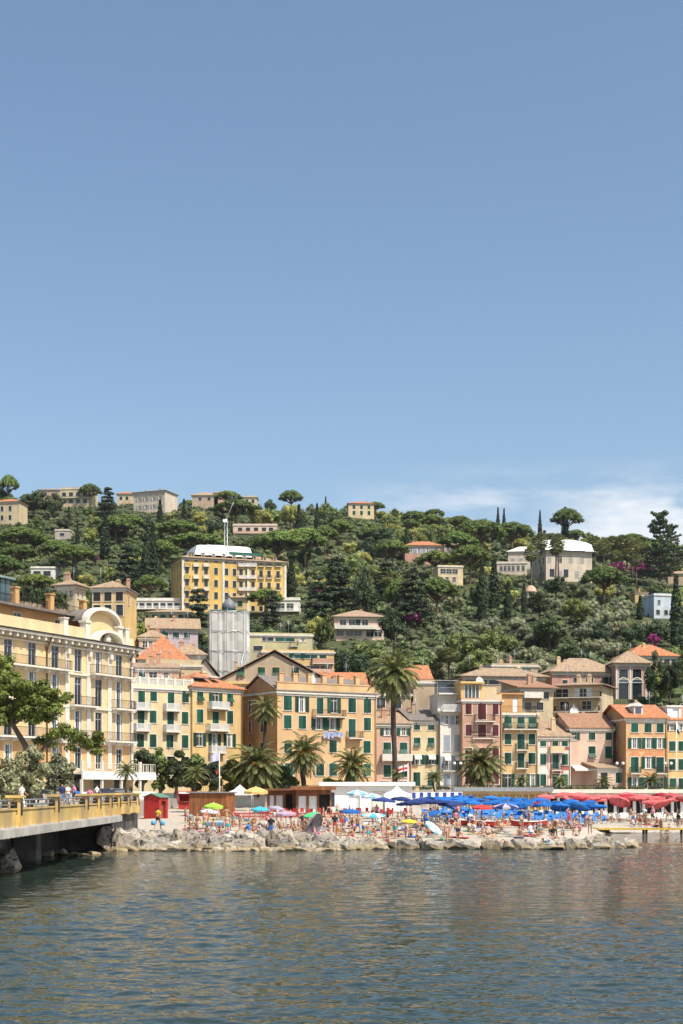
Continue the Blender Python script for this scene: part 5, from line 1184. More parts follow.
while Y < 880:
    step = 6.0 + (Y - 250) * .0095
    half = (345 / F) * Y * 1.12
    x = -half
    while x < half:
        cand.append((x + rnd.uniform(-.45, .45) * step, Y + rnd.uniform(-.45, .45) * step)); x += step * 1.32
    Y += step * 1.25
rnd.shuffle(cand)
cnt = {}
for X, Y in cand:
    z = hill(X, Y); px, py = scr((X, Y, z))
    k = zone(px, py)
    h = {'pine': rnd.uniform(9, 13), 'olive': rnd.uniform(5, 7.5), 'green': rnd.uniform(7, 12), 'dark': rnd.uniform(8, 14), 'yellow': rnd.uniform(6, 9), 'cypress': rnd.uniform(9, 14), 'cedar': rnd.uniform(10, 14)}[k]
    if Y > 800: h *= .8
    rad = RADIUS[k] * h / 10
    if any((X - a) ** 2 + (Y - b_) ** 2 < (r_ + rad * .5) ** 2 for a, b_, r_ in FOOT): continue
    if any((X - a) ** 2 + (Y - b_) ** 2 < ((r_ + rad) * (.48 if k != 'olive' else .55)) ** 2 for a, b_, r_ in TREES): continue
    hw = rad * F / Y
    if blocked(px, py - h * F / Y, py, hw * .8, Y):
        k = 'olive' if rnd.random() < .5 else 'green'; h = rnd.uniform(2.2, 3.6); rad = RADIUS[k] * h / 10
        if blocked(px, py - h * F / Y, py, rad * F / Y * .8, Y): continue
    small = h < 3.7 and k != 'pine'
    if small: kk = 'shrub'
    else:
        for k2 in (k, 'dark', 'olive', 'green', 'yellow'):
            if cnt.get(k2, 0) < (225 if k2 != 'yellow' else 120): k = k2; break
        kk = k
    if cnt.get(kk, 0) >= 240: continue
    cnt[kk] = cnt.get(kk, 0) + 1
    if small: tree(k, X, Y, z - .3, h, look='low grey shrub' if k == 'olive' else 'low green shrub', name='garden_shrub', group='shrubs around the villas')
    else: tree(k, X, Y, z - .3, h)
print('scattered trees', cnt, 'all', len(TREES))
# undergrowth: one mass of low scrub leaves over the slope
mb = MB(); r = random.Random(5)
for _ in range(8500):
    Y = 250 + 620 * r.random() ** .85; X = r.uniform(-1, 1) * .27 * Y
    if any((X - a) ** 2 + (Y - b_) ** 2 < (r_ * .85) ** 2 for a, b_, r_ in FOOT): continue
    z = hill(X, Y); s = r.uniform(1.0, 2.6); 
    px, py = scr((X, Y, z))
    if blocked(px, py - s * 2 * F / Y, py, s * F / Y, Y): s *= .45
    clump(mb, (X, Y, z + s * .3), s * 1.25, s * .8, 13, .75, r, up=.5)
tag(mb.build('undergrowth', mat('scrub leaves', (.085, .11, .038), .7, .3, .06, island=.5)), 'low green scrub covering the slope between the trees', 'undergrowth', kind='stuff')

# ---- palms, pine and hedge trees near the shore
def frond(mb, base, az, el, L, droop, r, nl=26, w=.07, ll=.55):
    d = Vector((math.cos(az), math.sin(az), 0)); pts = []; p = Vector(base); a = el
    n = 8
    for i in range(n + 1):
        pts.append(p.copy()); p = p + (d * math.cos(a) + Vector((0, 0, math.sin(a)))) * (L / n); a -= droop / n * (0.5 + i / n)
    mb.tube(pts, [.035] * n + [.01], 3, cap=False)
    side = Vector((-d.y, d.x, 0))
    for k in range(2, nl + 1):
        t = k / nl * n * .995; i = int(t); q = pts[i].lerp(pts[i + 1], t - i); tan = (pts[i + 1] - pts[i]).normalized(); up = side.cross(tan)
        l = ll * math.sin(math.pi * (.16 + .8 * k / nl)) ** .7
        for s in (-1, 1):
            dr = (side * s * .8 + tan * .65 + up * r.uniform(-.05, .4) - Vector((0, 0, .25))).normalized(); tip = q + dr * l; ww = tan * w
            mb.poly([q - ww * .5, q + dr * l * .5 - ww, tip, q + dr * l * .5 + ww])
def date_palm(label, px, Y, crown_py, rad, base_z, trunk_r=.32, nf=80, dates=True, sky=0.0, lo=-62, px_base=None):
    z = PZ(crown_py, Y); X = PX(px, Y); t = thing('date_palm', label, 'palm', (X, Y, base_z), 0, 'date palms along the promenade'); h = z - base_z
    r = random.Random(int(px)); mb = MB(); n = 14
    mb.tube([(.12 * math.sin(i * .5), 0, -.5 + (h + .4) * i / n) for i in range(n + 1)], [trunk_r * (1.15 if i < 2 else 1.0 + .06 * (i % 2)) * (1.35 if i > n - 2 else 1) for i in range(n + 1)], 9); mb.build('trunk', BARKD, t)
    mb = MB(); b = Vector((0.12 * math.sin(7), 0, h))
    for i in range(nf):
        el = R(84 - (84 - lo) * (i / nf) ** .8 + r.uniform(-8, 8)); frond(mb, b + Vector((0, 0, .25)), i * 2.39996, el, rad * r.uniform(.9, 1.12), R(95 if el > 0 else 40), r, ll=rad * .20, w=rad * .024)
    mb.build('crown', LEAF['palmdark'], t)
    if dates:
        mb = MB()
        for i in range(7):
            a = i * .9; e = b + Vector((math.cos(a) * rad * .34, math.sin(a) * rad * .34, .25)); mb.tube([b, e + Vector((0, 0, .3))], .05, 4)
            for k in range(26): leaf(mb, e + rdir(r) * rad * .1 - Vector((0, 0, .1)), rdir(r), .22, r)
        mb.build('date_stalks', DATES, t)
    return t
date_palm('tall thin palm with shaggy crown rising above all the roofs', 394, 206, 674, 4.6, 4, .36, 84, dates=False, lo=-75)
date_palm('big round date palm in front of the brick pink house', 480, 204, 765, 4.1, 4, .42, 80, lo=-70)
date_palm('bushy date palm with orange dates right of the flagpole', 256, 199, 766, 4.4, 4, .40, 74, lo=-72)
date_palm('date palm with arching crown before the left end of the peach house', 303, 202, 754, 3.7, 4, .36, 62)
date_palm('shorter date palm before the middle of the peach house', 352, 202, 766, 3.4, 4, .36, 58)
t = date_palm('slim fan palm standing before the shaded orange side wall', 265.5, 208, 710, 2.7, 4, .24, 46, dates=False, lo=-60)
for i, (px, Y, py, rad, z, lb) in enumerate([(126, 157, 773, 1.6, 3.3, 'small young palm in front of the hotel terrace'), (195.5, 178, 776, 1.9, 1.5, 'small palm between the red hut and the wooden kiosk'), (397, 203, 776, 1.2, 4, 'little palm at the foot of the tall thin palm'),
        (434, 204, 779, 1.6, 4, 'little palm before the pale yellow narrow house'), (521, 204, 782, 1.3, 4, 'little palm before the orange yellow house'), (560, 204, 783, 1.5, 4, 'little palm before the red and white house'), (603, 204, 784, 1.6, 4, 'little palm before the low pink annex'), (651, 204, 782, 1.8, 4, 'little palm before the peach house with arches')]):
    date_palm(lb, px, Y, py, rad, z, .14, 26, dates=False, lo=-35)['group'] = 'small palms along the promenade'
def bigtree(label, px, Y, top, wpx, base_z, leafm, seed, name='oak_tree', n=34, ls=.28, cat='tree', group=None, squat=.8, dens=150, core=True):
    r = random.Random(seed); X = PX(px, Y); H = PZ(top, Y) - base_z; Rr = wpx * Y / F / 2
    t = thing(name, label, cat, (X, Y, base_z), 0, group); mb = MB(); cr = MB()
    mb.tube([(0, 0, -.3), (.1, 0, H * .25), (0, .1, H * .5)], [.26, .2, .14], 7)
    for i in range(n):
        d = rdir(r); k = r.uniform(.4, .9); c = Vector((d.x * Rr * k, d.y * Rr * k, H * .50 + d.z * H * .46 * k)); s = Rr * r.uniform(.22, .38)
        clump(cr, c, s, s * squat, dens, ls, r, core=core)
        if i % 5 == 0: mb.tube([(0, .05, H * .3), c * .55 + Vector((0, 0, H * .2)), c], [.1, .07, .03], 5)
    mb.build('trunk', BARK, t); cr.build('crown', leafm, t); return t
for i, (px, Y, top, wp, lb) in enumerate([(142, 196, 736, 30, 'dark leafy tree touching the hotel corner'), (160, 199, 742, 28, 'dark leafy tree before the cream house, left of two'), (176, 198, 748, 28, 'dark leafy tree before the cream house, right of two'),
        (193, 200, 752, 30, 'leafy tree before the yellow house left of the flagpole'), (210, 198, 757, 28, 'low leafy tree directly behind the flagpole'), (232, 200, 760, 30, 'low leafy tree between flagpole and date palm'), (280, 204, 764, 32, 'green shrub tree between the two left date palms'), (328, 205, 776, 16, 'small green bush before the peach house'), (338, 205, 780, 18, 'small reddish green bush beside the shorter date palm')]):
    bigtree(lb, px, Y, top, wp, 4.0, LEAF['dark'] if i in (0, 2, 4) else LEAF['green'], 30 + i, group='trees in front of the houses', n=30)
# olive trees behind the parapet
for i, (px, Y, top, wp, lb) in enumerate([(4, 104, 748, 36, 'grey green olive tree at the left edge behind the parapet'), (30, 108, 744, 38, 'grey green olive tree behind the man in white'), (58, 112, 752, 34, 'grey green olive tree beside the group on the promenade')]):
    bigtree(lb, px, Y, top, wp, 3.3, LEAF['olive'], 60 + i, 'olive_tree', 44, .17, group='olive trees on the promenade', dens=120, squat=.9, core=False)
def near_pine():
    Y = 122; r = random.Random(8); X = PX(28, Y); z0 = 3.3; t = thing('pine_tree', 'large bright green pine leaning over the olive trees at left', 'tree', (X, Y, z0))
    q = lambda px, py, dy=0: Vector((PX(px, Y) - X, dy, PZ(py, Y) - z0))
    mb = MB()
    mb.tube([q(40, 800), q(34, 775), q(25, 745), q(13, 725), q(8, 704)], [.34, .3, .26, .2, .13], 8)
    mb.tube([q(14, 726), q(2, 718), q(-14, 708)], [.14, .1, .05], 6); mb.tube([q(13, 725), q(28, 714), q(47, 703)], [.14, .09, .04], 6); mb.tube([q(8, 704), q(18, 698), q(28, 693)], [.1, .06, .03], 5)
    mb.tube([q(32, 765), q(48, 745, -1), q(62, 736, -1.5), q(76, 730, -2), q(95, 737, -2)], [.15, .12, .09, .07, .03], 6); mb.tube([q(8, 704), q(6, 690), q(0, 676)], [.12, .08, .03], 5)
    mb.build('trunk', BARK, t)
    cr = MB()
    for px0, py0, px1, py1, n in ((-24, 672, 8, 725, 26), (0, 668, 32, 716, 30), (22, 684, 50, 722, 24), (46, 690, 66, 712, 8), (-20, 655, 4, 690, 10), (50, 712, 80, 738, 3), (74, 730, 102, 752, 7), (30, 728, 50, 745, 3)):
        for _ in range(int(n * 1.6)):
            u, v = r.random(), r.random()
            if px0 == 0 and v < .1 + .4 * u * u: v = .4
            c = q(px0 + (px1 - px0) * u, py0 + (py1 - py0) * v, r.uniform(-2.6, 2.6) if px0 < 50 else r.uniform(-2.6, -1)); s = r.uniform(.45, .85)
            clump(cr, c, s, s * .6, 95, .17, r, up=.5, el=2.2)
    cr.build('crown', LEAF['bright'], t)
near_pine()
# roof garden of the hotel
def roof_hedge():
    za, x1 = HOTEL.terr; r = random.Random(3); M = HOTEL.root
    for i in range(3):
        t = thing('planter_hedge', 'green hedge on the hotel roof terrace, ' + ('leftmost of the three', 'middle of the three', 'rightmost of the three')[i], 'hedge', (0, 0, 0), 0, 'hedges on the hotel roof')
        mb = MB(); cr = MB(); a, b = HOTEL.uo((18, 36, 53)[i], 4.2), HOTEL.uo((34, 48, 66)[i], 4.2)
        Mx = Matrix.Translation((HOTEL.X0, HOTEL.Y0, HOTEL.z0)) @ Matrix.Rotation(HOTEL.rz, 4, 'Z'); t.matrix_world = Mx @ Matrix.Translation(((a + b) / 2, 4.2, za + .3))
        hl_ = (b - a) / 2; mb.box(-hl_, hl_, -.35, .35, .01, .5); mb.build('planter', P['tan'], t)
        k = int((b - a) / .5) + 1
        for j in range(k):
            for lv in range(4): clump(cr, (-hl_ + (b - a) * (j + .5) / k + r.uniform(-.2, .2), r.uniform(-.2, .2), .6 + lv * .5), .5, .42, 40, .2, r)
        cr.build('foliage', LEAF['dark'], t)
    t = thing('roof_conservatory', 'green glazed conservatory on the hotel roof at the left edge', 'conservatory', (0, 0, 0)); Mx = Matrix.Translation((HOTEL.X0, HOTEL.Y0, HOTEL.z0)) @ Matrix.Rotation(HOTEL.rz, 4, 'Z'); t.matrix_world = Mx @ Matrix.Translation((HOTEL.uo(4, 4.5), 4.5, za + .1))
    mb = MB(); W = HOTEL.uo(11, 4.5) - HOTEL.uo(4, 4.5); mb.box(-6, W, 0, 4, 0.01, 3.0); mb.build('glazing', GLASSB, t)
    mb = MB()
    for i in range(9): x = -6 + (W + 6) * i / 8; mb.box(x - .06, x + .06, -.05, -.004, 0.01, 3.0)
    mb.box(-6, W + .05, -.06, -.005, 1.3, 1.38); mb.build('glazing_bars', AWNG, t); mb = MB(); mb.box(-6.3, W + .4, -.4, 4.4, 3.0, 3.25); mb.build('roof', mat('green copper', (.20, .27, .24), .7, .2, 1), t)
roof_hedge()
# ------------------------------------------------------------------ the promenade bridge at left
YEL = mat('yellow parapet paint', (.68, .46, .15), .85, .16, .5, .3, dirt=.9)
def bridge():
    t = thing('promenade_bridge', 'yellow promenade bridge on a concrete slab at the left', 'bridge', (-17.4, 60, 0), 0)
    xf = lambda y: -17.4 - (.006 * max(0, 84 - y) ** 1.6 if y < 84 else 0) * 0 + .0
    mb = MB(); y0, y1 = -14, 49
    mb.box(-5.7, .25, y0, y1, 2.26, 2.7)
    for i in range(int((y1 - y0) / 1.05)): y = y0 + .4 + i * 1.05; mb.box(.25, .60, y, y + .6, 2.2, 2.66)
    mb.build('slab', CONC, t)
    mb = MB(); mb.box(-5.65, -.3, y0, y1, 2.701, 3.3); mb.build('deck', PAVE, t)
    mb = MB(); mb.box(-.22, .12, y0, 61, 2.702, 3.58); mb.box(-.26, .17, y0, 61, 3.58, 3.66); mb.build('parapet', YEL, t)
    ys = [-4, 6, 16, 26, 36, 41, 46, 50, 55, 60]
    for y in ys:
        mb = MB(); mb.box(-.34, .3, y - .36, y + .36, 2.63, 4.22); mb.box(-.46, .42, y - .48, y + .48, 4.22, 4.36); pl = mb.build('pillar', YEL, t)
        mb = MB(); mb.box(.301, .33, y - .2, y + .2, 3.3, 4.0); mb.build('grille', IRON, pl); mb = MB(); mb.box(-.2, .16, y - .365 - .02, y - .362, 3.35, 4.0); mb.build('grille', IRON, pl)
    for a, b in zip(ys, ys[1:]):
        mb = MB(); m = (a + b) / 2
        for z, r in ((3.86, .04), (4.10, .05)): mb.tube([(0, a + .37, z), (0, b - .37, z)], r, 6)
        k = max(2, int((b - a) / 1.6))
        for i in range(1, k): y = a + (b - a) * i / k; mb.tube([(0, y, 3.66), (0, y, 4.1)], .03, 5)
        mb.build('rail', STEEL, t)
        mb = MB()
        for i in range(10):
            u, v = 2 * math.pi * i / 10, 2 * math.pi * (i + 1) / 10
            mb.tube([(.02, m + .22 * math.cos(u), 3.9 + .2 * math.sin(u)), (.02, m + .22 * math.cos(v), 3.9 + .2 * math.sin(v))], .03, 5)
        mb.tube([(.02, m, 3.66), (.02, m, 4.1)], .03, 5); mb.build('rail_emblem', STEEL, t)
    for x, y in ((-2.6, 20.5), (-3.4, 34), (-2.6, 4)):
        mb = MB(); mb.box(x - .7, x + .8, y - .8, y + .8, -3, 1.75); mb.box(x - .9, x + 1.0, y - 1.0, y + 1.0, 1.75, 2.259); mb.build('pier', mat('shade dark pier concrete', (.20, .185, .165), .9, .25, .8, .5), t)  # shade below the deck painted in as a darker concrete
bridge()
mb = MB(); mb.box(-22.99, -17.62, 109.0, 123, -3, 3.296); DW = mat('shade dark stone', (.10, .095, .08), .9, .3, .8, .8); struct(mb.build('terrace_end', DW))  # shade of the cavern under the bridge put into the stone colour
t = thing('abutment_wall', 'dark rough stone wall in the shade under the bridge', 'wall', (-21.6, 40, 0)); mb = MB(); mb.box(-1.3, 0, -20, 72, -3, 2.25); mb.build('masonry', mat('shade dark stone', (.10, .095, .08), .9, .3, .8, .8), t)

# ------------------------------------------------------------------ breakwater rocks
def rock_mat():
    m = bpy.data.materials.new('breakwater rock'); m.use_nodes = True; n = m.node_tree.nodes; l = m.node_tree.links; b = n['Principled BSDF']; b.inputs['Roughness'].default_value = .9; b.inputs['Specular IOR Level'].default_value = .2
    g = n.new('ShaderNodeNewGeometry'); sp = n.new('ShaderNodeSeparateXYZ'); l.new(g.outputs['Position'], sp.inputs[0])
    oi = n.new('ShaderNodeObjectInfo')
    def nz(sc_, det): q = n.new('ShaderNodeTexNoise'); q.inputs['Scale'].default_value = sc_; q.inputs['Detail'].default_value = det; l.new(g.outputs['Position'], q.inputs['Vector']); return q.outputs[0]
    def rg(v, a, b_, c=0, d=1): q = n.new('ShaderNodeMapRange'); l.new(v, q.inputs[0]); [setattr(q.inputs[i + 1], 'default_value', z) for i, z in enumerate((a, b_, c, d))]; return q.outputs[0]
    def mx(f, a, b_):
        q = n.new('ShaderNodeMix'); q.data_type = 'RGBA'; l.new(f, q.inputs[0])
        for s, v in ((6, a), (7, b_)):
            if isinstance(v, tuple): q.inputs[s].default_value = (*v, 1)
            else: l.new(v, q.inputs[s])
        return q.outputs[2]
    base = mx(rg(oi.outputs['Random'], .25, .8), (.47, .41, .335), (.17, .15, .125))
    rf = n.new('ShaderNodeMath'); rf.operation = 'MULTIPLY'; rf.inputs[1].default_value = 5.77; l.new(oi.outputs['Random'], rf.inputs[0]); rf2 = n.new('ShaderNodeMath'); rf2.operation = 'FRACT'; l.new(rf.outputs[0], rf2.inputs[0]); base = mx(rg(rf2.outputs[0], .45, .95, 0, .8), base, (.42, .33, .22))
    c = mx(rg(nz(1.3, 8), .35, .65), base, (.30, .27, .23)); c = mx(rg(nz(4.5, 8), .52, .66), c, (.06, .055, .05))
    ad = n.new('ShaderNodeMath'); ad.operation = 'MULTIPLY_ADD'; l.new(nz(.9, 4), ad.inputs[0]); ad.inputs[1].default_value = -1.3; l.new(sp.outputs[2], ad.inputs[2])
    c = mx(rg(ad.outputs[0], -.22, -.5, 0, .8), c, (.33, .25, .13))                      # ochre algae along the tide line
    c = mx(rg(ad.outputs[0], -.56, -.66), c, (.035, .032, .022))
    l.new(c, b.inputs['Base Color'])
    bp = n.new('ShaderNodeBump'); bp.inputs['Strength'].default_value = .8; bp.inputs['Distance'].default_value = .12; l.new(nz(3.0, 10), bp.inputs['Height']); l.new(bp.outputs[0], b.inputs['Normal'])
    return m
ROCK = rock_mat()
def rock_mesh(seed):
    r = random.Random(seed); bm = bmesh.new()
    for _ in range(22):
        d = rdir(r); k = r.uniform(.85, 1.05); v = V3(d.x, d.y, d.z) * k; v = V3(max(-.86, min(.86, v.x)), max(-.8, min(.8, v.y)), max(-.72, min(.72, v.z))); bm.verts.new(v)
    bmesh.ops.convex_hull(bm, input=bm.verts[:]); loose = [v for v in bm.verts if not v.link_faces]
    bmesh.ops.delete(bm, geom=loose, context='VERTS')
    bmesh.ops.bevel(bm, geom=bm.edges[:], offset=.09, segments=2, affect='EDGES', profile=.6, clamp_overlap=True)
    bmesh.ops.triangulate(bm, faces=bm.faces[:]); bmesh.ops.subdivide_edges(bm, edges=[e for e in bm.edges if e.calc_length() > .3], cuts=1); bmesh.ops.triangulate(bm, faces=bm.faces[:])
    for v in bm.verts: v.co += v.co.normalized() * (.07 * noise.noise(v.co * 2.1 + V3(seed, 0, 0)) + .03 * noise.noise(v.co * 6 + V3(0, seed, 0)))
    me = bpy.data.meshes.new('boulder'); bm.to_mesh(me); bm.free(); me.materials.append(ROCK)
    for p in me.polygons: p.use_smooth = False
    return me
RM = [rock_mesh(s) for s in range(12)]
def rock(px, top, wpx, Y, zb=-.7, dy=None, look=None, tilt=.25):
    X = PX(px, Y); zt = PZ(top, Y); wd = wpx * Y / F * (1.15 if px < 350 else 1.0)
    o = inst('boulder', RM[rnd.randrange(12)]); h = max(.7, zt - zb)
    o.location = (X, Y, (zt + zb) / 2); o.scale = (wd * .57, (dy or min(2.2, wd * .6)) * .6, h * .64); o.rotation_euler = (rnd.uniform(-tilt, tilt) * .5, rnd.uniform(-tilt, tilt) * .6, rnd.choice((0, 3.14)) + rnd.uniform(-.3, .3))
    auto(o, look or ('wide flat boulder' if wd > h * 2 else 'tall boulder' if h > wd * .95 else 'rounded boulder'), 'boulder', 'boulders of the breakwater'); return o
for a in [(4, 847, 30, 80), (118, 836, 22, 109), (122, 842, 30, 108), (146, 836, 20, 110), (150, 842, 24, 108), (166, 842, 22, 109), (176, 840, 16, 110), (186, 838, 22, 110), (199, 840, 18, 110), (214, 842, 22, 109), (229, 842, 18, 108.5), (243, 838, 26, 109.5), (258, 836, 20, 110), (266, 846, 20, 108),
          (290, 836, 24, 109), (306, 842, 22, 109), (316, 840, 20, 110), (331, 840, 24, 109), (349, 836, 22, 110)]: rock(*a)
for a in [(370, 836, 44, 110.5), (407, 838, 25, 110.5), (433, 839, 26, 110.5), (463, 840, 34, 110.8), (492, 838, 26, 110.8), (523, 838, 34, 111), (551, 844, 30, 110), (508, 840, 14, 110)]: rock(*a, look='long pale block', tilt=.08)
for a in [(576, 838, 26, 112), (590, 836, 20, 113), (604, 834, 26, 113), (598, 842, 24, 111.5), (616, 840, 18, 113), (628, 838, 22, 114), (640, 846, 9, 113), (622, 846, 16, 112), (563, 836, 18, 114), (584, 846, 18, 111)]: rock(*a, look='grey breakwater tip boulder', tilt=.4)
for i in range(34):
    px = 108 + i * 7.1 + rnd.uniform(-3, 3)
    if px < 345: rock(px, rnd.uniform(846, 849), rnd.uniform(12, 22), rnd.uniform(107, 108.2), look='low ochre waterline boulder')
for i in range(30):
    px = 104 + i * 8.4 + rnd.uniform(-3, 3)
    if px < 356: rock(px, rnd.uniform(827, 840), rnd.uniform(14, 32), rnd.uniform(110.5, 113.5), zb=-.2, look='pale upper row boulder')
for i in range(14): rock(385 + i * 13 + rnd.uniform(-4, 4), rnd.uniform(839, 843), rnd.uniform(10, 18), rnd.uniform(112, 113.5), zb=-.2, look='small boulder behind blocks')
for i in range(10): rock(112 + i * 5 + rnd.uniform(-3, 3), rnd.uniform(828, 836), rnd.uniform(16, 26), rnd.uniform(112, 116), zb=-.1, look='boulder heaped by parapet')
for i in range(12): rock(107 + i * 2.6 + rnd.uniform(-2, 2), rnd.uniform(820, 834), rnd.uniform(16, 24), rnd.uniform(107.5, 111.5), zb=-.3, look='boulder piled against terrace')
for i in range(6): rock(44 + i * 10 + rnd.uniform(-3, 3), rnd.uniform(848, 852), rnd.uniform(14, 22), rnd.uniform(97, 103), zb=-.9, look='dark boulder under bridge')

# ------------------------------------------------------------------ timber jetty at right
def jetty():
    t = thing('jetty', 'low timber jetty with yellow edge in the bay at right', 'jetty', (27, 150, 0)); mb = MB()
    for i in range(74): mb.box(.0 + i * .7, .66 + i * .7, -.9, .9, .42, .50)
    mb.build('planks', mat('weathered planks', (.36, .29, .21), .9, .25, 1.0, .3), t)
    mb = MB(); mb.box(-.1, 52, -1.02, -.905, .36, .56); mb.build('edge_beam', mat('yellow edge paint', (.62, .40, .05), .7, .15, 1.0), t)
    for i in range(13):
        mb = MB(); mb.tube([(1 + i * 4, -.7, -2.5), (1 + i * 4, -.7, .41)], .13, 6); mb.tube([(1 + i * 4, .7, -2.5), (1 + i * 4, .7, .41)], .13, 6); mb.box(.85 + i * 4, 1.15 + i * 4, -.85, .85, .26, .415); mb.build('trestle', DARK, t)
    mb = MB(); mb.box(-6.2, -.12, -.16, .16, .46, .60, 0, Matrix.Rotation(R(-26), 4, 'Z')); mb.build('ramp_beam', MATS['yellow edge paint'], t)
jetty()

# ------------------------------------------------------------------ huts and bathing establishment
def on(px, Y, z=None): X = PX(px, Y); return (X, Y, gz(X, Y) if z is None else z)
REDP = mat('red painted boards', (.42, .035, .03), .6, .12, 1.5, .2)
def red_hut():
    t = thing('beach_hut', 'narrow dark red wooden hut with green roof and open door', 'hut', on(156, 158), R(-25)); mb = MB()
    facade(mb, (-1, -.9, 0), (1, 0, 0), 2.0, 2.35, []); facade(mb, (1, -.9, 0), (0, 1, 0), 1.8, 2.35, [(.4, 1.4, .02, 2.0)], .5); facade(mb, (-1, .9, 0), (0, -1, 0), 1.8, 2.35, []); facade(mb, (1, .9, 0), (-1, 0, 0), 2, 2.35, [])
    mb.poly([(-1, -.9, 2.35), (1, -.9, 2.35), (0, -.9, 2.75)]); mb.poly([(1, .9, 2.35), (-1, .9, 2.35), (0, .9, 2.75)])
    for i in range(9): mb.box(-1 + i * .24, -.98 + i * .24, -.93, -.9, 0, 2.35)
    mb.build('wall', REDP, t); mb = MB(); roof_mesh(mb, 'gable_y', 2.0, 1.8, .42, .16, .07); mb.build('roof', mat('green painted roof', (.10, .22, .16), .6, .1, 1), t, (-1, -.9, 2.42)); mb = MB(); mb.box(.62, .66, -.45, .45, .05, 2.0); mb.build('door', WOOD, t)
red_hut()
def kiosk():
    t = thing('wooden_kiosk', 'brown boarded wooden kiosk with flat grey roof on the beach', 'kiosk', on(212, 166), R(-14)); mb = MB(); W, D, H = 4.5, 3.2, 2.7
    mb.box(-W / 2, W / 2, -D / 2, D / 2, 0, H); 
    for i in range(18): x = -W / 2 + W * i / 18; mb.box(x + .02, x + .22, -D / 2 - .03, -D / 2 - .002, .05, H - .05)
    for i in range(13): y = -D / 2 + D * i / 13; mb.box(W / 2 + .002, W / 2 + .03, y + .02, y + .22, .05, H - .05)
    mb.build('wall', mat('orange brown boards', (.30, .115, .04), .7, .25, 1.5, .3, stretch=(3, 3, .3)), t); mb = MB(); mb.box(-W / 2 - .25, W / 2 + .25, -D / 2 - .25, D / 2 + .25, H, H + .14); mb.build('roof', STEEL, t); mb = MB(); mb.box(-W / 2 + .5, -W / 2 + 1.5, -D / 2 - .06, -D / 2 - .031, .05, 2.1); mb.build('door', WOOD, t)
kiosk()
def stall():
    t = thing('ticket_booth', 'small red booth with white sign band behind the palm', 'booth', on(185.5, 192)); mb = MB(); mb.box(-.9, .9, -.7, .7, 0, 1.0); mb.box(-.9, -.75, -.7, .7, 1.001, 2.0); mb.box(.75, .9, -.7, .7, 1.001, 2.0); mb.box(-.74, .74, .55, .7, 1.001, 2.0); mb.box(-1.0, 1.0, -.85, .8, 2.0, 2.4); mb.build('wall', REDP, t); mb = MB(); mb.box(-.8, .8, -.88, -.852, 2.08, 2.32); mb.build('sign_band', WHITE, t); mb = MB(); mb.box(-.95, .95, -.95, -.55, 1.001, 1.06); mb.build('counter', WOOD, t)
stall()
def pavilion(label, px0, px1, Y, top, base_z, wallm, roofm, ops, name, cat, D=4.5, ov=.6, rt=.25, fascia=None, rz=0):
    X0, X1 = PX(px0, Y), PX(px1, Y); W = X1 - X0; H = PZ(top, Y) - base_z - rt; t = thing(name, label, cat, (X0, Y, base_z), rz); mb = MB()
    facade(mb, (0, 0, 0), (1, 0, 0), W, H, [(a * W, b * W, c * H, d * H) for a, b, c, d, _ in ops], .25); facade(mb, (W, 0, 0), (0, 1, 0), D, H, []); facade(mb, (0, D, 0), (0, -1, 0), D, H, []); facade(mb, (W, D, 0), (-1, 0, 0), W, H, [])
    mb.build('wall', wallm, t); mb = MB(); mb.box(-ov, W + ov, -ov * 1.5, D + ov, H, H + rt); mb.build('roof', roofm, t)
    for a, b, c, d, m in ops:
        mb = MB(); mb.box(a * W + .03, b * W - .03, .19, .23, c * H + .02, d * H - .02); mb.build('panel', m, t)
    if fascia: mb = MB(); mb.box(-ov - .01, W + ov + .01, -ov * 1.5 - .05, -ov * 1.5 - .002, H - .1, H + rt + .1); mb.build('fascia', fascia, t)
    return t, W, H
bw = lambda n, m, c=.04, d=.82, gap=.25: [((i + gap / 2) / n, (i + 1 - gap / 2) / n, c, d, m) for i in range(n)]
pavilion('brown timber beach bar with white panels behind the umbrellas', 267, 311, 176, 788.5, 1.5, WOOD, mat('brown roof edge', (.20, .08, .04), .7, .2, 1), [(.05, .16, .05, .8, WHITE), (.2, .36, .05, .8, WHITE), (.42, .58, .0, .85, DARK), (.64, .8, .05, .8, WHITE), (.85, .97, .05, .8, DARK)], 'beach_bar', 'bar')
pavilion('timber beach bar extension with orange brown fascia and flat pale roof', 296, 331, 171, 787, 1.4, WOOD, STEEL, [(.06, .3, .05, .75, WHITE), (.36, .6, .05, .75, WHITE), (.66, .97, .0, .8, DARK)], 'bar_extension', 'bar', fascia=WOOD)
pavilion('long white flat roofed bathing pavilion at the foot of the peach house', 322, 412, 186, 782, 1.6, WHITE, WHITE, [(.1, .14, .2, .75, GLASSB), (.3, .42, .0, .8, WHITE), (.55, .7, .0, .8, AWN), (.8, .95, .0, .8, WHITE)], 'bathing_pavilion', 'pavilion', 8, .4, .5)
CABM = mat('ochre cabin doors', (.48, .33, .13), .8, .1, 1.0)
pavilion('row of beach cabins with ochre doors under a long pale roof', 458, 548, 193, 788, 1.6, P['cream'], mat('pale roof sheet', (.58, .54, .48), .8, .15, .5), bw(14, CABM), 'cabin_row', 'cabins', 5, .6, .35, STEEL)
pavilion('white bathing establishment with cream awnings behind the pink umbrellas', 549, 720, 194, 790, 1.1, WHITE, mat('pale roof sheet', (.58, .54, .48), .8, .15, .5), bw(18, DARK, .0, .75, .3), 'bathing_house', 'bathing house', 5, .8, .3, AWN)
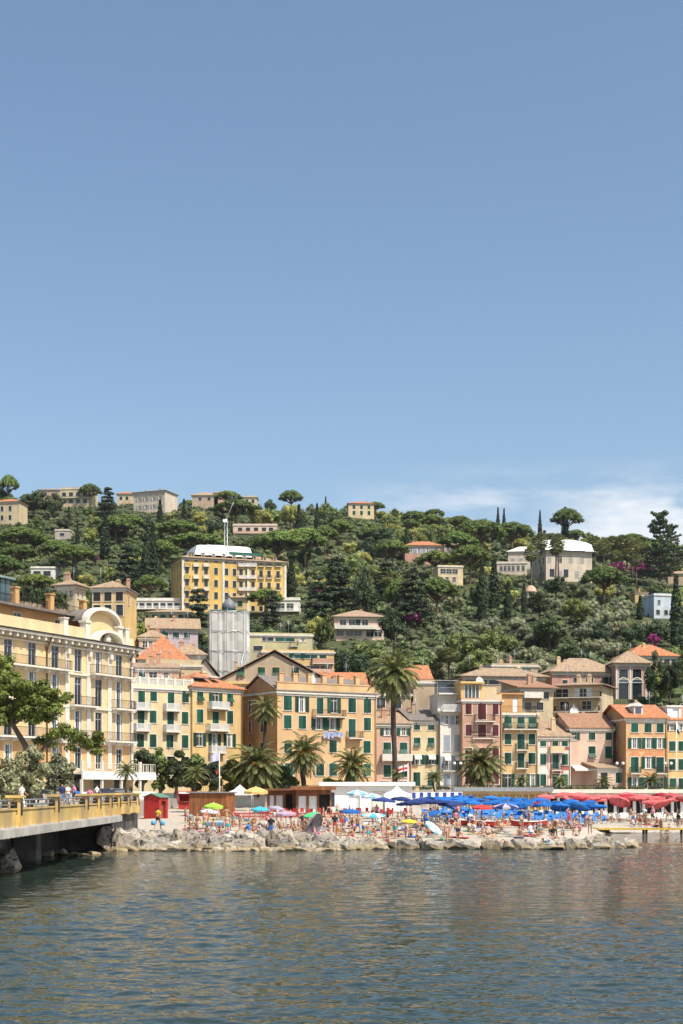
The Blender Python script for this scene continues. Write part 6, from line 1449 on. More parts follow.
def scallop():
    t = thing('striped_windbreak', 'blue and white scalloped canvas screen below the pale yellow house', 'windbreak', on(408, 190)); mb = MB(); Wd = PX(462, 190) - PX(408, 190); n = 14
    for i in range(n):
        a, b = Wd * i / n, Wd * (i + 1) / n; m = i % 2; zt = 2.3
        pts = [(a, 0, zt), (b, 0, zt)] + [(b + (a - b) * k / 6, -.05, zt - .55 - .3 * math.sin(math.pi * k / 6)) for k in range(7)]
        mb.poly(pts[::-1], m)
    mb.build('canvas', [WHITE, mat('navy stripe', (.03, .06, .28), .8, .1, 2)], t); mb = MB()
    for i in range(5): mb.tube([(Wd * i / 4, .06, 0), (Wd * i / 4, .06, 2.35)], .05, 5)
    mb.box(0, Wd, .02, .1, 2.3, 2.38); mb.build('frame', WHITE, t)
scallop()
for i, (px, Y, lb) in enumerate([(240, 186, 'white market tent with pointed top beside the bushy date palm'), (397, 178, 'white tent canopy at the right end of the white pavilion')]):
    t = thing('market_tent', lb, 'tent', on(px, Y)); mb = MB(); s = 2.0
    for k in range(4): a, b = [(s * math.cos(math.pi / 4 + q * math.pi / 2) * 1.2, s * math.sin(math.pi / 4 + q * math.pi / 2) * 1.2) for q in (k, k + 1)]; mb.poly([(*a, 2.3), (*b, 2.3), (b[0] * .4, b[1] * .4, 2.75), (a[0] * .4, a[1] * .4, 2.75)]); mb.poly([(a[0] * .4, a[1] * .4, 2.75), (b[0] * .4, b[1] * .4, 2.75), (0, 0, 3.4)]); mb.poly([(*a, 2.0), (*b, 2.0), (*b, 2.3), (*a, 2.3)])
    mb.build('canopy', WHITE, t); mb = MB(); [mb.tube([(x * s * .8, y * s * .8, 0), (x * s * .8, y * s * .8, 2.3)], .05, 5) for x in (-1, 1) for y in (-1, 1)]; mb.build('frame', STEEL, t)
# red fence and red chairs of the beach bar
t = thing('red_fence', 'long low red slatted fence in front of the beach bar', 'fence', on(232, 160)); mb = MB(); Wd = PX(338, 160) - PX(232, 160)
for i in range(int(Wd / .14)): mb.box(i * .14, i * .14 + .07, 0, .03, .05, .62)
for z in (.12, .48): mb.box(0, Wd, .031, .08, z, z + .09)
mb.build('slats', REDP, t); mb = MB()
for i in range(int(Wd / 2) + 1): mb.box(i * 2 - .05, i * 2 + .05, .081, .17, 0, 1.05)
mb.build('fence_post', REDP, t)
def chair():
    mb = MB(); mb.box(-.24, .24, -.24, .24, .42, .46); m1 = mb.mesh('seat', REDP); mb = MB(); mb.box(-.24, .24, .2, .25, .47, .9); m2 = mb.mesh('backrest', REDP); mb = MB(); mb.tube([(0, 0, 0), (0, 0, .42)], .025, 5); return m1, m2, mb.mesh('leg', REDP)
CH_ = chair()
for i in range(26):
    px = rnd.uniform(236, 405); Y = rnd.uniform(162, 170); o = bpy.data.objects.new('bar_chair', None); C.objects.link(o); o.location = on(px, Y); o.rotation_euler = (0, 0, rnd.uniform(0, 6)); inst('seat', CH_[0], o); inst('backrest', CH_[1], o)
    for x in (-.2, .2):
        for y in (-.2, .2): inst('leg', CH_[2], o, (x, y, 0))
    auto(o, 'red bar chair', 'chair', 'red chairs of the beach bar')

# ------------------------------------------------------------------ umbrellas and sunbeds
def canopy_mesh(sag, n=10, val=.16, two=False):
    mb = MB(); zr = 2.35; top = zr + .30
    for i in range(n):
        a0, a1 = 2 * math.pi * i / n, 2 * math.pi * (i + 1) / n; m = i % 2 if two else 0; prev = None
        for k in range(5):
            u = k / 4; z = top - (top - zr) * u ** 1.35; r_ = u * 1.0
            cur = [(r_ * math.cos(a0), r_ * math.sin(a0), z), (r_ * math.cos((a0 + a1) / 2) * (1 - .05 * u), r_ * math.sin((a0 + a1) / 2) * (1 - .05 * u), z - sag * u * (1 - u) * 1.5), (r_ * math.cos(a1), r_ * math.sin(a1), z)]
            if prev:
                if k == 1: mb.poly([(0, 0, top), cur[0], cur[1]], m); mb.poly([(0, 0, top), cur[1], cur[2]], m)
                else: mb.poly([prev[0], cur[0], cur[1], prev[1]], m); mb.poly([prev[1], cur[1], cur[2], prev[2]], m)
            prev = cur
        lo = [(p[0] * 1.01, p[1] * 1.01, p[2] - val - (.05 if j == 1 else 0)) for j, p in enumerate(prev)]
        mb.poly([prev[0], lo[0], lo[1], prev[1]], m); mb.poly([prev[1], lo[1], lo[2], prev[2]], m)
    return mb.mesh('canopy', [WHITE, WHITE] if two else WHITE)
CAN = canopy_mesh(.10); CAN2 = canopy_mesh(.10, two=True)
mb = MB(); mb.tube([(0, 0, -.3), (0, 0, 2.72)], .032, 6); POLE = mb.mesh('pole', STEEL)
mb = MB()
for i in range(10): a = 2 * math.pi * i / 10; mb.tube([(0, 0, 2.60), (.98 * math.cos(a), .98 * math.sin(a), 2.31)], .012, 3)
RIBS = mb.mesh('ribs', STEEL)
mb = MB(); mb.lathe([(.05, 2.62), (.13, 2.3), (.17, 1.7), (.15, 1.25), (.10, 1.05), (.17, .92)], 8); CLOSED = mb.mesh('closed_canopy', WHITE)
def um(n, c): return mat(n + ' umbrella cloth', c, .8, .10, 1.5, objvar=.28, translucent=.18)
UMC = dict(blue=um('blue', (.018, .145, .47)), navy=um('navy', (.03, .055, .21)), pink=um('coral', (.68, .15, .15)), crimson=um('crimson', (.36, .03, .04)), red=um('red', (.62, .06, .05)), lime=um('lime', (.36, .60, .07)), tan=um('tan', (.60, .38, .14)), lilac=um('lilac', (.55, .48, .62)), sky=um('sky blue', (.25, .50, .72)), turq=um('turquoise', (.07, .45, .62)),
           rose=um('rose', (.66, .38, .48)), green=um('green', (.07, .48, .17)), white=um('white', (.72, .74, .74)), yellow=um('yellow', (.70, .50, .05)), grey=um('grey lilac', (.36, .32, .34)))
def umbrella(px, Y, rad, col, h=2.4, tilt=0, az=0, col2=None, label=None, look=None, closed=False, group='beach umbrellas', z=None):
    o = bpy.data.objects.new('beach_umbrella', None); C.objects.link(o); o.location = on(px, Y, z)
    o.rotation_euler = (R(tilt), 0, R(az)); k = h / 2.35; 
    inst('pole', POLE, o, scale=(1, 1, k))
    if closed: setmat(inst('closed_canopy', CLOSED, o, scale=(1, 1, k)), UMC[col])
    else:
        c = inst('canopy', CAN2 if col2 else CAN, o, (0, 0, h - 2.35 * k * 1.0), scale=(rad, rad, k)); setmat(c, *([UMC[col], UMC[col2]] if col2 else [UMC[col]])); inst('ribs', RIBS, o, (0, 0, 0), scale=(rad, rad, k))
    if label: tag(o, label, 'umbrella', group)
    else: auto(o, look, 'umbrella', group)
    return o
def canz(px, py, Y): X = PX(px, Y); return PZ(py, Y) - gz(X, Y)
for px, py, Y, wpx, col, c2, tilt, az, lb in [(256, 791, 142, 24, 'tan', None, 3, 0, 'tan orange umbrella on a tall pole, highest on the left beach'), (213, 806, 126, 20, 'lime', None, 4, 20, 'lime green umbrella standing near the wooden kiosk'), (208, 811, 134, 18, 'lilac', 'white', 6, 40, 'pale lilac umbrella just behind the lime green one'), (216, 823, 120, 20, 'sky', None, 14, 200, 'light blue umbrella low over the sand just above the rocks'),
        (260, 809, 132, 18, 'turq', None, 4, 0, 'turquoise umbrella just below the tall tan one'), (274, 808, 138, 18, 'lilac', None, 8, 90, 'lilac umbrella right of the turquoise one'), (286, 813, 128, 21, 'rose', 'lilac', 6, 0, 'pink and lilac umbrella above the person in black jacket'), (315, 814, 127, 18, 'green', None, 14, -40, 'bright green tilted umbrella above the tipped grey one'), (350, 811, 134, 21, 'blue', None, 6, 10, 'medium blue umbrella right of the bright green one'),
        (373, 815, 126, 25, 'white', 'turq', 5, 0, 'white and pale turquoise umbrella in the front crowd'), (409, 821, 120, 16, 'yellow', None, 6, 0, 'small yellow umbrella in the front crowd'), (426, 824, 119, 20, 'sky', 'white', 42, 60, 'pale blue striped umbrella tipped sideways beside the yellow one'), (357, 793, 160, 22, 'sky', 'white', 4, 0, 'blue and white striped umbrella before the white pavilion'), (372, 796, 158, 21, 'white', 'sky', 4, 0, 'white umbrella with blue panels right of the striped one'),
        (482, 807, 138, 21, 'red', None, 5, 0, 'bright red umbrella standing out before the blue ones'), (505, 806, 138, 26, 'navy', 'lilac', 5, 0, 'faded navy umbrella right of the bright red one'), (437, 812, 132, 16, 'blue', None, 24, -60, 'small deep blue umbrella tilted right in the crowd')]:
    h = max(1.05, canz(px, py, Y)) ; umbrella(px, Y, wpx * Y / F / 2, col, h, tilt, az, c2, lb, group='mixed beach umbrellas')
umbrella(333, 117, 1.15, 'grey', 2.0, -68, 62, label='big grey umbrella tipped on its side on the rocks', group='mixed beach umbrellas', z=beachz(PX(333, 117), 117) + .35)
for px, py, Y, wpx in ((382, 800, 150, 24), (400, 799, 158, 22), (412, 803, 145, 30), (436, 802, 148, 28), (422, 800, 158, 24), (452, 803, 150, 26)): umbrella(px, Y, wpx * Y / F / 2, 'navy', canz(px, py, Y), rnd.uniform(2, 8), rnd.uniform(0, 360), look='navy umbrella', group='navy umbrellas')
BEDS = []
for row, (Y, a, b, st) in enumerate(((155, 440, 592, 17), (162, 436, 598, 17), (169, 430, 600, 16.5), (177, 432, 602, 16.5))):
    px = a + (row % 2) * 8
    while px < b:
        q = px + rnd.uniform(-2, 2); y = Y + rnd.uniform(-.6, .6); tl = rnd.choice((3, 5, 8, 14, 22, 30)); umbrella(q, y, rnd.uniform(1.0, 1.22), 'blue', rnd.uniform(1.8, 2.15), tl, rnd.uniform(0, 360), look='bright blue umbrella' if tl < 10 else 'bright blue tilted umbrella', group='blue umbrellas of the bathing beach'); BEDS.append((q, y, 'blue')); px += st
for row, (Y, a, b, st) in enumerate(((169, 618, 700, 17), (175, 606, 700, 16.5), (182, 545, 700, 16), (188, 540, 700, 16))):
    px = a + (row % 2) * 8
    while px < b:
        q = px + rnd.uniform(-2, 2); y = Y + rnd.uniform(-.6, .6); tl = rnd.choice((3, 6, 10, 18, 28)); c = 'crimson' if rnd.random() < .14 else 'pink'; umbrella(q, y, rnd.uniform(1.15, 1.4), c, rnd.uniform(2.3, 2.8), tl, rnd.uniform(0, 360), look=('coral red' if c == 'pink' else 'dark crimson') + (' umbrella' if tl < 9 else ' tilted umbrella'), group='coral umbrellas of the bathing beach'); BEDS.append((q, y, 'white')); px += st
def bed():
    mb = MB(); mb.box(-.3, .3, -1.0, .35, .30, .35); a = mb.mesh('mattress', WHITE); mb = MB(); mb.box(-.3, .3, 0, .68, -.025, .025, 0, Matrix.Translation((0, .36, .33)) @ Matrix.Rotation(R(38), 4, 'X')); b = mb.mesh('backrest', WHITE)
    mb = MB(); [mb.box(x, x + .04, -1.02, .95, .245, .295) for x in (-.32, .28)]; c = mb.mesh('frame', WHITE); mb = MB(); mb.box(-.02, .02, -.02, .02, -.05, .244); return a, b, c, mb.mesh('leg', WHITE)
BED = bed(); BLUEC = cloth('sunbed blue', (.03, .18, .5))
SPOTS = []
for q, y, c in BEDS:
    for s in (-1, 1):
        if len(SPOTS) > 110: break
        o = bpy.data.objects.new('sunbed', None); C.objects.link(o); X = PX(q, y) + s * .62; Yb = y - 1.3; o.location = (X, Yb, gz(X, Yb) + .05); o.rotation_euler = (0, 0, rnd.uniform(-.2, .2)); SPOTS.append((X, Yb))
        for me, nm in zip(BED[:3], ('mattress', 'backrest', 'frame')): setmat(inst(nm, me, o), (BLUEC if c == 'blue' else AWN) if nm != 'frame' else WHITE)
        for x in (-.3, .3):
            for yy in (-.9, .8): inst('leg', BED[3], o, (x, yy, 0))
        auto(o, 'blue sunbed' if c == 'blue' else 'cream sunbed', 'sunbed', 'sunbeds under the umbrellas')

# ------------------------------------------------------------------ people
PW = dict(stand='standing', hips='hands-on-hips', walk='walking', reach='arm-raising', hold='reading', sit='leaning', knees='knee-hugging', read='cross-legged', lie='lying', bend='bending')
def person(pose_, X, Y, z, rz, outfit, label=None, s=None, tilt=0, hair=None, skin=None):
    D = POSES[pose_]; o = bpy.data.objects.new('person', None); C.objects.link(o); o.location = (X, Y, z); o.rotation_euler = (tilt, 0, rz); s = s or rnd.uniform(.92, 1.06); o.scale = (s, s, s)
    setmat(inst('body', D['body'], o), skin or rnd.choice((SKIN[0], SKIN[0], SKIN[1], SKIN[2]))); setmat(inst('hair', D['hair'], o), hair or rnd.choice(HAIR[:2] * 3 + HAIR[2:]))
    for part, col in outfit: setmat(inst(D[part].name.split('.')[0], D[part], o), CLOTH[col])
    if label: tag(o, label, 'person')
    else:
        parts = dict(outfit); w_ = (f"in {parts['shirt']} shirt" if 'shirt' in parts else f"in {parts['trunks']} trunks" if 'trunks' in parts else f"in {parts['bottom']} bikini")
        auto(o, f'{PW[pose_]} person {w_}', 'person', 'people on the beach')
    return o
def bag(par_label, X, Y, z, col, nm='shopping_bag'):
    mb = MB(); mb.lathe([(.02, -.42), (.17, -.40), (.19, -.15), (.10, 0), (.02, .05)], 9); o = mb.build('carrier_bag', cloth('bag ' + col, (.10, .42, .70)), None, (X, Y, z)); tag(o, par_label, 'bag')
def at_(px, Y): X = PX(px, Y); return X, Y, gz(X, Y) + .06
X, Y, z = at_(158, 116); z = 1.35
person('walk', X, Y, z, R(160), [('shirt', 'yellow'), ('trunks', 'black')], 'person in yellow shirt and black shorts carrying two blue bags', 1.05)
bag('blue carrier bag in the left hand of the person in yellow', X - .38, Y - .05, z + .78, 'blue'); bag('blue carrier bag in the right hand of the person in yellow', X + .40, Y - .1, z + .76, 'blue')
tag(inst('boulder', RM[3], None, (X, Y + .2, z - .45), (0, 0, 0), (1.0, .9, .62)), 'flat pale boulder under the person in yellow', 'boulder')
X, Y, z = at_(271, 116); person('stand', X, Y, z + .1, 0, [('shirt', 'black'), ('trousers', 'blue')], 'person in black jacket and blue jeans standing at the rocks', 1.08)
X, Y, z = at_(395, 117); person('hips', X, Y, z, R(150), [('trunks', 'turquoise')], 'person in turquoise blue swim trunks standing with hands on hips', 1.05)
X, Y, z = at_(446, 114.5); person('stand', X, Y, z + .1, R(180), [('bottom', 'red'), ('bikini', 'red')], 'person in red bikini standing at the front edge of the stones', 1.05)
X, Y, z = at_(569, 133); person('walk', X, Y, z, R(70), [('shirt', 'red'), ('trunks', 'grey')], 'person in bright red shirt walking alone on open pebbles', 1.05)
X, Y, z = at_(330, 117); person('stand', X + .4, Y, z + .3, R(20), [('shirt', 'black'), ('trunks', 'red')], 'person in black top beside the tipped grey umbrella', 1.0)
for px, Y, ps, of, rz, lb in ((22, 101, 'walk', [('shirt', 'white'), ('trousers', 'white')], R(80), 'person all in white walking behind the parapet at left'), (62, 101, 'stand', [('shirt', 'navy'), ('trunks', 'blue')], R(30), 'person in navy shirt at the parapet, left of the group'), (68, 103, 'hold', [('shirt', 'white'), ('trousers', 'grey')], R(60), 'tall person in white shirt in the parapet group'),
        (74, 105, 'hold', [('shirt', 'pink'), ('trunks', 'navy')], R(-50), 'person in pink shirt turned sideways in the parapet group'), (80, 103, 'bend', [('shirt', 'blue'), ('trousers', 'navy')], R(-60), 'person in bright blue shirt leaning at the parapet'), (90, 108, 'stand', [('shirt', 'pink'), ('trunks', 'black')], R(0), 'short person in pink top right of the parapet group'), (97, 141, 'walk', [('shirt', 'white'), ('trunks', 'navy')], R(70), 'person in white shirt walking before the hotel terrace'), (131, 120, 'stand', [('shirt', 'black'), ('trunks', 'black')], R(90), 'person in black at the last parapet pillar')):
    person(ps, PX(px, Y), Y, 3.3, rz, of, lb, 1.02 if px != 90 else .85)
OUT = [[('trunks', c)] for c in ('blue', 'navy', 'red', 'black', 'green', 'orange', 'turquoise', 'white')] + [[('bottom', c), ('bikini', c)] for c in ('black', 'white', 'red', 'pink', 'turquoise', 'navy', 'yellow', 'orange')] + [[('shirt', c), ('trunks', d)] for c, d in (('white', 'blue'), ('black', 'grey'), ('blue', 'white'), ('pink', 'navy'), ('grey', 'black'))]
PPL = []; TOWC = ['red', 'blue', 'white', 'pink', 'turquoise', 'yellow', 'orange', 'green', 'navy', 'grey']
def towel(X, Y, z, rz):
    mb = MB(); n = 8; ph = rnd.uniform(0, 6); c = rnd.choice(TOWC); g = [[(-.42 + .84 * j / 3, -.95 + 1.9 * i / n, .015 + .02 * math.sin(i * 1.3 + ph + j)) for j in range(4)] for i in range(n + 1)]
    for i in range(n):
        for j in range(3): mb.poly([g[i][j], g[i][j + 1], g[i + 1][j + 1], g[i + 1][j]], 0, True)
    o = mb.build('beach_towel', CLOTH[c], None, (X, Y, z), (R(1.6), 0, rz)); auto(o, f'{c} beach towel on pebbles', 'towel', 'towels on the beach')
k = 0; tries = 0
while k < 256 and tries < 9000:
    tries += 1
    u = rnd.random(); px = 185 + 400 * u if rnd.random() < .78 else rnd.uniform(565, 683); Y = 115.5 + 46 * rnd.random() ** 1.5
    if px > 470: Y = 115.5 + 34 * rnd.random()
    if px > 560: Y = rnd.uniform(154, 168) if px > 600 else rnd.uniform(135, 160)
    X = PX(px, Y); e = lerp(EDGE, X)
    if Y < e + 1.2: continue
    if px > 490 and Y > 124 and rnd.random() < .45: continue
    if any((X - a) ** 2 + (Y - b) ** 2 < (.6 if q else 1.0) for a, b, q in PPL): continue
    ps = rnd.choices(('stand', 'hips', 'walk', 'reach', 'sit', 'knees', 'read', 'lie', 'bend'), (14, 6, 8, 2, 22, 18, 12, 18, 3))[0]; st = ps in ('stand', 'hips', 'walk', 'reach', 'bend'); PPL.append((X, Y, st)); rz = rnd.uniform(0, 6.28); z = gz(X, Y) + .05
    if not st and rnd.random() < .6: towel(X, Y, z, rz)
    person(ps, X, Y, z + (.03 if not st else 0), rz, rnd.choice(OUT)); k += 1
for i in range(30):
    X, Y = SPOTS[(i * 37) % len(SPOTS)]
    if any((X - a) ** 2 + (Y - b) ** 2 < .3 for a, b, _ in PPL): continue
    PPL.append((X, Y, 0)); person('lie' if i % 3 else 'sit', X, Y - .2, gz(X, Y) + .38, 0 if i % 2 else .1, rnd.choice(OUT))
for px, Y, ps in ((553, 114.8, 'sit'), (563, 115.5, 'knees'), (576, 114.5, 'sit'), (590, 120, 'stand'), (540, 115, 'read')):
    X = PX(px, Y); person(ps, X, Y, max(beachz(X, Y), .0) + .85, rnd.uniform(-.5, .5), rnd.choice(OUT))
for px, Y, ps in ((640, 151, 'stand'), (646, 150.5, 'hips'), (661, 152, 'stand'), (668, 153, 'sit')):
    X = PX(px, Y); person(ps, X, Y, .52 if Y < 151.5 else gz(X, Y) + .05, rnd.uniform(0, 6), rnd.choice(OUT))

# ------------------------------------------------------------------ boats, cars, lamps, flags
def boat(label, px, Y, rz):
    t = thing('rescue_boat', label, 'boat', on(px, Y), rz, 'red rescue boats'); o_z = .25
    mb = MB(); n = 10; L_, W_ = 1.75, .58; ring = []
    for i in range(n + 1):
        u = i / n * 2 - 1; w_ = W_ * (1 - abs(u) ** 2.6) + .04; s = .16 * u * u; ring.append([(u * L_, -w_, .62 + s), (u * L_, -w_ * .75, .22 + s), (u * L_, 0, .06 + s), (u * L_, w_ * .75, .22 + s), (u * L_, w_, .62 + s)])
    for a, b in zip(ring, ring[1:]):
        for j in range(4): mb.poly([a[j], b[j], b[j + 1], a[j + 1]], 0, True)
    mb.build('hull', REDP, t); mb = MB(); [mb.box(x - .14, x + .14, -.5, .5, .44, .48) for x in (-.9, 0, .9)]; mb.build('thwart', WHITE, t)
    mb = MB()
    for s in (0, 4):
        for a, b in zip(ring, ring[1:]): mb.tube([a[s], b[s]], .035, 4)
    mb.build('gunwale', WHITE, t)
boat('red rescue boat on the pebbles below the bright red umbrella', 489, 137, .15); boat('red rescue boat farthest left on the open pebbles', 468, 139, -.1); boat('dark red rescue boat lying right of the other two', 529, 138, .05)
def car(label, X, Y, z, rz, col):
    t = thing('parked_car', label, 'car', (X, Y, z), rz, 'cars parked on the promenade'); mb = MB(); prof = [(-2.05, .35), (-2.1, .62), (-1.9, .82), (-1.25, .9), (-.75, 1.38), (.55, 1.42), (1.35, .98), (1.95, .9), (2.1, .65), (2.08, .35)]
    for s in (-1, 1): mb.poly([(x, s * (.82 if zz < 1 else .66), zz) for x, zz in (prof if s < 0 else prof[::-1])])
    for (a, za), (b, zb) in zip(prof, prof[1:] + prof[:1]): ya, yb = (.82 if za < 1 else .66), (.82 if zb < 1 else .66); mb.poly([(a, -ya, za), (a, ya, za), (b, yb, zb), (b, -yb, zb)])
    mb.build('body', col, t); mb = MB()
    for s in (-1, 1): mb.poly([(-1.08, s * .80, .95), (-.7, s * .69, 1.32), (.5, s * .69, 1.35), (1.15, s * .80, .98)][::s])
    mb.poly([(-1.22, -.68, .95), (-1.22, .68, .95), (-.8, .6, 1.345), (-.8, -.6, 1.345)]); mb.poly([(1.32, -.7, 1.02), (.6, -.6, 1.41), (.6, .6, 1.41), (1.32, .7, 1.02)]); mb.build('windows', GLASS, t)
    for x in (-1.3, 1.3):
        for y in (-.72, .72): mb = MB(); mb.tube([(x, y - .1, .32), (x, y + .1, .32)], .32, 14); w_ = mb.build('wheel', DARK, t); mb = MB(); mb.tube([(x, y - .115, .32), (x, y + .115, .32)], .18, 10); mb.build('rim', STEEL, w_)
    mb = MB(); [mb.box(-2.12, -2.06, y - .15, y + .15, .6, .72) for y in (-.6, .6)]; mb.build('headlight', WHITE, t)
CARP = mat('dark car paint', (.02, .025, .04), .25, .1, 1, spec=.6); car('dark car parked behind the parapet near the small palm', PX(101, 143), 143, 3.3, R(40), CARP); car('dark grey car parked left of the small hotel palm', PX(118, 162), 162, 3.3, R(20), mat('grey car paint', (.07, .075, .08), .3, .1, 1, spec=.6)); car('silver car partly hidden by olive trees', PX(52, 128), 128, 3.3, R(60), mat('silver car paint', (.40, .41, .42), .3, .08, 1, spec=.6))
def lamp(label, px, Y, z, h, two=True):
    t = thing('street_lamp', label, 'street lamp', (PX(px, Y), Y, z), R(8), 'globe street lamps'); mb = MB(); mb.tube([(0, 0, 0), (0, 0, .5), (0, 0, h)], [.12, .07, .05], 7); mb.build('pole', IRON, t)
    for x in ((-.45, .45) if two else (0,)):
        mb = MB(); mb.tube([(0, 0, h - .5), (x * .8, 0, h - .55), (x, 0, h - .2)], .035, 5); a = mb.build('arm', IRON, t); mb = MB(); mb.lathe([(.01, -.24), (.18, -.16), (.25, 0), (.18, .17), (.01, .25)], 10, c=(x, 0, h + .03)); mb.build('globe', mat('lamp globe glass', (.70, .68, .62), .3, .05, 1), a)
for a in [('double globe street lamp left of the two at the hotel corner', 154, 199.5, 4, 4.0), ('double globe street lamp right of the two at the hotel corner', 161.5, 201, 4, 4.0), ('double globe street lamp behind the date palms', 278, 203, 4, 4.0), ('double globe street lamp before the white narrow house', 457.5, 202, 4, 4.2), ('double globe street lamp before the low pink annex', 620, 202, 4, 4.2), ('double globe street lamp before the house with arches', 668, 202, 4, 4.2)]: lamp(*a)
def flag(label, px, Y, z, top, pole_h, fx, fw, fh, mats, cells, name='flagpole'):
    t = thing(name, label, 'flag', (PX(px, Y), Y, z)); mb = MB(); mb.tube([(0, 0, 0), (0, 0, pole_h)], [.07, .04], 7); mb.lathe([(.01, pole_h), (.09, pole_h + .08), (.01, pole_h + .16)], 8); mb.build('pole', WHITE, t); mb = MB(); n = 12
    zt = pole_h - .1; pt = lambda u, v: (fx * fw * u, .14 * math.sin(u * 7) * u, zt - fh * v - .35 * fh * u * u)
    for i in range(n):
        for j in range(8): mb.poly([pt(i / n, j / 8), pt((i + 1) / n, j / 8), pt((i + 1) / n, (j + 1) / 8), pt(i / n, (j + 1) / 8)], cells(i / n, j / 8), True)
    mb.build('flag_cloth', mats, t); return t
t = flag('pale violet flag on a tall white pole in front of the trees', 219.5, 172, 1.45, 752, PZ(752, 172) - 1.45, -1, 1.15, .95, [cloth('pale violet', (.55, .52, .68)), CLOTH['white']], lambda u, v: 0)
mb = MB(); h = PZ(768, 172) - 1.45; mb.poly([(-.05, 0, h), (-.5, .05, h - .55), (-.3, .1, h - .75), (-.05, 0, h - .6)]); mb.build('pennant', CLOTH['red'], t)
flag('white flag with red cross on a pole before the salmon pink house', 408, 195, 1.8, 765, PZ(764, 195) - 1.8, -1, 1.3, .85, [CLOTH['white'], CLOTH['red']], lambda u, v: 1 if .40 < u < .58 or .37 < v < .63 else 0)
t = flag('tall white flagpole with furled flag at the right edge', 676.5, 200, 4, 722, PZ(722, 200) - 4, 1, .45, 1.4, [CLOTH['white'], CLOTH['navy']], lambda u, v: 1 if v > .5 else 0)
# rescue ring on the hotel terrace, planters along the promenade edge
for i in range(26):
    px = 232 + i * 17.6
    if px > 690: break
    Y = 201.2; o = bpy.data.objects.new('planter_box', None); C.objects.link(o); o.location = (PX(px, Y), Y, 4.0); mb = MB(); mb.box(-.9, .9, -.25, .25, 0, .5); mb.build('box', CONC, o); mb = MB(); r = random.Random(i)
    for j in range(7): clump(mb, (-.75 + j * .25, 0, .65 + r.uniform(0, .2)), .28, .28, 30, .14, r)
    mb.build('leaves', LEAF['green' if i % 3 else 'dark'], o); auto(o, 'green planted planter box', 'planter', 'planters along the promenade edge')
t = thing('promenade_railing', 'long grey iron railing along the sea wall', 'railing', (-20, 199.5, 4.16)); mb = MB(); railing_mb(mb, [(0, 0, 0), (130, 0, 0)], .95, .32, .018); mb.build('bars', IRON, t)

# ------------------------------------------------------------------ labels that single each thing out
HL = [('the yellow grand hotel', 233, 580), ('the scaffolded bell tower', 228, 635), ('the ridge villa', 361, 508), ('the red brick villa', 424, 552), ('the stone villa', 560, 562), ('the araucaria', 660, 545), ('the white skyline villa', 150, 500), ('the beige skyline house', 76, 495), ('the bungalow', 43, 572), ('the belvedere tower', 68, 592),
      ('the terraced pink villa', 359, 628), ('the brick arcaded villa', 600, 670), ('the two dark cypresses', 488, 590), ('the pale blue house', 662, 612), ('the olive apartment block', 280, 640), ('the magenta bougainvillea', 413, 616), ('the upper left villa', 8, 508), ('the orange hipped roof', 652, 652), ('the tall palm crown', 394, 665), ('the pink terrace house', 255, 527), ('the modern flat house', 450, 573), ('the brown stepped house', 515, 668)]
BL = [('the red hut', 157, 800), ('the wooden kiosk', 212, 800), ('the lime umbrella', 213, 808), ('the tan umbrella', 256, 793), ('the tipped grey umbrella', 322, 828), ('the green umbrella', 315, 815), ('the medium blue umbrella', 350, 813), ('the yellow umbrella', 408, 822), ('the red umbrella', 482, 808), ('the white turquoise umbrella', 373, 817), ('the brown beach bar', 300, 798), ('the black jacket person', 271, 825), ('the turquoise trunks person', 395, 828),
      ('the red bikini person', 446, 830), ('the red shirt person', 569, 820), ('the jetty', 650, 832), ('the faded navy umbrella', 505, 808), ('the rightmost rescue boat', 529, 824), ('the light blue umbrella', 216, 825), ('the pink lilac umbrella', 286, 815), ('the yellow shirted person', 158, 825), ('the breakwater tip', 630, 845), ('the striped windbreak', 435, 797), ('the coral umbrellas', 640, 802), ('the cabin row', 500, 793), ('the parapet end', 135, 808)]
ORD = ['leftmost', 'second', 'third', 'fourth', 'fifth', 'sixth', 'seventh', 'eighth', 'ninth', 'tenth', 'eleventh', 'twelfth', 'thirteenth', 'fourteenth', 'fifteenth', 'sixteenth', 'seventeenth', 'eighteenth', 'nineteenth', 'twentieth']
NUM = ['', 'one', 'two', 'three', 'four', 'five', 'six', 'seven', 'eight', 'nine', 'ten', 'eleven', 'twelve', 'thirteen', 'fourteen', 'fifteen', 'sixteen', 'seventeen', 'eighteen', 'nineteen', 'twenty']
ORD += ['twenty-first', 'twenty-second', 'twenty-third', 'twenty-fourth', 'twenty-fifth', 'twenty-sixth', 'twenty-seventh', 'twenty-eighth', 'twenty-ninth', 'thirtieth', 'thirty-first', 'thirty-second', 'thirty-third']
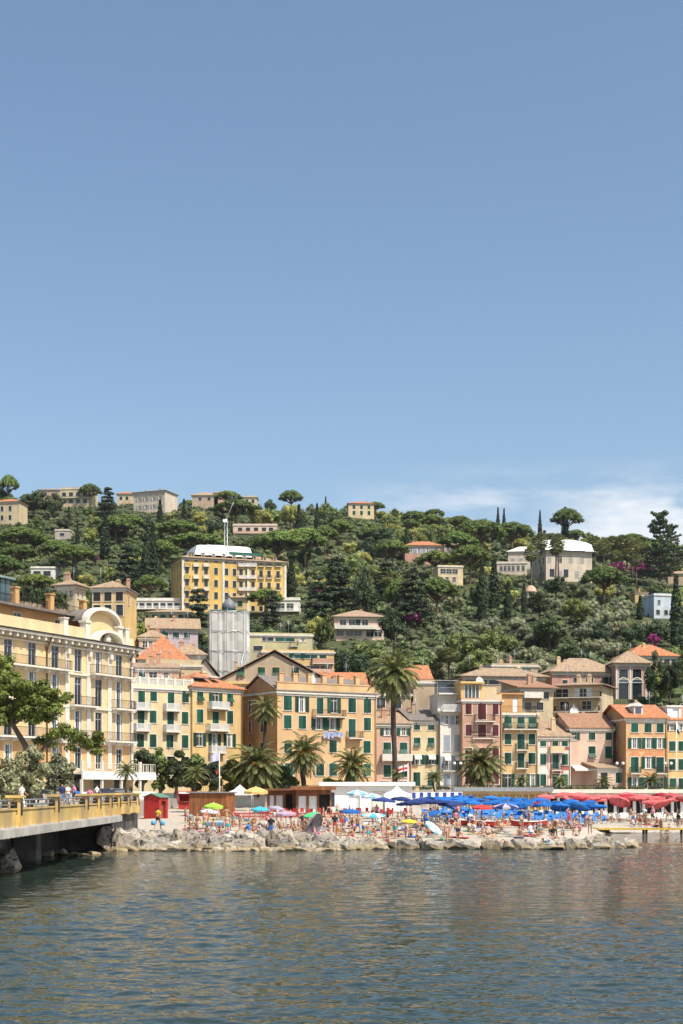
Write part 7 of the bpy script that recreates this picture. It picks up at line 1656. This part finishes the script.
NUM += ['twenty-one', 'twenty-two', 'twenty-three', 'twenty-four', 'twenty-five', 'twenty-six', 'twenty-seven', 'twenty-eight', 'twenty-nine', 'thirty', 'thirty-one', 'thirty-two', 'thirty-three']
bpy.context.view_layer.update()
def relate(px, py, marks, skip):
    best = min((m for m in marks if m[0].replace('the ', '') not in skip), key=lambda m: (m[1] - px) ** 2 + ((m[2] - py) * 1.6) ** 2)
    dx, dy = px - best[1], (py - best[2]) * 1.6
    far_ = math.hypot(dx, dy)
    rel = ('right of' if dx > 0 else 'left of') if abs(dx) > abs(dy) else ('below' if dy > 0 else 'above')
    return ('just ' if far_ < 14 else 'well ' if far_ > 42 else '') + rel + ' ' + best[0].replace('the ', '')
pool = {}
for o, look, ref in AUTO:
    p = o.matrix_world.translation; px, py = scr(p)
    rel = relate(px, py - 4, HL if p.y > 246 else BL, look)
    pool.setdefault((look, rel), []).append((px, o))
for (look, rel), v in pool.items():
    v.sort(key=lambda q: q[0]); n = len(v)
    for i, (px, o) in enumerate(v):
        if n == 1: o['label'] = f'{look} {rel}'
        elif n == 2: o['label'] = f"{look} {rel}, {'left' if i == 0 else 'right'} of two"
        else: o['label'] = f"{look} {rel}, {'leftmost' if i == 0 else 'rightmost' if i == n - 1 else ORD[min(i, 32)] + ' from left'} of {NUM[min(n, 33)]}"
long_ = [o['label'] for o in C.objects if o.parent is None and 'label' in o and len(o['label'].split()) > 16]
labs = [o['label'] for o in C.objects if o.parent is None and 'label' in o]
print('LABELS', len(labs), 'dups', len(labs) - len(set(labs)), 'long', len(long_), long_[:4])
# ------------------------------------------------------------------ summer haze
mb = MB(); mb.box(-900.5, 900.5, -81, 1250, -4.6, 215)
hm_ = bpy.data.materials.new('thin haze'); hm_.use_nodes = True; n = hm_.node_tree.nodes; n.remove(n['Principled BSDF']); pv = n.new('ShaderNodeVolumePrincipled'); pv.inputs['Density'].default_value = HAZE; pv.inputs['Color'].default_value = (.82, .88, .95, 1); pv.inputs['Anisotropy'].default_value = .3
hm_.node_tree.links.new(pv.outputs[0], n['Material Output'].inputs['Volume'])
tag(mb.build('haze', hm_), kind='stuff')
